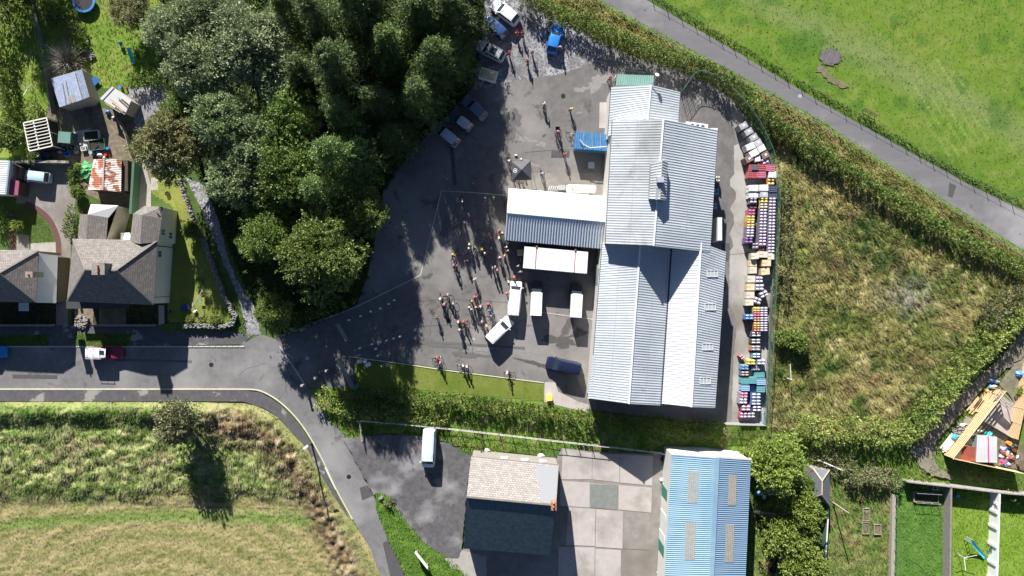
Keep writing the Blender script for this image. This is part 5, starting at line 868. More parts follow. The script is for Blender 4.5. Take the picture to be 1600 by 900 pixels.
# ================================================================ BICYCLES AND PEOPLE
def short(L, drop): return L if len(L.split()) <= 16 else L.replace(drop, '')
def ring(R, r, y, n=18, m=5):
    mb = MB(); V = []; F = []
    for i in range(n):
        t = 2*PI*i/n
        for j in range(m): u = 2*PI*j/m; V.append(((R+r*math.cos(u))*math.cos(t), y+r*math.sin(u), (R+r*math.cos(u))*math.sin(t)))
    for i in range(n):
        for j in range(m): F.append((i*m+j, i*m+(j+1) % m, ((i+1) % n)*m+(j+1) % m, ((i+1) % n)*m+j))
    return mb.add(V, F)
def bike_proto():
    t = empty('bicycle', (0, 0, .02))
    for x in (-.5, .5):
        w = ring(.33, .024, 0).build('wheel', M['black'], t); w.location = (x, 0, .34); r = ring(.305, .01, 0, 14, 4)
        for k in range(8): a = k*PI/4; r.cyl((0, 0, 0), (math.cos(a)*.3, 0, math.sin(a)*.3), .003, .003, 3, caps=False)
        r.build('rim', M['chrome'], w)
    f = MB(); bb_, st_, hd, hl = (-.07, 0, .28), (-.22, 0, .82), (.34, 0, .86), (.37, 0, .70)
    for a, b in ((bb_, st_), (bb_, hl), (st_, hd)): f.cyl(a, b, .03, .027, 6)
    for s in (-.05, .05): f.cyl((-.5, s, .34), bb_, .011, .011, 4); f.cyl((-.5, s, .34), (-.2, 0, .76), .009, .009, 4); f.cyl((.5, s, .34), hl, .014, .014, 4)
    f.cyl(hl, hd, .024, .024, 6); f.build('frame', plastic('red'), t)
    MB().tube([(.44, -.21, .82), (.52, -.21, .88), (.46, -.21, .93), (.38, -.2, .94), (.38, .2, .94), (.46, .21, .93), (.52, .21, .88), (.44, .21, .82)], .014, 5).cyl(hd, (.38, 0, .94), .018, .018, 5).build('handlebar', M['darkcloth'], t)
    s = MB().prism([(-.36, -.075), (-.36, .075), (-.2, .05), (-.08, .02), (-.08, -.02), (-.2, -.05)], .95, .99); s.cyl(st_, (-.24, 0, .95), .014, .014, 5); s.build('saddle', M['black'], t)
    MB().cyl((-.07, -.05, .28), (-.07, -.035, .28), .09, .09, 12).beam((-.07, -.07, .28), (.05, -.07, .17), .025, .015).beam((-.07, .07, .28), (-.19, .07, .39), .025, .015).box((.05, -.11, .17), (.09, .08, .02)).box((-.19, .11, .39), (.09, .08, .02)).build('crank', M['galv'], t)
    return t
BIKE = bike_proto(); nb = [0]; FRC = ['red', 'black', 'white', 'blue', 'grey', 'orange', 'black', 'white', 'red', 'navy']
def bike(px, py, ang, c, label, lean=0):
    o = BIKE if nb[0] == 0 else copy_tree(BIKE); nb[0] += 1; p = P(px, py, .5); o.location = (p.x, p.y, .02); o.rotation_euler = (lean, 0, ang); paint(o, {'frame': plastic(c)}); return tag(o, label, 'bicycle', 'bicycles in the yard')
def skinned(name, J, E, mat, parent, sub=1, root=0):                     # J: {name:(x,y,z,r)}
    ks = list(J); me = bpy.data.meshes.new(name); me.from_pydata([J[k][:3] for k in ks], [(ks.index(a), ks.index(b)) for a, b in E], []); o = bpy.data.objects.new(name, me); C.objects.link(o)
    o.modifiers.new('s', 'SKIN'); 
    if sub: o.modifiers.new('d', 'SUBSURF').levels = sub
    sv = me.skin_vertices[0].data
    for i, k in enumerate(ks): r = J[k][3]; sv[i].radius = r if hasattr(r, '__len__') else (r, r); sv[i].use_root = (i == root)
    dg = bpy.context.evaluated_depsgraph_get(); m2 = bpy.data.meshes.new_from_object(o.evaluated_get(dg)); bpy.data.objects.remove(o); m2.materials.clear(); m2.materials.append(mat)
    m2.name = name
    for p in m2.polygons: p.use_smooth = True
    r = bpy.data.objects.new(name, m2); C.objects.link(r); r.parent = parent; return r
def person_proto(pose):
    t = empty('person'); lean = {'stand': .02, 'walk': .05, 'ride': .42, 'astride': .16}[pose]; hz = .95 if pose != 'ride' else 1.0
    sh = Vector((lean, 0, hz+.50-(.12 if pose == 'ride' else 0))); nk = sh+Vector((.03, 0, .07)); hd = nk+Vector((.05+lean*.25, 0, .14))
    J = {'pel': (0, 0, hz, (.14, .11)), 'wst': (lean*.45, 0, hz+.22, (.125, .10)), 'che': (sh.x*.9, 0, sh.z-.12, (.17, .12)), 'nec': (nk.x, 0, nk.z, .055), 'hdl': (hd.x-.015, 0, hd.z-.06, .075), 'hed': (hd.x, 0, hd.z+.03, .095), 'top': (hd.x-.01, 0, hd.z+.10, .07), 'nos': (hd.x+.105, 0, hd.z-.01, .014)}
    E = [('pel', 'wst'), ('wst', 'che'), ('che', 'nec'), ('nec', 'hdl'), ('hdl', 'hed'), ('hed', 'top'), ('hed', 'nos')]
    for s, n in ((-1, 'l'), (1, 'r')):
        if pose in ('ride', 'astride'): el = Vector((sh.x+.16, s*.26, sh.z-.22)); ha = Vector((.46 if pose == 'ride' else .40, s*.22, .98)); kn = Vector((.14 if pose == 'astride' else (.30 if s > 0 else .10), s*(.2 if pose == 'astride' else .12), .52 if pose == 'astride' else (.66 if s > 0 else .52))); an = Vector((-.02 if pose == 'astride' else (.12 if s > 0 else -.1), s*(.25 if pose == 'astride' else .13), .08 if pose == 'astride' else (.32 if s > 0 else .18)))
        else:
            k = (.28*s if pose == 'walk' else .04*s); el = Vector((-.02-k*.5, s*.27, sh.z-.29)); ha = Vector((.10-k*.8, s*.28, sh.z-.53)); kn = Vector((.04+k*.5, s*.10, .50)); an = Vector((-.02+k, s*.11, .08))
        sp = Vector((sh.x, s*.185, sh.z-.03)); hp = Vector((0, s*.09, hz-.05)); d = (ha-el).normalized(); pl = ha+d*.06
        J.update({'sh'+n: (*sp, .062), 'el'+n: (*el, .043), 'wr'+n: (*ha, .030), 'pa'+n: (*pl, (.038, .022)), 'hp'+n: (*hp, .085), 'kn'+n: (*kn, .058), 'an'+n: (*an, .038), 'to'+n: (an.x+.17, an.y, an.z-.05, .03)})
        E += [('che', 'sh'+n), ('sh'+n, 'el'+n), ('el'+n, 'wr'+n), ('wr'+n, 'pa'+n), ('pel', 'hp'+n), ('hp'+n, 'kn'+n), ('kn'+n, 'an'+n), ('an'+n, 'to'+n)]
        sd = Vector((1, 0, 0)) if pose in ('stand', 'walk') else Vector((0, 1, 0)); cu = Vector((0, 0, -1)).cross(d); dn = Vector((0, 0, -1)) if pose in ('ride', 'astride') else Vector((0, -s, 0))
        for f, (o_, L_) in enumerate(((-.030, .065), (-.010, .078), (.011, .072), (.030, .056))):
            b = pl+d*.02+sd*o_; m1 = b+d*L_*.55+dn*.008; m2 = m1+d*L_*.35+dn*.028; J['f%d%s' % (f, n)] = (*m1, .009); J['g%d%s' % (f, n)] = (*m2, .008); E += [('pa'+n, 'f%d%s' % (f, n)), ('f%d%s' % (f, n), 'g%d%s' % (f, n))]
        J['th'+n] = (*(ha+d*.04+sd*.05), .011); J['ti'+n] = (*(ha+d*.08+sd*.062+dn*.02), .009); E += [('wr'+n, 'th'+n), ('th'+n, 'ti'+n)]
    skinned('body', J, E, M['skin'], t, 0)
    up = {k: (*J[k][:3], [x*1.14 for x in (J[k][3] if hasattr(J[k][3], '__len__') else (J[k][3],)*2)]) for k in J}
    Jj = {k: up[k] for k in ('wst', 'che', 'shl', 'shr')}; Jj['bot'] = (lean*.1, 0, hz+.05, (.155, .125)); Jj['che'] = (*J['che'][:3], (.195, .145)); Jj['col'] = (nk.x-.01, 0, nk.z-.02, .072)
    for n in 'lr': a, b = Vector(J['sh'+n][:3]), Vector(J['el'+n][:3]); Jj['slv'+n] = (*a.lerp(b, .95), .066); Jj['sh'+n] = (*a, .09)
    skinned('jersey', Jj, [('wst', 'che'), ('bot', 'wst'), ('che', 'col'), ('che', 'shl'), ('shl', 'slvl'), ('che', 'shr'), ('shr', 'slvr')], cloth('red'), t, 1)
    Js = {'pel': (0, 0, hz+.03, (.158, .13)), 'hpl': up['hpl'], 'hpr': up['hpr']}
    for n in 'lr': a, b = Vector(J['hp'+n][:3]), Vector(J['kn'+n][:3]); Js['q'+n] = (*a.lerp(b, .8), .077)
    skinned('shorts', Js, [('pel', 'hpl'), ('hpl', 'ql'), ('pel', 'hpr'), ('hpr', 'qr')], cloth('black'), t, 1)
    h = MB().ball((hd.x-.015, 0, hd.z+.055), (.145, .115, .115), 12, 7, zmin=-.1)
    for k in (-1, 0, 1): h.beam((hd.x-.12, k*.04, hd.z+.145), (hd.x+.07, k*.04, hd.z+.155), .018, .03)
    h.build('helmet', plastic('white'), t, smooth=False)
    e = MB(); [e.ball((hd.x+.088, s*.035, hd.z+.02), .013, 6, 4) for s in (-1, 1)]; e.build('eyes', M['black'], t)
    MB().box((hd.x+.092, 0, hd.z-.055), (.012, .05, .01)).build('mouth', flat('lip', (.4, .15, .13)), t); e = MB(); [e.ball((hd.x-.01, s*.098, hd.z), (.03, .012, .035), 6, 4) for s in (-1, 1)]; e.build('ears', M['skin'], t)
    for n in 'lr': a = J['an'+n]; MB().ball((a[0]+.07, a[1], a[2]-.035), (.15, .052, .045), 8, 5).build('shoe', M['black'] if pose != 'stand' else M['white'], t)
    return t
PP = {}; 
def person(px, py, ang, pose, jer, hel, label, sho='black', z=1.5):
    if pose not in PP: PP[pose] = person_proto(pose); o = PP[pose]
    else: o = copy_tree(PP[pose])
    if len(label.split()) > 16: print('LONG', label)
    p = P(px, py, z); o.location = (p.x, p.y, .02); o.rotation_euler = (0, 0, ang); s = random.uniform(.95, 1.05); o.scale = (s, s, s)
    paint(o, {'jersey': cloth(jer), 'helmet': plastic(hel) if hel else M['hair'], 'shorts': cloth(sho)}); return tag(o, label, 'person', 'people gathered in the yard')
def cyc(px, py, deg, pose, jer, hel, fr, where, sho='black'):
    a = math.radians(deg); person(px, py, a, pose, jer, hel, short('rider in %s top and %s helmet, %s' % (jer, hel, where), ' and %s helmet' % hel), sho)
    g = P(px, py, 1.5); q = (g.x-(.0 if pose == 'astride' else -.22)*math.cos(a), g.y-(.0 if pose == 'astride' else -.22)*math.sin(a)); X_, Y_ = pxy(*q)
    b = bike(800+(X_-800)/.995, 450+(Y_-450)/.995, a, fr, '%s bike of rider in %s, %s' % (fr, jer, where))
def ped(px, py, deg, jer, hel, where, sho='black', pose='stand'): person(px, py, math.radians(deg), pose, jer, hel, short('walker in %s top%s, %s' % (jer, ' with %s headwear' % hel if hel else '', where), ' with %s headwear' % hel), sho)
# middle cluster
cyc(707, 400, 60, 'astride', 'yellow', 'orange', 'black', 'leftmost pair near the trees')
cyc(710, 417, 75, 'astride', 'pink', 'navy', 'red', 'just below the rider in yellow at the left')
ped(728, 408, 100, 'magenta', 'black', 'alone between the yellow rider and the big group')
ped(741, 436, -80, 'lilac', 'grey', 'walking alone south of the big group', pose='walk')
ped(734, 382, 200, 'lime', 'white', 'at the top left of the big group'); ped(733, 389, 120, 'black', 'white', 'directly behind the lime jersey'); cyc(741, 389, 110, 'astride', 'green', 'black', 'blue', 'second from the left in the big group')
cyc(751, 391, 20, 'astride', 'yellow', 'yellow', 'black', 'right half of the big group'); cyc(757, 398.5, 80, 'astride', 'black', 'white', 'grey', 'white helmet at the right of the big group')
ped(765, 372, -90, 'pink', 'maroon', 'walking north east of the big group', pose='walk'); ped(768, 388.6, 180, 'blue', 'navy', 'east of the big group, below the pink walker'); ped(780.5, 372, 200, 'lime', 'white', 'next to the corner of the loading shed'); ped(785, 365, 90, 'black', 'white', 'closest to the loading shed wall'); ped(780, 361, 160, 'maroon', 'pink', 'north of the lime top beside the loading shed')
ped(793, 379.5, 0, 'white', 'white', 'highest of the three in white by the shed corner'); ped(791.5, 387, 90, 'black', 'white', 'middle of three white helmets by the shed corner'); ped(793.5, 391, -60, 'white', 'grey', 'lowest of three white tops by the shed corner'); ped(789, 400, 180, 'tan', 'tan', 'beside the cardboard box')
cyc(781.5, 405, 100, 'astride', 'purple', 'white', 'white', 'between the tan top and white van'); ped(773.5, 418, 0, 'lilac', 'purple', 'left one of the pair above the white van'); ped(777, 423, 180, 'white', 'pink', 'right one of the pair above the white van'); ped(769.5, 420, 0, 'grey', 'black', 'just left of the pair above the white van')
ped(813, 425.5, 90, 'blue', 'sky blue', 'behind the nose of the white van'); ped(809, 415, -60, 'black', 'grey', 'in shade at the corner of the white container'); cyc(801.5, 434.5, 10, 'astride', 'pink', 'red', 'red', 'directly in front of the white van'); ped(794, 441, 0, 'lime', 'white', 'left of the white van windscreen'); ped(792.5, 459, 90, 'pink', 'pink', 'left side of the white van body')
# lower clusters
cyc(687.5, 465, -80, 'astride', 'white', 'white', 'black', 'leftmost of the left lower cluster'); cyc(697.5, 462, 10, 'astride', 'white', 'purple', 'red', 'at the top of the left lower cluster'); cyc(692.8, 474, -60, 'astride', 'maroon', 'pink', 'white', 'centre of the left lower cluster'); cyc(706, 476, 20, 'astride', 'sky blue', 'grey', 'blue', 'right of the left lower cluster')
ped(681.7, 496, -80, 'black', None, 'walking alone left of everyone else', pose='walk'); cyc(715.5, 501, -80, 'astride', 'black', 'white', 'black', 'left of the red rider in the southern cluster'); cyc(723, 505, 30, 'astride', 'red', 'maroon', 'red', 'right side of the southern cluster'); cyc(717.5, 513.5, -80, 'astride', 'lilac', 'grey', 'white', 'bottom of the southern cluster')
cyc(742.3, 466.5, 90, 'astride', 'red', 'pink', 'black', 'top of the middle lower cluster'); ped(736.5, 471, 0, 'black', 'orange', 'left shoulder of the red helmet in the middle lower cluster'); cyc(733, 479, -90, 'astride', 'white', 'black', 'white', 'left edge of the middle lower cluster'); ped(744, 481, 90, 'black', 'tan', 'centre of the middle lower cluster'); cyc(750.5, 477, -80, 'astride', 'blue', 'lilac', 'navy', 'right of the middle lower cluster'); ped(736, 484, 40, 'white', 'lilac', 'lowest of the middle lower cluster')
cyc(763, 478, 60, 'astride', 'red', 'red', 'black', 'north west of the angled white van'); ped(765, 486, 60, 'blue', 'blue', 'behind the bright red rider'); cyc(765, 494, 10, 'astride', 'grey', 'grey', 'blue', 'between blue top and angled white van'); ped(752.3, 503, -20, 'lilac', 'grey', 'left of the yellow top by the angled van'); ped(759.5, 509.5, 0, 'yellow', 'yellow', 'at the tail of the angled white van')
cyc(681, 560, 10, 'astride', 'red', 'red', 'black', 'leftmost on the lawn kerb'); cyc(685, 567, -10, 'astride', 'white', 'pink', 'red', 'beside the red helmet on the lawn kerb'); cyc(721, 572, 0, 'astride', 'sky blue', 'white', 'white', 'left one of the middle lawn kerb pair'); cyc(727, 573, -10, 'astride', 'white', 'white', 'black', 'right one of the middle lawn kerb pair'); cyc(795, 583, 180, 'astride', 'white', 'white', 'grey', 'rightmost on the lawn kerb')
# shade group
cyc(721.5, 309, -80, 'ride', 'navy', 'white', 'black', 'alone in shade near the drain'); ped(757, 310, 0, 'navy', 'grey', 'in shade left of the green jacket'); ped(770.5, 308.5, 0, 'neon green', 'lime', 'wearing the bright jacket near the shed corner'); ped(732, 336, 10, 'sky blue', 'sky blue', 'in the middle of the shade'); ped(725, 349, 0, 'blue', 'navy', 'lower left in the shade'); ped(741, 347, 0, 'navy', 'purple', 'just right of the lower left shade walker'); ped(763, 346, 0, 'white', 'black', 'in shade facing the loading shed')
# north
cyc(808, 55, 90, 'ride', 'red', 'maroon', 'black', 'left one of the red pair by the cars'); cyc(817, 55, 90, 'ride', 'maroon', 'red', 'red', 'right one of the red pair by the cars'); ped(796, 82, 90, 'pink', 'pink', 'walking left of the gravel riders', pose='walk'); ped(832, 80, 90, 'white', 'tan', 'walking right of the gravel riders', pose='walk'); cyc(825, 99, 100, 'ride', 'maroon', 'pink', 'black', 'southernmost on the gravel')
cyc(876, 71, -100, 'astride', 'white', 'lilac', 'white', 'at the tail of the bright blue car'); cyc(850, 167, 80, 'ride', 'sky blue', 'white', 'black', 'in the open yard below the gravel'); ped(892, 169, -90, 'yellow', 'yellow', 'walking in the open north of the blue shelter', pose='walk'); cyc(873, 203, -110, 'astride', 'lilac', 'pink', 'red', 'pink helmet left of the blue shelter'); ped(882.6, 240, -80, 'red', 'red', 'walking south of the blue shelter', pose='walk')
cyc(795, 249, -80, 'astride', 'navy', 'white', 'black', 'left of the black gazebo'); ped(815, 249.5, 180, 'white', 'white', 'behind the top of the black gazebo'); ped(817, 284, 90, 'lime', 'yellow', 'at the open side of the black gazebo'); ped(811, 285, 60, 'blue', 'grey', 'left of the lime top at the gazebo'); cyc(847, 269, -70, 'astride', 'black', 'sky blue', 'black', 'right of the black gazebo'); ped(650, 232, 200, 'green', 'lime', 'in deep shade by the wood corner'); ped(738, 286, 90, 'pink', 'red', 'alone in the upper tree shade'); cyc(954, 122, 80, 'astride', 'purple', 'pink', 'white', 'at the north west corner of the warehouse')
ped(580, 317, 0, 'pink', 'pink', 'on the wood edge, topmost of the three'); ped(577, 329, 0, 'purple', 'navy', 'on the wood edge below the pink top'); ped(593, 336, 0, 'blue', 'sky blue', 'in deep shade off the wood edge'); cyc(584, 366, 100, 'ride', 'navy', 'white', 'black', 'at the west edge of the yard shade'); ped(494, 525.6, 180, 'neon green', 'orange', 'marshalling at the entrance gate', sho='navy')
for i, (x, y, a, c, L) in enumerate([(714, 395, 80, 'black', 'loose bike held beside the yellow rider'), (790, 309, 100, 'grey', 'bike leaning on the loading shed end, uppermost'), (786, 316, 110, 'black', 'bike leaning on the loading shed end, middle'), (790, 323, 95, 'red', 'bike leaning on the loading shed end, lowest'), (892, 208, -20, 'orange', 'bike propped at the corner of the blue shelter'), (868, 214, 100, 'black', 'upright bike left of the blue shelter group'), (812, 408, 90, 'grey', 'bike leaning against the container end'), (700, 468, 100, 'white', 'riderless bike inside the left lower cluster'), (730, 511, 120, 'black', 'bike at the right of the southern cluster'), (770, 489, 100, 'blue', 'bike near the angled white van tail'), (960, 121, 70, 'white', 'bike leaning at the green canopy')]): bike(x, y, math.radians(a), c, L, .12)
# ================================================================ YARD EQUIPMENT
c = P(815, 266, 2.5); t = empty('gazebo', (c.x, c.y, 0), math.radians(3), 'black pop up gazebo with a round emblem on its roof', 'gazebo'); hs = 1.38; ap = Vector((0, .0, 3.0)); cn = [Vector((sx*hs, sy*hs, 2.3)) for sx, sy in ((-1, -1), (1, -1), (1, 1), (-1, 1))]
mb = MB(); [mb.add([cn[i], cn[(i+1) % 4], ap], [(0, 1, 2)]) for i in range(4)]; [mb.add([cn[i], cn[(i+1) % 4], cn[(i+1) % 4]-Vector((0, 0, .25)), cn[i]-Vector((0, 0, .25))], [(0, 3, 2, 1)]) for i in range(4)]; cv_ = mb.build('canopy', mk('gazebo_fabric', (.05, .052, .06), (.075, .078, .09), 2, .6), t)
n = pn(cn[3], cn[0], ap); mid_ = (cn[3]+cn[0]+ap)/3+n*.01; u = (cn[0]-cn[3]).normalized(); v = n.cross(u); e = MB(); K = 16
V = [mid_+u*math.cos(i*2*PI/K)*r+v*math.sin(i*2*PI/K)*r for r in (.32, .24) for i in range(K)]; e.add(V, [(i, (i+1) % K, K+(i+1) % K, K+i) for i in range(K)]); e.add([mid_+u*x+v*y for x, y in ((-.12, -.14), (.02, -.14), (.12, .16), (-.02, .14))], [(0, 1, 2, 3)]); e.build('emblem', M['offwhite'], cv_)
for p in cn: MB().beam((p.x*.97, p.y*.97, 0), (p.x*.97, p.y*.97, 2.3), .05).build('leg', M['galv'], t)
o = empty('table', P(888, 288, 0)); bpy.data.objects.remove(o)
a, b = P(884, 295, 1.2), P(931, 296, 1.2); t = empty('gas_tank', ((a+b)/2).xy.to_3d(), 0, 'white horizontal gas tank behind the loading shed', 'tank'); tk = MB(); q_ = [(0, .25), (.12, .5), (.4, .62), (4.0, .62), (4.28, .5), (4.4, .25)]; d = (b-a).normalized()
for (x0, r0), (x1, r1) in zip(q_[:-1], q_[1:]): tk.cyl(a+d*x0, a+d*x1, r0, r1, 18, caps=False)
W(lambda: tk.build('tank_shell', M['white'], t, smooth=True)); W(lambda: MB().box(a+d*.8-Vector((0, 0, .75)), (.3, 1.0, .8)).build('cradle', M['galv'], t)); W(lambda: MB().box(a+d*3.6-Vector((0, 0, .75)), (.3, 1.0, .8)).build('cradle', M['galv'], t)); W(lambda: MB().cyl(a+d*.9+Vector((0, 0, .6)), a+d*.9+Vector((0, 0, .78)), .16).build('valve_cover', M['galv'], t))
c = P(868, 294, .8); t = empty('compressor', (c.x, c.y, 0), 0, 'pile of pale pipework and a motor box left of the gas tank', 'machine'); MB().box((.9, .1, .5), (1.0, .7, .8)).build('motor_box', M['galv'], t)
for i in range(5): MB().tube([(-1+.3*i, -.3, .1), (-1+.3*i, -.2, .8), (-.8+.3*i, .3, .8), (-.8+.3*i, .3, .1)], .05).build('pipe', M['offwhite'], t)
c = P(1089, 197, 3.5); t = empty('air_conditioner', (c.x, c.y, 0), math.radians(-8), 'long white condenser unit with three dark fans beside the warehouse', 'air conditioner'); MB().box((0, 0, 1.7), (3.1, .95, 3.4)).build('casing', M['white'], t)
for i in (-1, 0, 1): MB().cyl((i*.75+.1, 0, 3.4), (i*.75+.1, 0, 3.44), .30, .30, 16).build('fan', M['black'], t)
t = empty('satellite_dish', P(1026, 117, 0), 0, 'small white dish on a pole at the north end of the warehouse', 'dish'); 
p = P(1017, 137, 6.9); t.location = p; q = P(1026, 118, 7.9)-p; MB().cyl((0, 0, 0), (q.x, q.y, q.z), .05).build('pole', M['galv'], t); MB().cyl(q, q+Vector((.05, .1, .15)), .22, .30, 14).build('dish', M['offwhite'], t)
t = empty('lamp_post', P(487, 692), 0, 'tall brown street lamp post on the bend of the south pavement', 'street lamp'); MB().cyl((0, 0, 0), (0, 0, 7.2), .13, .08, 10).build('pole', M['wood_dark'], t); h = P(478, 698.5, 5.9)-P(487, 692); MB().cyl((0, 0, 5.9), (h.x*.7, h.y*.7, 6.0), .045).build('arm', M['galv'], t); MB().box((h.x, h.y, 6.0), (.75, .3, .14), rz=math.atan2(h.y, h.x)).build('lamp_head', M['white'], t)
BOL = [(616, 469), (607, 475), (594, 482), (579, 487), (563, 494), (545, 500), (625, 526), (615, 529), (604, 532), (594, 534), (581, 538), (562, 544), (590, 556)]
m0 = MB().cyl((0, 0, 0), (0, 0, .7), .13, .10, 10).ball((0, 0, .7), .15, 10, 6); bm = m0.build('marker_post', M['white']); bm2 = bm.data; tag(bm, None, 'marker', 'white marker posts along the entrance way'); 
WH = ['at the upper right end of the upper row', 'second from the right in the upper row', 'third from the right in the upper row', 'fourth from the right in the upper row', 'fifth from the right in the upper row', 'nearest the gate in the upper row', 'at the sunlit right end of the lower row', 'second from the right in the lower row', 'third from the right in the lower row', 'fourth from the right in the lower row', 'fifth from the right in the lower row', 'nearest the gate in the lower row', 'set apart beside the lawn corner']
for i, (x, y) in enumerate(BOL):
    o = bm if i == 0 else bm.copy()
    if i: C.objects.link(o)
    p = P(x, y, .5); o.location = (p.x, p.y, .02); o['label'] = 'white round topped marker post '+WH[i]
for x, y, w, d, r, c, L in [(562, 564.6, .6, .55, .1, 'offwhite', 'square pale board lying on the lawn corner'), (570, 564, .7, .5, .2, 'offwhite', 'pale sheet next to the square board on the lawn'), (575, 570, .85, .55, .5, 'white', 'largest white board lying on the shaded lawn'), (587, 545, .4, .3, .2, 'white', 'small white box amid the marker posts')]: p = P(x, y, .05); tag(MB().box((0, 0, .06), (w, d, .12), rz=r).build('board', M[c], loc=(p.x, p.y, .03)), L, 'board')
ped(595, 573, 30, 'lime', 'lime', 'crouched looking small on the shaded lawn')
c = P(812.6, 395, .6); t = empty('cardboard_box', (c.x, c.y, .02), .05, 'large tan cardboard box at the container corner', 'box'); MB().box((0, 0, .45), (.85, .9, .9)).build('carton', mk('card', (.55, .38, .2), (.62, .45, .26), 3, .9), t); MB().box((0, 0, .905), (.86, .08, .01)).build('tape', flat('tape', (.4, .26, .14)), t)
c = P(858, 621, 0); t = empty('grit_bin', (c.x, c.y, .02), .1, 'yellow grit bin on the concrete corner by the lawn end', 'bin'); MB().box((0, 0, .35), (.8, .75, .7), taper=1.05).build('bin_body', plastic('yellow'), t); MB().box((0, 0, .74), (.9, .82, .08), taper=.9).build('lid', plastic('yellow'), t)
for i, (x, y, L) in enumerate([(924, 258, 'pale blue grey work table in the shade of the blue shelter')]):
    c = P(x, y, .8); t = empty('work_table', (c.x, c.y, .02), 0, L, 'table'); MB().box((0, 0, .78), (.9, .9, .06)).build('table_top', flat('steel', (.35, .42, .5), .4), t)
    for sx in (-1, 1):
        for sy in (-1, 1): MB().box((sx*.38, sy*.38, .38), (.05, .05, .76)).build('leg', M['galv'], t)
# ================================================================ STOCKYARD PALLETS
def pallet_part(t, w, d):
    mb = MB()
    for i in range(6): mb.box((0, -d/2+.07+i*(d-.14)/5, .13), (w, .11, .03))
    for x in (-w/2+.06, 0, w/2-.06): mb.box((x, 0, .06), (.1, d, .1))
    mb.build('pallet', M['wood_grey'], t)
def P_wrap():
    t = empty('wrapped_pallet'); pallet_part(t, 1.2, 1.0); rs = random.Random(4); V = []; F = []; n = 7; prof = [(.15, 1.0), (.6, 1.02), (1.2, 1.0), (1.55, .98), (1.63, .90)]
    for z, k in prof:
        for i in range(24):
            a = i/24*4; s = int(a); f = a-s; c_ = [(-1, -1), (1, -1), (1, 1), (-1, 1)]; p = Vector(c_[s]).lerp(Vector(c_[(s+1) % 4]), f); V.append((p.x*.58*k+rs.uniform(-.02, .02), p.y*.47*k+rs.uniform(-.02, .02), z+rs.uniform(-.02, .02)))
    for j in range(4):
        for i in range(24): F.append((j*24+i, j*24+(i+1) % 24, (j+1)*24+(i+1) % 24, (j+1)*24+i))
    F.append(tuple(range(96, 120))); MB().add(V, F).build('wrapping', mk('stretch_wrap', (.55, .55, .58), (.78, .78, .8), 4, .25, spec=.6), t)
    MB().box((.08, .05, 1.645), (.34, .26, .02), rz=.3).build('paper_sheet', M['white'], t); return t
def P_sack():
    t = empty('sack_pallet'); pallet_part(t, 1.1, 1.0); rs = random.Random(5); lo = MB()
    for z in (.3, .52, .74, .96, 1.18): lo.box((rs.uniform(-.03, .03), rs.uniform(-.03, .03), z), (1.05, .95, .2), taper=.93)
    lo.build('lower_layers', flat('cloth_dull', (.16, .14, .20), .8), t); s0 = None
    for i in (-1, 1):
        for j in (-1, 1):
            s0 = MB().ball((0, 0, 0), (.23, .19, .17), 10, 6, jit=.08, rnd=rs).build('sack', M['sackmat'], t, smooth=True) if s0 is None else s0.copy()
            if s0.name not in C.objects: C.objects.link(s0)
            s0.parent = t; s0.location = (i*.26, j*.24, 1.38)
            k = MB().box((0, -.04, .10), (.20, .16, .12), taper=.8).build('printed_band', cloth('purple'), s0)
            s0 = s0 if False else s0
    return t
M['sackmat'] = flat('sack_white', (.74, .72, .78), .5)
def P_tray():
    t = empty('crate_pallet'); pallet_part(t, 1.2, 1.0)
    for j, z in enumerate((.32, .68, 1.04, 1.40)):
        c_ = MB().box((0, 0, z), (1.15, .95, .33), taper=1.02).build('crate', plastic('red'), t)
        if j == 3:
            m_ = MB(); [m_.box((0, y, .19+z), (1.16, .05, .05)) for y in (-.46, -.15, .15, .46)]; [m_.box((x, 0, .185+z), (.05, .97, .045)) for x in (-.55, 0, .55)]; m_.build('crate_rib', plastic('red'), c_)
    return t
def P_box():
    t = empty('carton_stack'); pallet_part(t, 1.3, .95); MB().box((-.32, 0, .75), (.60, .9, 1.2)).build('carton', M['cardmat'], t); MB().box((.31, .01, .72), (.62, .88, 1.14)).build('carton', M['cardmat'], t); MB().box((-.32, 0, 1.355), (.6, .07, .01)).build('tape', flat('tape', (.4, .26, .14)), t); return t
M['cardmat'] = mk('cardboard', (.60, .47, .30), (.68, .55, .37), 2, .9)
def stockmat(c):
    if 'stock_'+c not in M: v = COL[c]; g = sum(v)/3; M['stock_'+c] = mk('stock_'+c.replace(' ', '_'), [x*.72+g*.12+.03 for x in v], [x*.45+g*.2+.08 for x in v], 5, .5, spec=.4)
    return M['stock_'+c]
PR = {}; PF = {'w': P_wrap, 's': P_sack, 't': P_tray, 'b': P_box}
TOP = {'w': 1.6, 's': 1.5, 't': 1.6, 'b': 1.35}
def pal(k, x, y, col, label, ang=0, sc=(1, 1, 1), col2=None):
    if k not in PR: PR[k] = PF[k](); o = PR[k]
    else: o = copy_tree(PR[k])
    p = P(x, y, TOP[k]*sc[2]); o.location = (p.x, p.y, .026); o.rotation_euler = (0, 0, math.radians(ang)); o.scale = sc
    cc = stockmat(col) if not (k == 's' and col == 'white') else flat('sack_pale', (.56, .54, .60), .5); paint(o, {'w': {'wrapping': cc}, 's': {'sack': cc, 'printed_band': cloth(col2 or 'purple'), 'lower_layers': (flat('dull_'+col2, [v*.45+.05 for v in COL[col2]], .7) if col2 else flat('cloth_dull', (.16, .14, .20), .8))}, 't': {'crate': cc, 'crate_rib': cc}, 'b': {'carton': cc if col not in ('tan',) else M['cardmat']}}[k])
    return tag(o, label, 'pallet', 'pallets of stock along the stockyard fence')
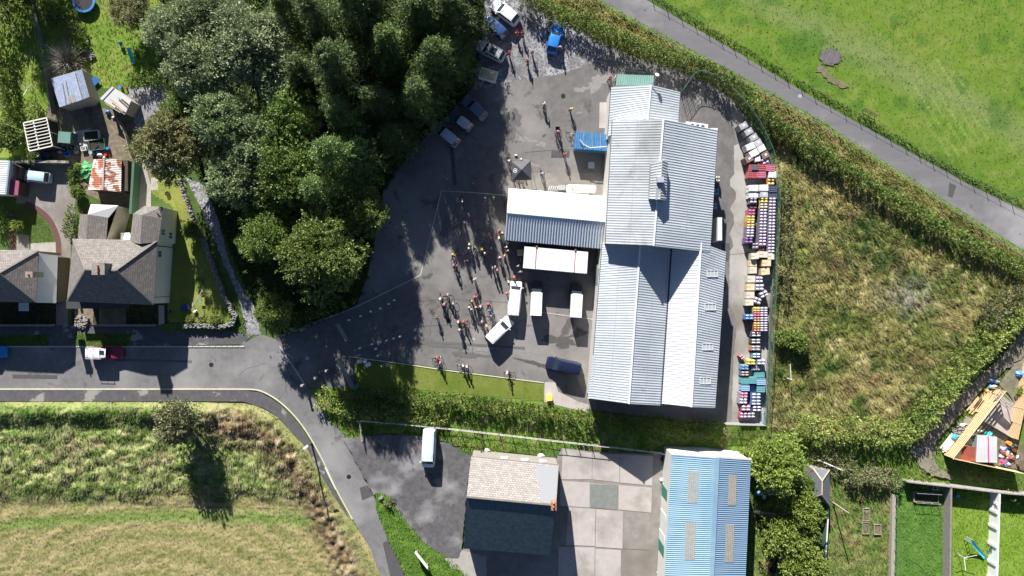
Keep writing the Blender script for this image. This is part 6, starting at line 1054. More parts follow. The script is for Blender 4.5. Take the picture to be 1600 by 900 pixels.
NTH = ['first', 'second', 'third', 'fourth', 'fifth', 'sixth', 'seventh', 'eighth', 'ninth', 'tenth', 'eleventh', 'twelfth']
for i, (x, y) in enumerate([(1161.7, 196.7), (1170, 206), (1177.5, 215)]): pal('w', x, y, 'grey', ['northernmost single grey wrapped pallet, at the head of the row', 'single grey wrapped pallet, second in the slanting row', 'single grey wrapped pallet, third in the slanting row'][i], 30, (1.1, .95, 1))
pal('w', 1184.5, 223.5, 'silver', 'silvery wrapped pallet against the fence, paired with a whiter one', 28); pal('w', 1172.5, 229, 'white', 'whitish wrapped pallet on the open side of the slanting row', 22, (1.2, 1, 1)); pal('w', 1178, 239.5, 'white', 'white wrapped pallet just above the brown one', 28, (1.2, 1, 1)); pal('w', 1190, 232, 'white', 'white wrapped pallet on the fence side above the brown ones', 28)
pal('w', 1170.5, 248.5, 'brown', 'brown wrapped pallet on the open side of the slanting row', 30); pal('w', 1196, 242.5, 'brown', 'brown wrapped pallet on the fence side of the slanting row', 28); pal('w', 1183.7, 248, 'white', 'low crumpled white bag between the two brown pallets', 10, (.75, .9, .9)); pal('s', 1196, 251.5, 'lilac', 'lilac sack pallet tucked beneath the fence side brown pallet', 25)
for x, y, c, L in [(1177.5, 262, 'red', 'red crate pallet with a dark top, upper row left'), (1191, 261, 'red', 'red crate pallet, upper row middle'), (1204, 262, 'pink', 'pinkish red crate pallet, upper row by the fence'), (1176, 272.5, 'red', 'red crate pallet, lower row left'), (1190, 272.3, 'pink', 'pinkish red crate pallet, lower row right')]: pal('t', x, y, c, L, -2, (1.05, .95, 1.05))
tag(MB().box((0, 0, 0), (.95, .75, .05)).build('black_cover', flat('slate_cover', (.09, .10, .12)), loc=P(1180, 261.5, 1.82)), 'dark sheet lying on the upper left red crate pallet', 'cover')
pal('w', 1207, 273, 'white', 'white wrapped pallet beside the red crates at the fence'); pal('s', 1205, 284, 'yellow', 'orange yellow sack pallet above the white wrapped row', 0, (1, 1.1, 1), 'orange')
pal('w', 1178, 294, 'white', 'white wrapped pallet, left of the first square row', 0, (1.15, 1, 1.05)); pal('w', 1194, 293.5, 'white', 'white wrapped pallet, centre of the first square row', 0, (1.1, 1, 1.05)); pal('t', 1207.5, 295, 'navy', 'dark navy crate pallet by the fence, upper', 0, (1, .95, .9)); pal('w', 1178, 304, 'white', 'white wrapped pallet, left of the second square row', 0, (1.15, 1, .95)); pal('w', 1194, 303.5, 'silver', 'silvery wrapped pallet, centre of the second square row'); pal('t', 1207.5, 305.5, 'navy', 'dark navy crate pallet by the fence, lower', 0, (1, .95, .85))
pal('s', 1177.5, 313, 'white', 'white sack pallet left of the single yellow one'); pal('s', 1194.5, 312.5, 'yellow', 'solid yellow sack pallet among white wrapped goods', 0, (1.1, .85, 1.05), 'yellow'); pal('s', 1194, 321.5, 'white', 'white and yellow sack pallet under the solid yellow one', 0, (1.1, .8, 1), 'yellow')
for j in range(9): pal('s', 1207.5-.25*j, 313+9.7*j, 'white', '%s white and purple sack pallet down the fence side column' % NTH[j], 0, (.98, .93, 1.0+.03*(j % 3)))
for j in range(6): pal('s', 1193.5-.3*j, 331+9.7*j, 'white', '%s white and purple sack pallet down the centre column' % NTH[j], 0, (1.05, .93, 1.02+.03*(j % 2)))
pal('s', 1178, 322, 'maroon', 'maroon topped pallet at the head of the open side column', 0, (1, .9, .8), 'black'); pal('s', 1175, 331.5, 'magenta', 'magenta and dark sack pallet on the open side', 0, (1, .9, 1), 'pink'); pal('s', 1174, 341, 'yellow', 'yellow sack pallet on the open side, upper', 0, (1.1, .9, 1), 'yellow'); pal('s', 1173.5, 349.5, 'yellow', 'yellow sack pallet on the open side, lower', 0, (1.1, .85, 1), 'orange'); pal('s', 1173, 358, 'white', 'white sack pallet directly beneath the yellow ones', 0, (1.1, .9, 1)); pal('s', 1172.5, 366.5, 'white', 'white sack pallet second beneath the yellow ones', 0, (1.1, .9, 1)); pal('s', 1170.5, 375.5, 'purple', 'deep purple sack pallet at the foot of the open side column', 0, (1.1, .9, .95), 'purple')
pal('s', 1180, 384, 'lilac', 'dark lilac sack pallet left above the cartons', 0, (1, .95, .7), 'black'); pal('s', 1191, 387, 'maroon', 'maroon and black sack pallet above the cartons', 0, (.9, .95, .75), 'maroon')
for x, y, a, c, s, L in [(1180, 400, 3, 'cream', (.95, 1, 1.1), 'tall cream carton stack at the top left of the cartons'), (1193, 397.5, -3, 'cream', (1, 1, 1.2), 'tall cream carton stack at the top centre of the cartons'), (1205, 400.5, 0, 'cream', (.75, 1.05, 1.15), 'cream carton stack at the top by the fence'), (1177, 411, 0, 'tan', (.8, 1, .8), 'tan carton stack second down on the open side'), (1198, 411, 0, 'tan', (1, 1, 1.2), 'tan carton stack second down by the fence'), (1177, 422, 0, 'cream', (.85, 1.1, .8), 'cream carton stack third down with a gap beside it'), (1196, 424, 5, 'tan', (1, 1.1, 1.1), 'tan carton stack third down by the fence, slightly twisted'), (1174, 436, 0, 'cream', (.9, 1.1, .85), 'cream carton stack beside the upper loose sacks'), (1173, 448.5, 0, 'tan', (.9, 1.1, .85), 'orange tan carton stack between two cream ones'), (1172.5, 461, 0, 'cream', (.95, 1.1, .85), 'cream carton stack beside the loose sack heap'), (1171, 472.5, 0, 'cream', (.95, 1, .85), 'last cream carton stack down the open side')]: pal('b', x, y, c, L, a, s)
for x, y, c, c2, L, a, s in [(1187, 437, 'white', 'lilac', 'white sack pallet right of the cartons, upper', 0, (1, 1, .9)), (1187.5, 449, 'white', 'lilac', 'white sack pallet right of the cartons, middle', 0, (1.2, 1, .9)), (1194, 460, 'white', 'grey', 'tumbled white sacks leaning by the fence', 25, (1.2, .9, 1)), (1184, 470, 'white', 'grey', 'tumbled white sacks below the cartons', -20, (1.1, 1, .8)), (1171.5, 495.5, 'sky blue', 'blue', 'blue sack pallet sticking out from the yellow edged block', 0, (1.2, .8, 1)), (1182, 522.5, 'white', 'navy', 'white and navy sack pallet, first of three below the block', 0, (1.3, .8, .9)), (1181.5, 533.5, 'white', 'black', 'white and black sack pallet, second of three below the block', 0, (1.3, .8, .9)), (1181.5, 544, 'sky blue', 'orange', 'blue and orange sack pallet, third of three below the block', 0, (1.3, .8, .9)), (1182.5, 555.7, 'white', 'sky blue', 'white sack pallet above the solid yellow low one', 0, (1.1, .75, .9)), (1174, 566, 'yellow', 'yellow', 'solid yellow low sack pallet near the south end', 0, (1.3, .85, .9)), (1190, 566, 'white', 'lilac', 'white sack pallet right of the low yellow one', 0, (1.2, .85, .9)), (1159.5, 558, 'white', 'red', 'small loose sack stack standing out on the concrete', 40, (.5, .8, .7)), (1164.5, 574, 'blue', 'sky blue', 'blue sack pallet left below the low yellow one', 0, (1.1, .8, .9)), (1182, 575, 'navy', 'white', 'navy sack pallet right below the low yellow one', 0, (1.2, .8, .7)), (1164.5, 584, 'orange', 'blue', 'orange and blue sack pallet above the teal crates', 0, (1.1, .75, .9)), (1163, 617.5, 'pink', 'lilac', 'pink sack pallet below the teal crates', 0, (1.1, .9, .9)), (1182, 619, 'white', 'blue', 'white sack pallet below the teal crates', 0, (1.3, .9, .9)), (1162, 627, 'white', 'lilac', 'white sack pallet second row from the south end, left', 0, (1.1, .9, .9)), (1182, 629, 'white', 'blue', 'white sack pallet second row from the south end, right', 0, (1.3, .9, .9)), (1166, 638, 'white', 'magenta', 'white and magenta sack pallet near the south end, left', 0, (1.3, .9, .9)), (1183, 639, 'white', 'navy', 'white and navy sack pallet near the south end, right', 0, (1.2, .9, .9)), (1162, 649, 'lilac', 'pink', 'southernmost sack pallet on the open side', 0, (1, .9, .8)), (1174, 649, 'white', 'navy', 'southernmost sack pallet on the fence side', 0, (1.1, .9, .8))]: pal('s', x, y, c, L, a, s, c2)
for j, y in enumerate((483.5, 491, 499, 507, 514.5)): pal('s', 1183, y, ['yellow', 'pink', 'orange', 'yellow', 'orange'][j], '%s coloured sack pallet down the left of the yellow edged block' % NTH[j], 0, (.9, .72, 1), ['yellow', 'pink', 'purple', 'orange', 'red'][j]); pal('s', 1194, y, 'white', '%s white sack pallet down the right of the yellow edged block' % NTH[j], 0, (1.1, .72, 1))
for x, y, c, s, L in [(1187, 586, 'teal', (1.2, .7, .7), 'dark teal crate pallet at the top of the teal crates'), (1164.5, 595, 'teal', (1, .85, .8), 'teal crate pallet upper left'), (1176, 594.5, 'teal', (.95, .9, .9), 'teal crate pallet upper centre'), (1189.5, 596.5, 'sky blue', (1.1, .9, .85), 'pale blue crate pallet upper right'), (1165, 606, 'sky blue', (1, .9, .8), 'pale blue crate pallet lower left'), (1177, 607, 'blue', (.95, .9, .5), 'low blue crate pallet lower centre'), (1189, 608, 'teal', (1, .9, .8), 'teal crate pallet lower right')]: pal('t', x, y, c, L+' of the crate block', 0, s)
for x, y, c, L in [(1120, 300, 'sky blue', 'blue and white stack against the east warehouse wall, upper'), (1117, 322, 'white', 'white stack against the east warehouse wall, lower'), (1122, 280, 'yellow', 'small yellow stack against the east warehouse wall')]: pal('s', x, y, c, L, 90, (.9, .7, .8), 'blue')
# ================================================================ FENCES, WALLS, GATES
def post_rail(name, pts, h, rails, label, sp=2.0, mp='wood_grey', mr='wood_grey', w=.10, rw=.06, z0=0, cat='fence', group=None, pxz=0):
    q = [P(*p) for p in pts]; t = empty(name, q[0], 0, label, cat, group); o0 = q[0]; k = 0
    for i, (a, b) in enumerate(zip(q[:-1], q[1:])):
        n = max(1, round((b-a).length/sp))
        for j in range(n+(1 if i == len(q)-2 else 0)):
            if k >= 95: break
            p = a.lerp(b, j/n)-o0; MB().beam((p.x, p.y, z0), (p.x, p.y, z0+h*random.uniform(.97, 1.05)), w).build('post', M[mp], t); k += 1
    for r in rails:
        mb = MB()
        for a, b in zip(q[:-1], q[1:]): mb.beam(a-o0+Vector((0, 0, z0+r*h)), b-o0+Vector((0, 0, z0+r*h)), rw, rw*1.3)
        mb.build('rail', M[mr], t)
    return t
def wire_fence(name, pts, h, label, sp=2.8, mat='galv', step=.30, wr=.009, z0=0, w=.07, cat='fence', top=True):
    q = [P(*p) for p in pts]; t = empty(name, q[0], 0, label, cat); o0 = q[0]; mb = MB()
    for i, (a, b) in enumerate(zip(q[:-1], q[1:])):
        n = max(1, round((b-a).length/sp)); 
        for j in range(n+(1 if i == len(q)-2 else 0)): p = a.lerp(b, j/n)-o0; MB().beam((p.x, p.y, z0), (p.x, p.y, z0+h+.1), w).build('post', M[mat], t)
        L = (b-a).length; m = int(L/step)
        for j in range(m): p = a.lerp(b, j/m)-o0; mb.beam((p.x, p.y, z0+.05), (p.x, p.y, z0+h), wr*2)
        for z in np.arange(.1, h, step): mb.beam(a-o0+Vector((0, 0, z0+z)), b-o0+Vector((0, 0, z0+z)), wr*2)
    mb.build('wire_mesh', M[mat], t)
    if top:
        mb = MB()
        for a, b in zip(q[:-1], q[1:]): mb.beam(a-o0+Vector((0, 0, z0+h)), b-o0+Vector((0, 0, z0+h)), .06)
        mb.build('top_rail', M[mat], t)
    return t
def wall(name, pts, w, h, mat, label, cat='wall', coping=None, z0=0, cw=.06):
    t = empty(name, P(*pts[0]), 0, label, cat); o0 = P(*pts[0]); o = ribbon(pts, w, z0, z0+h).build('wall_body', M[mat], t); o.matrix_parent_inverse = Matrix.Translation(-o0)
    if coping: o = ribbon(pts, w+cw, z0+h, z0+h+.07).build('coping', M[coping], t); o.matrix_parent_inverse = Matrix.Translation(-o0)
    return t
def rubble(name, pts, w, h, label, dens=20, seed=3):
    t = empty(name, P(*pts[0]), 0, label, 'wall'); o0 = P(*pts[0]); o = ribbon(pts, w*.8, 0, h*.8).build('wall_body', M['stone'], t); o.matrix_parent_inverse = Matrix.Translation(-o0); rs = random.Random(seed); mb = MB(); q = [P(*p) for p in pts]
    for a, b in zip(q[:-1], q[1:]):
        n = int((b-a).length*dens); d = (b-a).normalized(); nn = Vector((-d.y, d.x, 0))
        for i in range(n): p = a.lerp(b, rs.random())+nn*rs.uniform(-w/2, w/2)-o0; mb.ball((p.x, p.y, h*rs.uniform(.7, 1)), (rs.uniform(.1, .24), rs.uniform(.08, .17), rs.uniform(.06, .14)), 5, 3, jit=.4, rnd=rs)
    mb.build('top_stones', M['stone_pale'], t); return t
cf = cm([(1063, 145), (1075, 128), (1085, 118), (1110, 124), (1135, 142), (1160, 170), (1178, 194), (1192, 222), (1203, 250), (1209, 280), (1209, 320), (1206, 400), (1202, 480), (1198, 560), (1194, 620), (1190, 661)], 2)
wire_fence('wire_fence', cf, 2.4, 'tall green steel mesh fence curving round the stockyard', mat='fence_green', step=.3, wr=.01)
M['galv2'] = M['galv']; wire_fence('wire_fence', [(1190, 661), (1150, 660), (1128, 659)], 2.0, 'galvanised mesh fence panel closing the south end of the stockyard', step=.12, wr=.014)
wall('low_wall', [(1191, 640), (1190, 663)], .9, .5, 'galv', 'low pale steel ramp at the south corner of the stockyard')
cfp = [(925, -10), (938, 2), (1050, 66), (1130, 111), (1160, 126), (1230, 164), (1310, 210), (1391, 262), (1450, 300), (1515, 343), (1560, 373), (1610, 405)]
post_rail('post_and_rail_fence', [(x-1, y+4) for x, y in cfp], 1.1, (.45, .95), 'long timber post and rail fence between the bank and the lane', 1.9, 'wood_grey', 'wood_grey', .09, .04)
post_rail('wire_post_fence', [(1018, -4), (1085, 34), (1165, 80), (1270, 142), (1412, 222), (1518, 281), (1620, 335)], 1.1, (.4, .9), 'thin post and wire fence on the pasture side of the lane', 2.4, 'wood_grey', 'wood_dark', .07, .015)
p = P(1356, 178); t = empty('field_gate', (p.x, p.y, 0), math.radians(-30), 'small open metal hurdle in the pasture fence', 'gate')
for z in (.3, .6, .9, 1.2): MB().beam((-1, 0, z), (1, 0, z), .05).build('bar', M['wood_dark'], t)
for x in (-1, 0, 1): MB().beam((x, 0, 0), (x, 0, 1.25), .06).build('upright', M['wood_dark'], t)
post_rail('rail_fence', [(565, 655), (640, 661), (760, 674), (880, 688), (945, 695), (1035, 706)], 1.35, (.5, .98), 'white topped rail fence along the grass bank above the slate building', 2.0, 'wood_dark', 'offwhite', .09, .05, z0=.15)
post_rail('rail_fence', [(565, 656), (568, 688)], 1.2, (.5, .98), 'short fence stub down to the tarmac drive by the street', 1.5, 'wood_grey', 'wood_grey', .12, .09, z0=.15)
post_rail('rail_fence', [(752, 675), (752, 702)], 1.2, (.5, .98), 'short fence stub above the west end of the slate building', 1.3, 'wood_dark', 'wood_dark', .1, .07, z0=.15)
post_rail('rail_fence', [(438, 524), (480, 508), (520, 493)], 1.25, (.5, .97), 'green entrance rail fence between the wood and the gate forecourt', 1.9, 'wood_grey', 'fence_green', .13, .10)
post_rail('rail_fence', [(1130, 672), (1200, 680), (1245, 678), (1290, 690), (1370, 700)], 1.2, (.45, .9), 'thin dark fence along the shady path south of the meadow', 2.2, 'wood_dark', 'wood_dark', .09, .04, z0=.2)
p = P(1227, 590); t = empty('washing_post', (p.x, p.y, .2), 0, 'slim white post with a crossbar standing in the meadow corner', 'post'); MB().beam((0, 0, 0), (0, 0, 2.2), .09).build('pole', M['offwhite'], t); MB().beam((-.05, 0, 2.0), (-.15, 2.2, 1.9), .07).build('crossbar', M['offwhite'], t)
for x, y, h, L in [(462, 513, 1.9, 'dark gatepost at the wood side of the entrance'), (477, 514, 2.0, 'stone gatepost with a round cap at the entrance'), (478, 600, 2.0, 'gatepost at the street corner of the entrance'), (497, 589, 1.5, 'squat post south of the entrance, left one'), (514, 578, 1.5, 'squat post south of the entrance, right one')]:
    c = P(x, y); t = empty('gatepost', (c.x, c.y, .02), 0, L, 'post', None); MB().box((0, 0, h/2), (.30, .30, h)).build('shaft', M['stone'], t); MB().ball((0, 0, h), (.24, .24, .12), 10, 5).build('cap', M['stone_pale'], t)
for (a, b, L) in [((531, 507), (545, 531), 'tall open steel gate leaf on the wood side'), ((531, 560), (554, 604), 'tall open steel gate leaf on the hedge side')]:
    A, B = P(*a), P(*b); t = empty('gate', A, 0, L, 'gate'); d = B-A; MB().beam((0, 0, 1.9), d+Vector((0, 0, 1.9)), .07).beam((0, 0, .2), d+Vector((0, 0, .2)), .07).build('frame', M['galv'], t); mb = MB(); n = int(d.length/.12)
    for i in range(n+1): p = d*(i/n); mb.beam((p.x, p.y, .2), (p.x, p.y, 1.95), .05, .03)
    mb.build('bars', M['galv'], t); MB().box((0, 0, 1.1), (.28, .28, 2.2)).build('gate_pillar', M['stone_pale'], t)
c = P(556, 605, .6); t = empty('service_cabinet', (c.x, c.y, 0), .5, 'green service cabinet at the hedge end by the gate', 'cabinet'); MB().box((0, 0, .55), (.7, .6, 1.1)).build('cabinet_body', flat('cab_green', (.10, .22, .17)), t); MB().box((0, 0, 1.12), (.78, .68, .05)).build('lid', flat('cab_green', (.1, .2, .16)), t)
rubble('stone_wall', cm([(283, 281), (300, 330), (322, 380), (340, 430), (353, 463), (364, 482)], 2), .55, .9, 'dry stone wall between the house lawn and the gravel lane', 16)
rubble('stone_wall', [(362, 483), (370, 492), (366, 505), (350, 511), (320, 509), (288, 509)], .6, .8, 'curved pale stone wall enclosing the corner flower bed', 30, 8)
rubble('stone_heap', [(121, 500), (138, 505)], 1.9, .5, 'heap of pale rounded stones in front of the cream house', 40, 9)
rubble('boulder', [(594, 775), (598, 778)], .7, .8, 'pale boulder at the tip of the grass island', 2.6, 10)
hedge('flower_bed', [(294, 500), (315, 501), (350, 502)], .9, .4, 'scrub', 'mixed flower bed inside the curved stone wall', seed=40, cat='flower bed')
wall('garden_wall', [(26, 257), (60, 255), (118, 256)], .3, 1.5, 'stone', 'wall behind the pale blue hatchback', coping='stone')
wall('garden_wall', [(0, 508), (86, 508)], .3, .9, 'render_grey', 'low front wall of the left house'); wall('garden_wall', [(146, 508), (246, 508)], .3, .9, 'render_grey', 'low front wall of the cream house')
wall('garden_fence', [(219, 254), (217, 290), (214, 336)], .35, 1.8, 'fence_green', 'dark green screen fence beside the slab path', 'fence')
wall('garden_fence', [(190, 187), (203, 215), (213, 250)], .08, 1.3, 'wood_grey', 'weathered board fence between the earth yard and gravel lane', 'fence'); wall('garden_fence', [(78, 110), (88, 180)], .06, 1.2, 'wood_grey', 'thin board fence along the tiled shed', 'fence')
post_rail('wire_post_fence', [(50, -10), (66, 70), (78, 120)], 1.2, (.5, .95), 'wire fence between the shaded back gardens', 2.2, 'wood_grey', 'galv', .09, .03)
sheet('garden_path', [(47, -10), (52, -10), (70, 75), (66, 76)], .09, M['concrete_dark'])
# lower right garden walls
wall('back_wall', [(1408, 748), (1480, 756), (1563, 766), (1660, 773)], .15, 1.7, 'stone_pale', 'pale wall across the top of the lower right gardens', coping='stone_pale', cw=.02)
wall('garden_wall', [(1475, 756), (1473, 925)], .25, 1.7, 'render_grey', 'grey garden wall between the even green plot and slide lawn'); 
t = wall('garden_wall', [(1548, 766), (1543, 925)], .22, 1.9, 'white', 'whitewashed garden wall to the right of the turquoise slide')
for y in (795, 819, 847, 875, 900): o = MB().box((P(1547.5-(y-766)*.03, y).x-.18, P(0, y).y, .9), (.14, .4, 1.7)).build('buttress', M['white'], t); o.matrix_parent_inverse = Matrix.Translation(-t.location)
wall('garden_fence', [(1392, 770), (1389, 925)], .5, .9, 'wood_grey', 'grey board and wire fence right of the overgrown garden', 'fence')
post_rail('wire_post_fence', [(1394, 770), (1391, 925)], 1.5, (.5, .98), 'green wire fence at the left edge of the cold frame garden', 1.6, 'fence_green', 'fence_green', .07, .04)
wall('garden_fence', [(1287, 790), (1283, 860), (1280, 925)], .12, 1.5, 'fence_green', 'pale green fence under the lime trees', 'fence', coping='offwhite')
wall('garden_wall', [(1178, 798), (1222, 804)], .25, 1.0, 'stone_pale', 'short pale wall east of the blue barn')
p = P(1300, 784); t = empty('telegraph_pole', (p.x, p.y, 0), 0, 'slender timber pole beside the small garden store', 'pole'); MB().cyl((0, 0, 0), (0, 0, 5.0), .11, .08, 8).build('shaft', M['wood_grey'], t)
t = empty('fallen_pole', P(1290, 723), 0, 'bleached white pole lying slanted above the garden store', 'pole'); MB().cyl(P(1279, 719, 1.3)-P(1290, 723), P(1316, 735, 1.5)-P(1290, 723), .09).build('shaft', M['offwhite'], t)
# raised beds, cold frame, play things
def frame_box(name, x, y, w, d, h, label, cat, fill='dirt', wood='wood_grey', r=0):
    p = P(x, y); t = empty(name, (p.x, p.y, .02), r, label, cat)
    for sx, sy, ww, dd in ((0, 1, w, .06), (0, -1, w, .06), (1, 0, .06, d-.12), (-1, 0, .06, d-.12)): MB().box((sx*(w/2-.03), sy*(d/2-.03), h/2), (ww, dd, h)).build('side_board', M[wood], t)
    MB().box((0, 0, h*.35), (w-.12, d-.12, h*.7)).build('soil', M[fill], t); return t
frame_box('raised_bed', 1352, 803, 1.0, 1.85, .35, 'upper of the two long raised beds in the overgrown garden', 'raised bed'); frame_box('raised_bed', 1351, 824, 1.0, 1.75, .35, 'lower of the two long raised beds in the overgrown garden', 'raised bed'); frame_box('raised_bed', 1369, 826, 1.0, 1.5, .4, 'small square planter right of the long raised beds', 'raised bed')
frame_box('raised_bed', 1206, 882, 1.2, 2.1, .5, 'dark timber planter at the foot of the barn side garden', 'raised bed', 'soil', 'wood_dark', -.1)
t = frame_box('cold_frame', 1445, 776, 3.6, 1.5, .4, 'dark cold frame with wire posts in the even green garden', 'cold frame', 'soil', 'wood_grey', -.06)
for x in (-1.75, -.6, .6, 1.75):
    for y in (-.7, .7): MB().beam((x, y, 0), (x, y, 1.1), .05).build('post', M['galv'], t)
for y in (-.7, .7): MB().beam((-1.75, y, 1.1), (1.75, y, 1.1), .04).build('rail', M['galv'], t)
p = P(1207, 834); t = empty('rabbit_hutch', (p.x, p.y, 0), 0, 'small reddish wooden hutch in the barn side garden', 'hutch'); MB().box((0, 0, .4), (.9, .6, .8)).build('hutch_box', M['wood_dark'], t); MB().box((0, 0, .84), (1.05, .75, .06)).build('lid', mk('red_wood', (.32, .14, .10), (.4, .2, .15), 4), t)
def slide(x0, y0, x1, y1, col, label, w=.5, h=1.4):
    A, B = P(x0, y0, h), P(x1, y1, .1); t = empty('slide', ((A+B)/2).xy.to_3d(), 0, label, 'slide'); o0 = t.location; d = (B-A); nrm = Vector((-d.y, d.x, 0)).normalized(); mb = MB(); K = 8; V = []
    for i in range(K+1):
        f = i/K; p = A+d*f; p.z = .12+(h-.12)*(1-f)**1.25; p -= o0
        for s, z in ((-1, .14), (-.85, 0), (.85, 0), (1, .14)): V.append(p+nrm*s*w/2+Vector((0, 0, z)))
    mb.add(V, [(i*4+j, i*4+j+1, i*4+j+5, i*4+j+4) for i in range(K) for j in range(3)]); mb.build('chute', plastic(col), t)
    for s in (-1, 1): q = A-o0+nrm*s*w/2; MB().beam((q.x, q.y, 0), (q.x, q.y, h+.3), .05).build('ladder_rail', M['galv'], t)
    for z in (.3, .6, .9, 1.2): MB().beam(Vector((A.x-o0.x, A.y-o0.y, z))-nrm*w/2, Vector((A.x-o0.x, A.y-o0.y, z))+nrm*w/2, .04).build('rung', M['galv'], t)
slide(1517, 845, 1539, 872, 'cyan', 'long turquoise slide on the mown lawn by the white wall'); slide(201, 75, 209, 99, 'cyan', 'turquoise slide on the sunlit lawn beside the wood', .55, 1.2)
p = P(188, 69, .5); t = empty('play_chair', (p.x, p.y, 0), 0, 'small turquoise garden chair left of the slide under the wood', 'chair'); MB().box((0, 0, .4), (.5, .45, .06)).build('seat', plastic('teal'), t); MB().box((0, .22, .65), (.5, .06, .5)).build('backrest', plastic('teal'), t)
for sx in (-1, 1):
    for sy in (-1, 1): MB().box((sx*.2, sy*.18, .2), (.05, .05, .4)).build('leg', plastic('teal'), t)
p = P(131, 2, .7); t = empty('trampoline', (p.x, p.y, 0), 0, 'round trampoline with a bright blue rim at the top edge', 'trampoline'); mb = MB(); K = 28; V = [(math.cos(i*2*PI/K)*r, math.sin(i*2*PI/K)*r, z) for r, z in ((1.65, .72), (1.65, .78), (1.35, .80), (1.35, .74)) for i in range(K)]
mb.add(V, [(j*K+i, j*K+(i+1) % K, (j+1)*K+(i+1) % K, (j+1)*K+i) for j in range(3) for i in range(K)]); mb.build('rim_pad', plastic('blue'), t); MB().cyl((0, 0, .735), (0, 0, .745), 1.36, 1.36, 28).build('mat', M['darkcloth'], t)
for i in range(6): a = i*PI/3; MB().cyl((math.cos(a)*1.6, math.sin(a)*1.6, 0), (math.cos(a)*1.6, math.sin(a)*1.6, .72), .03).build('leg', M['galv'], t)
p = P(320, 470); t = empty('swing_set', (p.x, p.y, 0), 0, 'child swing set with red seat on the cream house lawn', 'swing'); A, B = Vector((.5, 1.5, 2.0)), Vector((-.9, -.8, 2.0)); MB().beam(A, B, .08).build('top_bar', M['galv'], t)
for e in (A, B):
    for s in (-1, 1): MB().beam(e, (e.x+s*.9, e.y-s*.55, 0), .06).build('leg', M['galv'], t)
for f, c in ((.35, 'red'), (.65, 'teal')):
    c0 = A.lerp(B, f); s = MB().box((c0.x, c0.y, .55), (.42, .3, .1)).build('swing_seat', plastic(c), t); MB().beam((c0.x-.15, c0.y, .55), (c0.x-.15, c0.y, 2), .02).beam((c0.x+.15, c0.y, .55), (c0.x+.15, c0.y, 2), .02).build('chain', M['galv'], s)
def dryer(x, y, label, L=1.6):
    p = P(x, y); t = empty('clothes_dryer', (p.x, p.y, 0), 0, label, 'clothes dryer'); MB().cyl((0, 0, 0), (0, 0, 1.9), .035).build('pole', M['offwhite'], t)
    for i in range(3): a = i*2.1+.4; MB().beam((0, 0, 1.3), (math.cos(a)*L, math.sin(a)*L, 1.95), .05).build('arm', M['offwhite'], t)
dryer(1497, 866, 'white rotary clothes dryer left of the turquoise slide'); dryer(53, 142, 'white washing line posts on the shaded left lawn', 1.2); dryer(1545, 781, 'small white pole in the wall shade of the slide garden', .4)
# ================================================================ TIMBER COMPOUND
def board_fence(name, a, b, h, n, label, z0=.0, gap=.35, mat='wood', sp=2.4):
    A, B = P(*a), P(*b); t = empty(name, A, 0, label, 'fence'); d = B-A; m = max(1, round(d.length/sp)); bh = h/n
    for i in range(m+1): p = d*(i/m); MB().beam((p.x, p.y, 0), (p.x, p.y, h+z0), .10).build('post', M[mat], t)
    for i in range(n): z = z0+bh*(i+.5); MB().beam(Vector((0, 0, z)), d+Vector((0, 0, z)), .04, bh*(1-gap)).build('board', M[mat], t)
    return t
board_fence('board_fence', (1474, 711), (1555, 608), 2.3, 7, 'long slatted new timber fence on the track side of the compound', gap=.42)
board_fence('board_fence', (1474, 711), (1582, 734), 2.2, 9, 'slatted timber fence along the south of the compound', gap=.12); board_fence('board_fence', (1573, 681), (1598, 566), 2.3, 8, 'slatted timber fence on the east side of the pale slab', gap=.3); board_fence('board_fence', (1532, 656), (1578, 684), .9, 4, 'low timber partition between the slab and red roofed shed', mat='wood_grey')
t = empty('timber_frame', P(1573, 620), 0, 'open timber rafters over the north end of the pale slab', 'frame'); A, B, C_, D = P(1563, 609, 2.1), P(1586, 632, 2.1), P(1577, 641, 1.9), P(1553, 620, 1.9); o0 = t.location
for i in range(5): f = i/4; MB().beam(A.lerp(D, f)-o0, B.lerp(C_, f)-o0, .12, .1).build('rafter', M['wood_grey'], t)
MB().beam(A-o0, D-o0, .1).build('beam', M['wood'], t); MB().beam(B-o0, C_-o0, .1).build('beam', M['wood'], t)
for p in (A, B): MB().beam((p.x-o0.x, p.y-o0.y, 0), p-o0, .1).build('post', M['wood'], t)
def flatshed(name, q, mat, label, wallm='wood_grey'):
    c = sum(q, Vector())/4; t = empty(name, (c.x, c.y, 0), 0, label, 'shed'); W(ribbed, 'roof_sheet', q[0], q[1], q[2], q[3], mat, t, .22, .03); W(walls, t, q, wallm); return t
t = flatshed('storage_shed', [P(1525, 722, 1.9), P(1558, 723, 1.9), P(1558, 683, 2.2), P(1527, 680, 2.2)], M['roof_pale'], 'white corrugated roofed shed with one pink stripe in the compound'); MB().beam(P(1545, 722, 1.97)-t.location, P(1544, 682, 2.27)-t.location, .16, .05).build('stripe', cloth('pink'), t)
flatshed('storage_shed', [P(1501, 719, 1.5), P(1523.5, 721.5, 1.5), P(1524.5, 698, 1.7), P(1504, 697, 1.7)], mk('red_sheet', (.30, .07, .05), (.38, .11, .07), 1, .6), 'rust red sheeted low shed in the timber compound'); flatshed('storage_shed', [P(1519, 698, 1.4), P(1525, 699, 1.4), P(1527, 679, 1.6), P(1520, 680, 1.6)], M['roof_green'], 'narrow dark green roofed lean between red and white sheds')
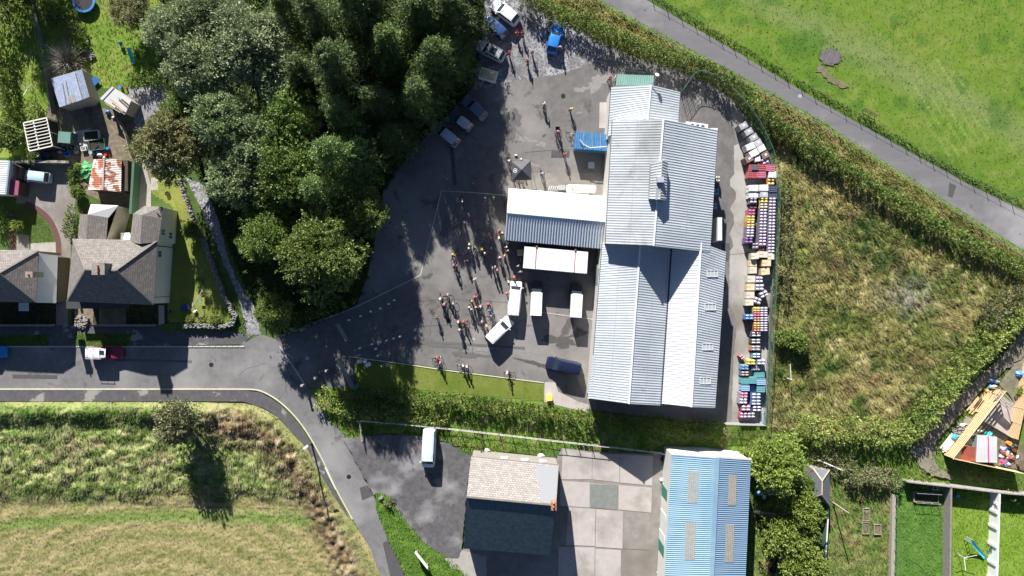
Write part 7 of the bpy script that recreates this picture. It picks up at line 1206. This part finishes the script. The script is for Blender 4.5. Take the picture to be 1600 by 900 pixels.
def planks(x, y, n, L, ang, label, mat='wood', z=0, w=.2):
    p = P(x, y, z); t = empty('plank_stack', (p.x, p.y, z), math.radians(ang), label, 'planks'); rs = random.Random(int(x))
    for i in range(n): MB().box((rs.uniform(-.2, .2), (i % 5-2)*w*1.15, .25+.06*(i//5)), (L*rs.uniform(.8, 1.1), w, .05), rz=rs.uniform(-.05, .05)).build('plank', M[mat], t)
    MB().box((-L*.3, 0, .1), (.12, w*5, .2)).box((L*.3, 0, .1), (.12, w*5, .2)).build('bearer', M['wood_grey'], t)
planks(1534, 625, 8, 3.6, 56, 'stack of broad tan boards outside the slatted fence'); planks(1523, 632, 6, 2.6, 50, 'paler board stack left of the broad tan boards'); planks(1513, 659, 5, 1.6, -25, 'short grey pallet boards lying by the slatted fence', 'wood_grey'); planks(1480, 692, 9, 2.6, 50, 'mixed white and brown boards at the west tip of the compound', 'wood_white')
# ================================================================ CLUTTER
def clutter(kind, x, y, col, label, s=1.0, r=0, z=0, cat=None, group=None):
    p = P(x, y, z); rs = random.Random(int(x*7+y*13)); m = plastic(col) if col in COL else M[col]; t = empty(kind, (p.x, p.y, z), r, label, cat or kind.replace('_', ' '), group)
    if kind == 'barrel': MB().cyl((0, 0, 0), (0, 0, .8*s), .28*s, .28*s, 14).build('drum', m, t); MB().cyl((0, 0, .8*s), (0, 0, .83*s), .29*s, .29*s, 14).build('lid', m, t)
    elif kind == 'crate':
        for sx, sy, w, d in ((0, 1, .7, .05), (0, -1, .7, .05), (1, 0, .05, .5), (-1, 0, .05, .5)): MB().box((sx*.33*s, sy*.26*s, .2*s), (w*s, d*s, .4*s)).build('side', m, t)
        MB().box((0, 0, .03), (.66*s, .5*s, .05)).build('base', m, t)
    elif kind == 'tarpaulin':
        V = []; K = 9
        for i in range(K):
            for j in range(K): u, v = i/(K-1)*2-1, j/(K-1)*2-1; V.append((u*s*(1+.12*rs.uniform(-1, 1)), v*s*.8*(1+.12*rs.uniform(-1, 1)), max(.03, (.75-.35*(u*u+v*v)+rs.uniform(-.14, .14))*.9)))
        MB().add(V, [(i*K+j, i*K+j+1, (i+1)*K+j+1, (i+1)*K+j)[::-1] for i in range(K-1) for j in range(K-1)]).build('sheet', m, t); MB().box((0, 0, .2), (s*1.1, s*.9, .35)).build('covered_load', M['wood_grey'], t)
    elif kind in ('bag', 'rubble_bag'): MB().ball((0, 0, .22*s), (.34*s, .26*s, .24*s), 9, 6, jit=.25, rnd=rs).build('sack', m, t, smooth=True); MB().cyl((.25*s, 0, .3*s), (.38*s, 0, .36*s), .05, .09, 6).build('tied_neck', m, t)
    elif kind == 'tyre': ring(.24*s, .09*s, 0, 14, 6).build('rubber', M['black'], t).rotation_euler = (PI/2, 0, 0); t.children[0].location = (0, 0, .09*s); MB().cyl((0, 0, .05), (0, 0, .12), .15*s, .15*s, 10).build('rim', M['galv'], t)
    elif kind == 'sheet_panel': MB().box((0, 0, .45), (1.3*s, .8*s, .04), rot=Matrix.Rotation(.25, 3, 'X')).build('panel', m, t); MB().box((0, .25*s, .25), (1.1*s, .1, .5)).build('prop', M['wood_grey'], t)
    elif kind == 'water_tub': MB().cyl((0, 0, 0), (0, 0, .5*s), .4*s, .48*s, 16, caps=False).cyl((0, 0, .02), (0, 0, .04), .4*s, .4*s, 16).build('tub', m, t); MB().cyl((0, 0, .4*s), (0, 0, .41*s), .44*s, .44*s, 16).build('contents', M['soil'], t)
    return t
H1 = []
for a in [('tarpaulin', 109, 136, 'green', 'crumpled green tarp between the tiled shed and pale shed', 1.1, .4), ('tarpaulin', 137, 267, 'green', 'pale green tarp heap against the rusty shed', 1.3, 1.2), ('tarpaulin', 62, 248, 'grey', 'dull grey tarp below the white pergola', .5, 0), ('sheet_panel', 150, 129, 'blue', 'faded blue board propped north of the tarp', 1.1, .8), ('sheet_panel', 73, 243, 'navy', 'dark blue board lying south of the pergola', 1.2, -.3), ('barrel', 191, 138, 'blue', 'blue tub at the lawn end of the gravel pad', .8, 0), ('barrel', 199, 138, 'red', 'small red tub beside the blue tub', .5, 0), ('water_tub', 133, 90, 'stone_pale', 'round pale stone table top among rockery stones', 1.1, 0), ('barrel', 171, 233, 'blue', 'blue drum in the junk right of the dark cold frame', .7, 0), ('barrel', 168, 243, 'red', 'reddish drum at the edge of the junk pile', .7, 0), ('bag', 158, 243, 'white', 'white bag in the junk above the rusty shed', 1.2, 0), ('bag', 164, 247, 'white', 'smaller white bag touching the rusty shed roof', .8, 1), ('tyre', 101, 234, 'black', 'tyre leaning in the junk row, left one', 1.2, 0), ('tyre', 112, 231, 'black', 'tyre in the junk row beneath the green hutch', 1.2, 0), ('tyre', 126, 225, 'black', 'tyre right of the green hutch', 1.1, 0), ('bag', 95, 238, 'grey', 'grey sack at the left end of the junk row', 1.1, 0), ('bag', 121, 238, 'tan', 'tan sack in the middle of the junk row', 1.0, 0), ('crate', 108, 241, 'blue', 'blue crate in the junk row', 1.1, .3), ('crate', 133, 233, 'white', 'white crate at the right end of the junk row', 1.1, .2), ('barrel', 146, 240, 'grey', 'grey drum left of the white bag', .9, 0), ('crate', 156, 234, 'navy', 'navy crate above the white bag', 1.3, .7), ('bag', 170, 176, 'blue', 'blue bag in the shade of the pale shed', 1.2, .5), ('bag', 178, 184, 'white', 'white bag in the shade of the pale shed', .7, 0), ('bag', 138, 176, 'navy', 'navy bundle below the tiled shed', 1.3, 0), ('barrel', 67, 180, 'black', 'black bin at the top right of the pergola', .9, 0), ('water_tub', 263, 303, 'black', 'black bucket on the cream house lawn', .7, 0), ('water_tub', 267, 487, 'white', 'white bucket in the shade by the cream house corner', .5, 0),
          ('sheet_panel', 291, 481, 'navy', 'dark blue paddling box on the shaded lawn edge', 1.0, .3), ('barrel', 126, 477, 'white', 'white bin at the front of the cream house', .7, 0), ('bag', 306, 487, 'white', 'white cloth dropped by the swing set', .9, .8), ('barrel', 348, 462, 'green', 'small green ball shaped tub by the stone wall', .5, 0),
          ('tarpaulin', 1542, 678, 'teal', 'turquoise tarp north of the white striped shed', .6, 0), ('tarpaulin', 1592, 584, 'blue', 'blue tarp bundle on top of the east fence', .7, 0), ('tarpaulin', 1489, 682, 'teal', 'thin teal tarp outside the slatted fence', .5, .9), ('barrel', 1514, 691, 'red', 'red drum above the rust red shed, upper', .8, 0), ('barrel', 1513, 697, 'red', 'red drum above the rust red shed, lower', .8, 0), ('bag', 1529, 673, 'white', 'white bag at the corner of the low partition', 1.0, 0), ('bag', 1548, 594, 'blue', 'blue bag at the north tip of the compound', 1.2, 0), ('bag', 1555, 596, 'lilac', 'lilac bag at the north tip of the compound', 1.1, 0), ('bag', 1545, 604, 'sky blue', 'pale blue bag at the north tip of the compound', 1.2, 0), ('bag', 1552, 603, 'white', 'white bag at the north tip of the compound', 1.0, 0), ('barrel', 1538, 609, 'yellow', 'yellow tub beside the pale blue bag', .6, 0), ('bag', 1502, 664, 'white', 'pair of white sacks beside the grey pallet boards', 1.2, .4), ('bag', 1592, 652, 'white', 'white sack right of the east fence', 1.3, 0), ('barrel', 1496, 709, 'grey', 'grey drum at the west corner inside the compound', .9, 0), ('tyre', 1489, 660, 'black', 'tyre on the weeds west of the slatted fence', 1.3, 0),
          ('water_tub', 1036, 716, 'green', 'green tub at the corner of the blue barn', .9, 0), ('bag', 1034, 729, 'grey', 'grey bundle beside the barn wall', .9, 0), ('barrel', 1032, 748, 'white', 'white container casting a shadow beside the barn', .7, 0), ('barrel', 1035, 796, 'grey', 'pale round tub midway along the barn wall', .6, 0), ('bag', 1028, 893, 'tan', 'tan bag at the bottom of the barn side path', 1.0, 0), ('bag', 845, 711, 'white', 'white sheet heap on the bank above the slate building', 1.4, 0), ('bag', 761, 703, 'white', 'white sacking on the bank near the fence stub', 1.2, 0), ('bag', 1184, 770, 'sky blue', 'pale blue bag in the shade east of the barn', 1.4, 0), ('bag', 1193, 776, 'white', 'white bag in the shade east of the barn', 1.1, 1), ('crate', 1203, 768, 'white', 'white crate in the shade east of the barn', 1.2, .4), ('bag', 1221, 774, 'lilac', 'lilac bag nearest the lime trees', .9, 0), ('water_tub', 1413, 771, 'teal', 'teal tub in the corner of the cold frame garden', .8, 0) if False else ('crate', 1459, 761, 'white', 'pale crate under the back wall', 1.2, 0), ('crate', 1450, 760, 'brown', 'brown crate under the back wall', 1.1, 0), ('barrel', 1492, 773, 'teal', 'teal bin in the corner of the slide garden', .9, 0), ('water_tub', 1281, 885, 'white', 'white bucket at the foot of the lime trees', .6, 0),
          ('crate', 871, 201, 'black', 'black crate on the yard beside the orange bike', .8, 0), ('bag', 806, 243, 'white', 'white bag on the yard north of the gazebo', .6, 0)]: clutter(*a)
rs = random.Random(12); cols = ['white', 'navy', 'yellow', 'pink', 'tan', 'blue', 'silver', 'brown', 'lilac', 'grey', 'cream', 'orange']
for i in range(34):
    c = cols[i % 12]; x = 1562+rs.uniform(0, 26); y = 690+rs.uniform(0, 36); clutter(['bag', 'crate', 'bag', 'barrel'][i % 4], x, y, c, '%s item in the junk heap right of the white striped shed' % c, rs.uniform(.7, 1.2), rs.uniform(0, 3), 0, ['bag', 'crate', 'bag', 'barrel'][i % 4], '%s junk %s by the striped shed' % (c, ['bag', 'crate', 'bag', 'barrel'][i % 4]))
frame_box('box_hutch', 110, 218, 1.9, 1.7, 1.3, 'large green topped hutch on the concrete path', 'hutch', 'roof_green', 'fence_green', -.08).children[4].scale = (1, 1, 1.5)
frame_box('cold_frame', 146, 213, 2.2, 1.4, .6, 'pale edged cold frame right of the green hutch', 'cold frame', 'soil', 'offwhite', .12); frame_box('cold_frame', 155, 227, 2.3, 1.6, .6, 'dark cold frame directly below the pale edged one', 'cold frame', 'soil', 'teal_paint', .12)
rubble('rockery', [(126, 86), (138, 84), (147, 92)], 1.1, .4, 'pale rockery stones beside the bare bush', 14, 20); rubble('rockery', [(1490, 676), (1500, 664), (1494, 690)], 1.2, .4, 'rubble heap west of the slatted fence', 12, 21)
p = P(624+34, 868); t = empty('name_board', (P(661, 868).x, P(661, 868).y, .3), math.radians(-52), 'pale signboard on posts on the grass island', 'sign'); MB().box((0, 0, 1.3), (2.9, .12, .8)).build('board', M['offwhite'], t)
for x in (-1.2, 1.2): MB().box((x, 0, .8), (.1, .1, 1.6)).build('post', M['galv'], t)
